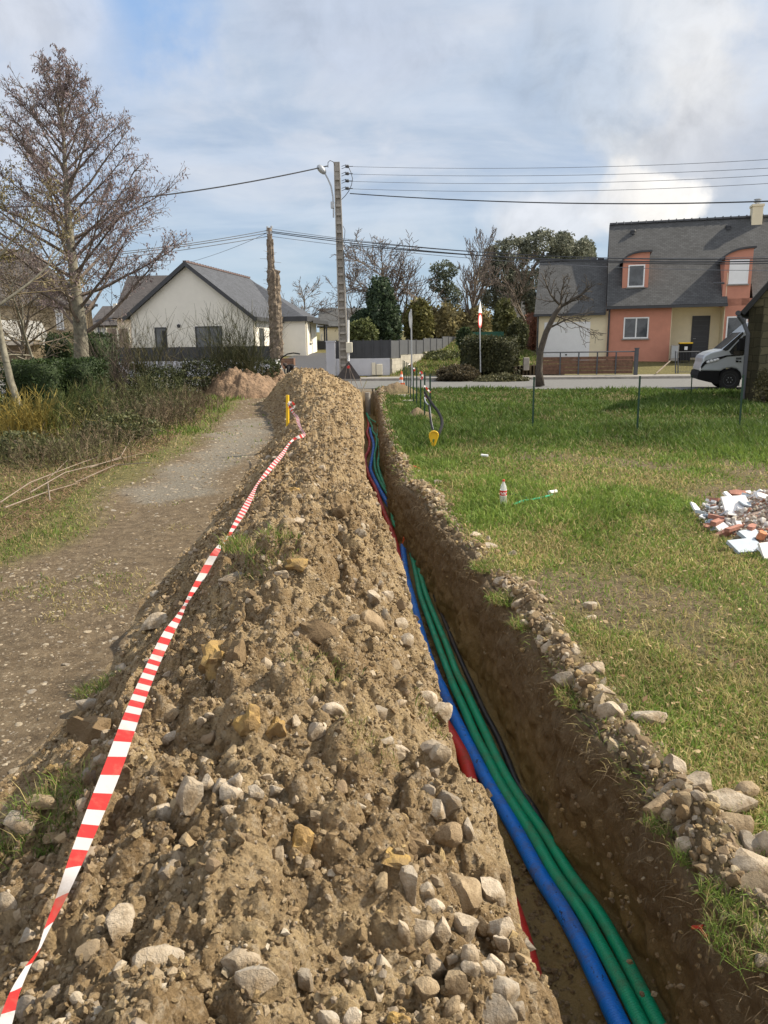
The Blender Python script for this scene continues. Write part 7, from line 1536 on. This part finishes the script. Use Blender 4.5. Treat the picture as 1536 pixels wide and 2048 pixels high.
RD = [(1078, 2000), (1052, 1905), (1026, 1821), (1009, 1784), (995, 1740), (970, 1640), (943, 1567), (929, 1519), (908, 1480), (885, 1440), (860, 1390), (828, 1290), (812, 1200), (800, 1130), (788, 1075), (768, 1025), (751, 978), (737, 950), (730, 918), (737, 901), (739, 882), (734, 866), (737, 850), (733, 830)]
BK = [(1180, 1840), (1130, 1740), (1094, 1668), (1068, 1618), (1035, 1567), (1015, 1519), (994, 1471), (968, 1422), (946, 1374), (931, 1342), (909, 1292), (889, 1242), (868, 1191), (852, 1153), (836, 1116), (826, 1085), (812, 1050)]
conduit('green_conduit', GR, .0255, zf + .07, M['pgreen'], 'right one of the two green corrugated conduits lying side by side in the trench', lift_=.04)
conduit('green_conduit', GL, .0255, zf + .07, M['pgreen'], 'left one of the two green corrugated conduits, next to the blue conduit', lift_=.04)
conduit('blue_conduit', BL, .035, zf + .045, M['pblue'], 'blue corrugated conduit left of the two green ones in the trench')
conduit('red_conduit', RD, .036, zf + .045, M['pred'], 'red conduit half hidden along the left wall of the trench')
conduit('black_pipe', BK, .019, zf + .035, M['pblack'], 'thin black pipe along the foot of the right trench wall', ribs=False, cat='pipe')
a = gnd(818, 1078, zf + .14); m = MB(); m.tube([a + Vector((-.07, -.03, -.05)), a + Vector((-.06, -.035, .02)), a + Vector((0, -.02, .035)), a + Vector((.06, .0, .02)), a + Vector((.07, .01, -.05))], .014, 8); m.tube([a + Vector((-.07, -.0, -.05)), a + Vector((-.06, -.005, .02)), a + Vector((0, .01, .035)), a + Vector((.06, .03, .02)), a + Vector((.07, .04, -.05))], .014, 8); tag(m.build('orange_tape_tie', M['orange']), 'orange tape binding the two green conduits together', 'tape')
m = MB(); a = at(735, 778, 27.2); m.tube([(a.x, 27.2, -DEP), (a.x, 27.2, .02)], .10, 14); tag(m.build('grey_duct_pipe', M['concrete']), 'grey vertical pipe at the far end of the trench', 'pipe')
# red marks in the turf edge
for i, (px, py, l, lab) in enumerate([(824, 936, .3, 'thin red cord end in the turf of the far right rim'), (947, 1135, .14, 'scrap of red cord in the wall below the first grey stones'), (1385, 1855, .06, 'small red scrap in the near trench wall')]):
    c = hit(px, py, .01); m = MB(); m.tube([c, c + Vector((.02, -.03, .03)), c + Vector((l * .3, -l * .3, .01)), c + Vector((l * .35, -l * .9, .015))], .006 if i else .012, 6); tag(m.build('red_twine', M['red']), lab, 'twine')
# ================================================================== TAPE AND STAKES
TP = [(2, 2075, 17, 1.0), (14, 2035, 17, 1.0), (30, 1985, 12, 1.0), (55, 1935, 6, 1.0), (76, 1902, 3, 1), (95, 1855, 7, 1), (120, 1800, 12, 1), (148, 1730, 18, 1), (172, 1670, 21, 1), (200, 1600, 23, 1), (228, 1530, 23, 1), (255, 1455, 21, 1), (280, 1390, 18, 1), (308, 1325, 15, 1), (335, 1270, 13, 1), (357, 1235, 8, 1), (370, 1210, 4, 1), (385, 1183, 6, 1), (405, 1150, 9, 1), (425, 1115, 9, 1), (440, 1093, 6, 1), (452, 1080, 3, 1), (470, 1050, 6, 1), (488, 1020, 8, 1), (503, 992, 6, 1), (515, 968, 2.5, 1), (530, 950, 5, 1), (548, 928, 6, 1), (565, 908, 5, 1), (578, 888, 2.5, 1), (590, 877, 3, 1), (606, 871, 5, 1), (608, 866, 3, 1), (602, 858, 3, 1), (597, 846, 4, 1), (594, 834, 4, 1), (588, 828, 3, 1), (580, 815, 3, 1), (577, 806, 3, 1)]
ctr = [Vector((a, b, c)) for a, b, c, _ in TP]; fine = spl(ctr, 10)
Ls = []; Rs = []; cum = [0.0]; prev = None
for i, q in enumerate(fine):
    p2 = fine[min(i + 1, len(fine) - 1)]; p1 = fine[max(i - 1, 0)]; t = Vector((p2.x - p1.x, p2.y - p1.y)); t = t.normalized() if t.length > 1e-6 else Vector((0, -1)); nrm = Vector((-t.y, t.x))
    c = hit(q.x, q.y, .085)
    Ls.append([q, nrm, c])
ys = np.array([c[2].y for c in Ls]); ker = np.ones(15) / 15; pad = np.pad(ys, 7, mode='edge'); ys = np.convolve(pad, ker, 'valid')
sY = hit(575, 850).y; yA = hit(606, 871, .06).y
for i, (q, _, _) in enumerate(Ls):
    if q.y < 870 and i > len(Ls) * .6: ys[i] = yA + (sY - yA) * min(1, (870 - q.y) / 50)
ys = np.convolve(np.pad(ys, 7, mode='edge'), ker, 'valid')
VT = []; UV = []
for (q, nrm, c), Yd in zip(Ls, ys):
    w = max(q.z * .78, 1.3); a = at(q.x + nrm.x * w, q.y + nrm.y * w, Yd); b = at(q.x - nrm.x * w, q.y - nrm.y * w, Yd); mid = (a + b) / 2
    if prev is not None: cum.append(cum[-1] + (mid - prev).length)
    prev = mid; VT += [a, b]
# tape ends at the yellow stake
n = len(Ls); U = []
for i in range(n): U += [(cum[i], 0.0, 0), (cum[i], 0.06, 0)]
faces = [(2 * i, 2 * i + 1, 2 * i + 3, 2 * i + 2) for i in range(n - 1)]
m, nt_, b = bsdf('striped_tape'); at_ = N(nt_, 'ShaderNodeAttribute', attribute_name='tuv', attribute_type='GEOMETRY'); sp_ = N(nt_, 'ShaderNodeSeparateXYZ'); nt_.links.new(at_.outputs['Vector'], sp_.inputs[0])
u1 = math_(nt_, 'ADD', sp_.outputs[0], math_(nt_, 'MULTIPLY', sp_.outputs[1], 0.35)); fr_ = math_(nt_, 'FRACT', math_(nt_, 'DIVIDE', u1, 0.125)); st = math_(nt_, 'GREATER_THAN', fr_, .5)
cc_ = mixc(nt_, st, (0.62, 0.60, 0.60), (0.56, 0.035, 0.03)); cc_ = mixc(nt_, ramp(nt_, noise(nt_, objc(nt_), 14, 7, .7), [(.52, (0, 0, 0)), (.75, (.5, .5, .5))]).outputs[0], cc_, (.33, .25, .17)); nt_.links.new(cc_, b.inputs['Base Color']); b.inputs['Roughness'].default_value = .35
tl = N(nt_, 'ShaderNodeBsdfTranslucent'); nt_.links.new(cc_, tl.inputs[0]); mx_ = N(nt_, 'ShaderNodeMixShader', n0=.3); nt_.links.new(b.outputs[0], mx_.inputs[1]); nt_.links.new(tl.outputs[0], mx_.inputs[2]); nt_.links.new(mx_.outputs[0], nt_.nodes['Material Output'].inputs[0])
M['tape'] = m
o = np_obj('barrier_tape', [tuple(v) for v in VT], [np.array(faces)], m, loc=tuple(np.mean(np.array(VT), 0)), smooth=True); a = o.data.attributes.new('tuv', 'FLOAT_VECTOR', 'POINT'); a.data.foreach_set('vector', np.array(U, dtype=np.float32).ravel()); tag(o, 'long red and white barrier tape running down the left side of the heap', 'barrier tape')
sb = at(575, 852, sY); st_ = at(575, 790, sY); m = MB(); zsb = surf(sb.x, sY); m.tube([(sb.x, sY, zsb - .1), (st_.x, sY, st_.z)], .026, 10); tag(m.build('yellow_stake', M['yellow']), 'short yellow stake holding the end of the barrier tape', 'stake')
def ribbon(pts, Yd, w, label=None, n=6):
    P = spl([Vector((x, y, 0)) for x, y in pts], n); V = []; U = []; cu = 0; pv_ = None
    for i, q in enumerate(P):
        p2 = P[min(i + 1, len(P) - 1)]; p1 = P[max(i - 1, 0)]; t = Vector((p2.x - p1.x, p2.y - p1.y)); t = t.normalized() if t.length > 1e-6 else Vector((1, 0)); a = at(q.x - t.y * w, q.y + t.x * w, Yd - .03 * math.sin(i * .6)); b_ = at(q.x + t.y * w, q.y - t.x * w, Yd + .03 * math.sin(i * .6)); mi = (a + b_) / 2
        if pv_ is not None: cu += (mi - pv_).length
        pv_ = mi; V += [a, b_]; U += [(cu, 0, 0), (cu, .05, 0)]
    o = np_obj('barrier_tape', [tuple(v) for v in V], [np.array([(2 * i, 2 * i + 1, 2 * i + 3, 2 * i + 2) for i in range(len(P) - 1)])], M['tape'], loc=tuple(V[0])); a = o.data.attributes.new('tuv', 'FLOAT_VECTOR', 'POINT'); a.data.foreach_set('vector', np.array(U, dtype=np.float32).ravel()); tag(o, label, 'barrier tape'); return o
ribbon([(577, 805), (584, 805), (589, 811), (584, 817), (578, 812), (577, 806)], sY - .05, 2.0, 'looped knot of red and white tape on the yellow stake')
# green stakes
ST = [(807, 776), (810, 779), (813, 786), (817, 792), (821, 801), (827, 811), (833, 818), (841, 831), (849, 842), (861, 857)]
labs = ['farthest green stake of the close row along the trench', 'second farthest green stake in the row'] + ['third farthest green stake in the row', 'fourth farthest green stake, white tape scrap near its top', 'green stake in the middle of the row', 'green stake just beyond the middle one, tape scrap near its top'] + ['green stake fourth from the near end of the row', 'green stake with a bow of red and white tape', 'green stake second from the near end, black conduit hung on it', 'nearest green stake of the row, just behind the yellow thimble']
def stake(px, py, h, label, group):
    p = gnd(px, py); p.z = float(ground_z(p.x, p.y)); r_ = empty('fence_stake', tuple(p), label, 'stake', group); m = MB(); a = p - Vector((0, 0, .05)); tilt = random.uniform(-.015, .015)
    tp_ = p + Vector((tilt, 0, h)); m.hexa([a + Vector((-.017, 0, 0)), a + Vector((.017, 0, 0)), a + Vector((.017, .005, 0)), a + Vector((-.017, .005, 0)), tp_ + Vector((-.017, 0, 0)), tp_ + Vector((.017, 0, 0)), tp_ + Vector((.017, .005, 0)), tp_ + Vector((-.017, .005, 0))])
    m.hexa([a + Vector((-.003, .006, 0)), a + Vector((.003, .006, 0)), a + Vector((.003, .03, 0)), a + Vector((-.003, .03, 0)), tp_ + Vector((-.003, .006, 0)), tp_ + Vector((.003, .006, 0)), tp_ + Vector((.003, .03, 0)), tp_ + Vector((-.003, .03, 0))])
    m.build('bar', M['postgreen'], r_); return p
random.seed(4)
for i, (x, y) in enumerate(ST): stake(x, y, 1.08, labs[i], 'green fencing stakes')
stake(1065, 865, 1.04, 'lone green stake in the lawn left of the garage gate post', 'green fencing stakes'); stake(1274, 868, 1.06, 'lone green stake in the lawn before the terracotta wall', 'green fencing stakes'); stake(1478, 864, 1.05, 'lone green stake in the lawn in front of the barn corner', 'green fencing stakes')
stake(1382, 790, .62, 'short dark stake at the road edge left of the van', 'green fencing stakes')
pS = gnd(849, 842); ribbon([(839, 748), (842, 744), (845, 750), (843, 757), (839, 752)], gnd(841, 831).y - .05, 1.8, 'bow of red and white tape tied near the top of a green stake')
ribbon([(817, 727), (820, 731), (819, 736)], gnd(817, 792).y - .05, 1.5, 'scrap of tape on a far green stake'); ribbon([(827, 735), (829, 739), (828, 743)], gnd(827, 811).y - .05, 1.5, 'second scrap of tape on the stake nearer than the first scrap')
Yk = gnd(855, 860).y - .1; Ye = gnd(867, 902).y
def YK(y): return Yk + (Ye - Yk) * min(1, max(0, (y - 790) / 75))
ribbon([(848, 771), (852, 775), (856, 780), (861, 785)], Yk + .3, 1.6, 'white strip of tape between the two nearest stakes'); ribbon([(848, 788), (852, 789), (853, 795), (849, 796)], Yk + .3, 2.2, 'knot of tape on the stake second from the near end')
M['whitecable'] = M['whitepaint']
m = MB(); m.tube(spl([at(x, y, YK(y)) for x, y in ((849, 795), (851, 803), (856, 809), (859, 813), (861, 830), (863, 845), (867, 862))], 6), .012, 7); tag(m.build('grey_cable', M['galv']), 'pale cable hanging from the stake down to the yellow thimble', 'cable')
m = MB(); m.tube(spl([at(x, y, YK(y)) for x, y in ((850, 785), (856, 795), (866, 810), (876, 823), (883, 838), (884, 850), (880, 862), (876, 870))], 6), .026, 8); m.tube(spl([at(x, y, YK(y)) for x, y in ((858, 810), (860, 830), (863, 850), (867, 864))], 6), .018, 8); tag(m.build('black_conduit', M['black']), 'black conduit looping down from the stake to the yellow thimble', 'conduit')
# yellow thimble: flat tear-drop plate with a slot
c = [(859, 870), (860.5, 865.5), (864, 863), (868, 862.5), (872, 863.5), (875, 866), (876, 870), (875, 875), (872, 882), (870, 888), (868.5, 892), (865, 892), (863.5, 888), (861.5, 881), (859.5, 875)]
inn = [(865, 880), (865.5, 878.5), (866.5, 878), (867, 878), (868, 878), (869, 878.3), (869.5, 879.5), (869, 881.5), (868.2, 884), (867.6, 886), (867.2, 887), (866.6, 887), (866.2, 886), (865.8, 884.5), (865.3, 882.5)]
V = []; n = len(c); Yq = Ye - .05
for yy in (Yq, Yq + .05): V += [at(x, y, yy) for x, y in c]; V += [at(x, y, yy) for x, y in inn]
Fs = []
for i in range(n):
    j = (i + 1) % n; Fs += [(i, j, n + j, n + i), (2 * n + i, 3 * n + i, 3 * n + j, 2 * n + j), (i, 2 * n + i, 2 * n + j, j), (n + i, n + j, 3 * n + j, 3 * n + i)]
th = empty('yellow_thimble', tuple(at(867, 890, Yq)), 'yellow plastic teardrop cable thimble hanging over the grass by the nearest stake', 'cable thimble'); MB().add(V, Fs).build('plate', M['yellow'], th); m = MB(); P_ = [at(x, y, Yq - .01) for x, y in c]; m.tube(P_ + [P_[0]], .012, 6); m.build('rim', M['yellow'], th)
# ================================================================== BOTTLE AND BITS ON THE LAWN
bb = gnd(1006, 1013, 0); bb.z = float(ground_z(bb.x, bb.y)); ds = (bb - Vector((0, 0, CAMZ))).length; k = 52 / 1500 * ds / .335
bt = empty('plastic_bottle', tuple(bb), 'clear plastic drink bottle with red cap and red label standing on the lawn', 'bottle')
def m_clear():
    m, nt, b = bsdf('clear_plastic'); b.inputs['Base Color'].default_value = (.86, .88, .86, 1); b.inputs['Roughness'].default_value = .12; b.inputs['Transmission Weight'].default_value = .55; b.inputs['IOR'].default_value = 1.2; return m
pf = [(.034, 0), (.042, .01), (.044, .04), (.041, .09), (.043, .12), (.043, .19), (.042, .22), (.036, .25), (.024, .28), (.015, .298), (.0135, .315)]
m = MB(); m.lathe(bb, [(r_ * k, h_ * k) for r_, h_ in pf], 28); m.build('body', m_clear(), bt, smooth=True)
m = MB(); m.lathe(bb, [(.0155 * k, .312 * k), (.0155 * k, .334 * k), (.013 * k, .337 * k)], 20); m.build('cap', M['red'], bt)
m = MB(); m.lathe(bb, [(.0440 * k, .135 * k), (.0440 * k, .20 * k)], 28); lb = m.build('label', M['red'], bt)
m = MB(); P_ = []
for i in range(24): f_ = i / 23; a = -PI / 2 - .95 + 1.9 * f_; P_.append(bb + Vector((.0452 * k * math.cos(a), .0452 * k * math.sin(a), (.165 + .010 * math.sin(f_ * 16) + .004 * f_) * k)))
m.tube(P_, .0042 * k, 6); P_ = []
for i in range(16): f_ = i / 15; a = -PI / 2 - .7 + 1.3 * f_; P_.append(bb + Vector((.0452 * k * math.cos(a), .0452 * k * math.sin(a), (.150 + .004 * math.sin(f_ * 6)) * k)))
m.tube(P_, .0025 * k, 6); m.build('label_script', M['whitepaint'], lb)
m = MB(); m.lathe(bb, [(.0442 * k, .128 * k), (.0442 * k, .134 * k)], 28); m.lathe(bb, [(.0442 * k, .201 * k), (.0442 * k, .209 * k)], 28); m.build('label_edge', M['whitepaint'], lb)
def onlawn(pts, r, mat, name, label, cat, lift=.025):
    P = [gnd(x, y) for x, y in pts]; P = [Vector((p.x, p.y, float(ground_z(p.x, p.y)) + lift)) for p in P]; m = MB(); m.tube(spl(P, 8), r, 7); tag(m.build(name, M[mat]), label, cat)
onlawn([(1025, 1016), (1045, 1010), (1065, 1006), (1090, 1001), (1108, 996)], .011, 'pgreen', 'green_tube_piece', 'green tube lying on the lawn right of the bottle', 'tube'); onlawn([(1022, 994), (1040, 998), (1055, 1005), (1062, 1008)], .009, 'postgreen', 'dark_twine', 'dark twine crossing the green tube beside the bottle', 'twine')
onlawn([(1098, 996), (1112, 993)], .02, 'whitepaint', 'white_tube_end', 'white sleeve at the end of the green tube', 'tube', .045); onlawn([(962, 918), (976, 918.5)], .02, 'whitepaint', 'white_scrap', 'small white scrap on the lawn beyond the bottle', 'scrap', .05)
for i, (x, y) in enumerate([(812, 795), (818, 797), (823, 804), (829, 814)]):
    p = gnd(x, y); m = MB(); m.bevbox((p.x - .1, p.y, float(ground_z(p.x, p.y)) + .05), (.3, .18, .05), .01, (1, .1 * i, 0)); tag(m.build('grey_slab', M['concrete']), 'flat pale slab on the ground beside the row of green stakes', 'slab', 'pale slabs beside the green stakes')
# ================================================================== RUBBLE PILE
rg = np.random.default_rng(77); M['brickorange'] = simple('orange_brick', (0.50, 0.19, 0.09), .9, .3, 12, .5, 60); M['brick'] = simple('broken_brick', (0.36, 0.17, 0.125), .9, .35, 12, .5, 60); M['plaster'] = simple('white_plaster', (0.74, 0.74, 0.75), .8, .06, 6, .15, 60); M['bluegrey'] = simple('bluish_board', (0.42, 0.48, 0.54), .8, .1, 6, .15, 60)
def debris(px, py, sx, sy, sz, mat, label, cat, group, rotz, tilt, lift, tilt2=0.0):
    c = pile_hit(px, py) + Vector((0, 0, .02)); e = Euler((tilt, tilt2, rotz)).to_matrix(); n_ = 4 if sz < .05 else 6; P_ = []
    for j in range(n_):
        a = 2 * PI * j / n_ + PI / n_; kx = 1 / max(abs(math.cos(a)), abs(math.sin(a))); P_.append(Vector((math.cos(a) * kx * sx / 2 * rg.uniform(.7, 1.1), math.sin(a) * kx * sy / 2 * rg.uniform(.8, 1.05), -sz / 2)))
    m = MB(); m.prism([c + e @ p for p in P_], e @ Vector((0, 0, sz))); o = m.build(cat.replace(' ', '_'), M[mat], loc=tuple(c)); tag(o, label, cat, group); return o
PX, PY2, PRX, PRY = 4.02, 6.45, 1.12, 1.30
def pile_q(X, Y): return (np.abs((X - PX) / PRX) ** 2.6 + np.abs((Y - PY2) / PRY) ** 2.6) ** (1 / 2.6)
def pile_h(X, Y): q = float(pile_q(X, Y)); return max(0, .40 * (1 - q ** 1.5))
def pile_hit(px, py):
    d = ray(px, py); t = 4.0
    while t < 14:
        p = Vector((0, 0, CAMZ)) + d * t
        if p.z < pile_h(p.x, p.y) + .02: return p
        t += .01
    return gnd(px, py, 0)
# soft base of dust and plaster crumbs
n_ = 5200; X = rg.uniform(PX - PRX, PX + PRX, n_); Y = rg.uniform(PY2 - PRY, PY2 + PRY, n_); kq = (pile_q(X, Y) < 1.04) & (X < .56 * Y + .5); X, Y = X[kq], Y[kq]; n_ = len(X); Zz = np.array([pile_h(a, b) for a, b in zip(X, Y)]) - .005
M['rubbledust'] = islands('rubble_bits', [(0.6, 0.58, 0.55), (0.33, 0.15, 0.10), (0.5, 0.46, 0.4), (0.45, 0.40, 0.33), (0.66, 0.66, 0.66), (0.3, 0.26, 0.2)], .9, 60, .4, .15)
scatter('rubble_crumbs', np.stack([X, Y, Zz], 1), pareto(n_, .010, .045, 2), M['rubbledust'], label='crumbs of plaster and brick in the rubble pile', cat='rubble')
a = np.linspace(-1.1, 1.1, 60); U_, V_ = np.meshgrid(a, a); Xp = PX + U_ * PRX; Yp_ = PY2 + V_ * PRY; q = pile_q(Xp, Yp_); Zp = .40 * (1 - q ** 1.5) - .03 + .03 * fbm(Xp * 5, Yp_ * 5, 9, 3); idx = (np.arange(59)[:, None] * 60 + np.arange(59)[None, :]).ravel()
tag(np_obj('rubble_pile', np.stack([Xp.ravel(), Yp_.ravel(), Zp.ravel()], 1), [np.stack([idx, idx + 1, idx + 61, idx + 60], 1)], simple('rubble_fill', (0.34, 0.25, 0.2), .95, .4, 14, .8, 40), loc=(PX, PY2, 0)), 'low mound of plaster dust and brick under the loose rubble at the right edge', 'rubble pile')
debris(1473, 1013, .27, .19, .02, 'plaster', 'bright white flat board piece, upper left of the rubble pile', 'board piece', None, .1, .9, .25)
debris(1493, 1098, .26, .16, .03, 'bluegrey', 'large pale bluish slab at the lower front of the rubble pile', 'board piece', None, .25, .45, .12)
debris(1500, 1075, .24, .11, .03, 'bluegrey', 'bluish slab just above the large lower slab', 'board piece', None, .5, .5, .17)
debris(1437, 1048, .24, .06, .04, 'brick', 'long red tile shard pointing left out of the rubble pile', 'brick piece', None, .75, .1, .06)
debris(1470, 1060, .30, .04, .03, 'brick', 'second long red shard below the white board', 'brick piece', None, .65, .1, .10)
debris(1502, 1062, .16, .07, .06, 'brick', 'thick curved red brick piece in the middle of the rubble pile', 'brick piece', None, .9, .2, .2)
debris(1522, 1075, .10, .07, .06, 'brickorange', 'bright orange brick piece near the right picture edge', 'brick piece', None, 1.0, .4, .2)
debris(1532, 1110, .10, .16, .02, 'plaster', 'white sliver standing at the right picture edge below the bluish slabs', 'board piece', None, .3, 1.0, .1)
for i in range(230):
    X_ = rg.uniform(PX - PRX, PX + PRX); Y_ = rg.uniform(PY2 - PRY, PY2 + PRY)
    if pile_q(X_, Y_) > 1.0 or X_ > .56 * Y_ + .45: continue
    zz_ = pile_h(X_, Y_) + rg.uniform(0, .03); t_ = rg.uniform(); e_ = (rg.uniform(.07, .24), rg.uniform(.04, .13))
    mat, cat = (('plaster', 'board piece') if t_ < .64 else (('bluegrey', 'board piece') if t_ < .80 else ('brick', 'brick piece')))
    th2 = rg.uniform(.012, .03) if cat == 'board piece' else rg.uniform(.03, .06); c = Vector((X_, Y_, zz_)); e = Euler((rg.normal() * .35 + .15, rg.normal() * .35, rg.uniform(0, PI))).to_matrix(); nn = int(rg.integers(4, 7)); P_ = []
    for j in range(nn):
        a_ = 2 * PI * j / nn + .6; kx = 1 / max(abs(math.cos(a_)), abs(math.sin(a_))); P_.append(c + e @ Vector((math.cos(a_) * kx * e_[0] / 2 * rg.uniform(.75, 1.05), math.sin(a_) * kx * e_[1] / 2 * rg.uniform(.75, 1.05), -th2 / 2)))
    m = MB(); m.prism(P_, e @ Vector((0, 0, th2))); o = m.build(cat.replace(' ', '_'), M[mat], loc=tuple(c))
    zx = ('left', 'middle', 'right')[min(2, int((X_ - 2.73) / .5))]; zy = ('front', 'centre', 'back')[min(2, int((Y_ - 5.1) / .9))]; sz_ = 'small' if e_[0] < .11 else ('large' if e_[0] > .18 else 'medium')
    tag(o, '%s %s in the %s %s of the rubble pile' % (sz_, {'plaster': 'white broken plasterboard piece', 'bluegrey': 'bluish grey board piece', 'brick': 'red broken brick piece'}[mat], zy, zx), cat, 'loose pieces of the rubble pile')
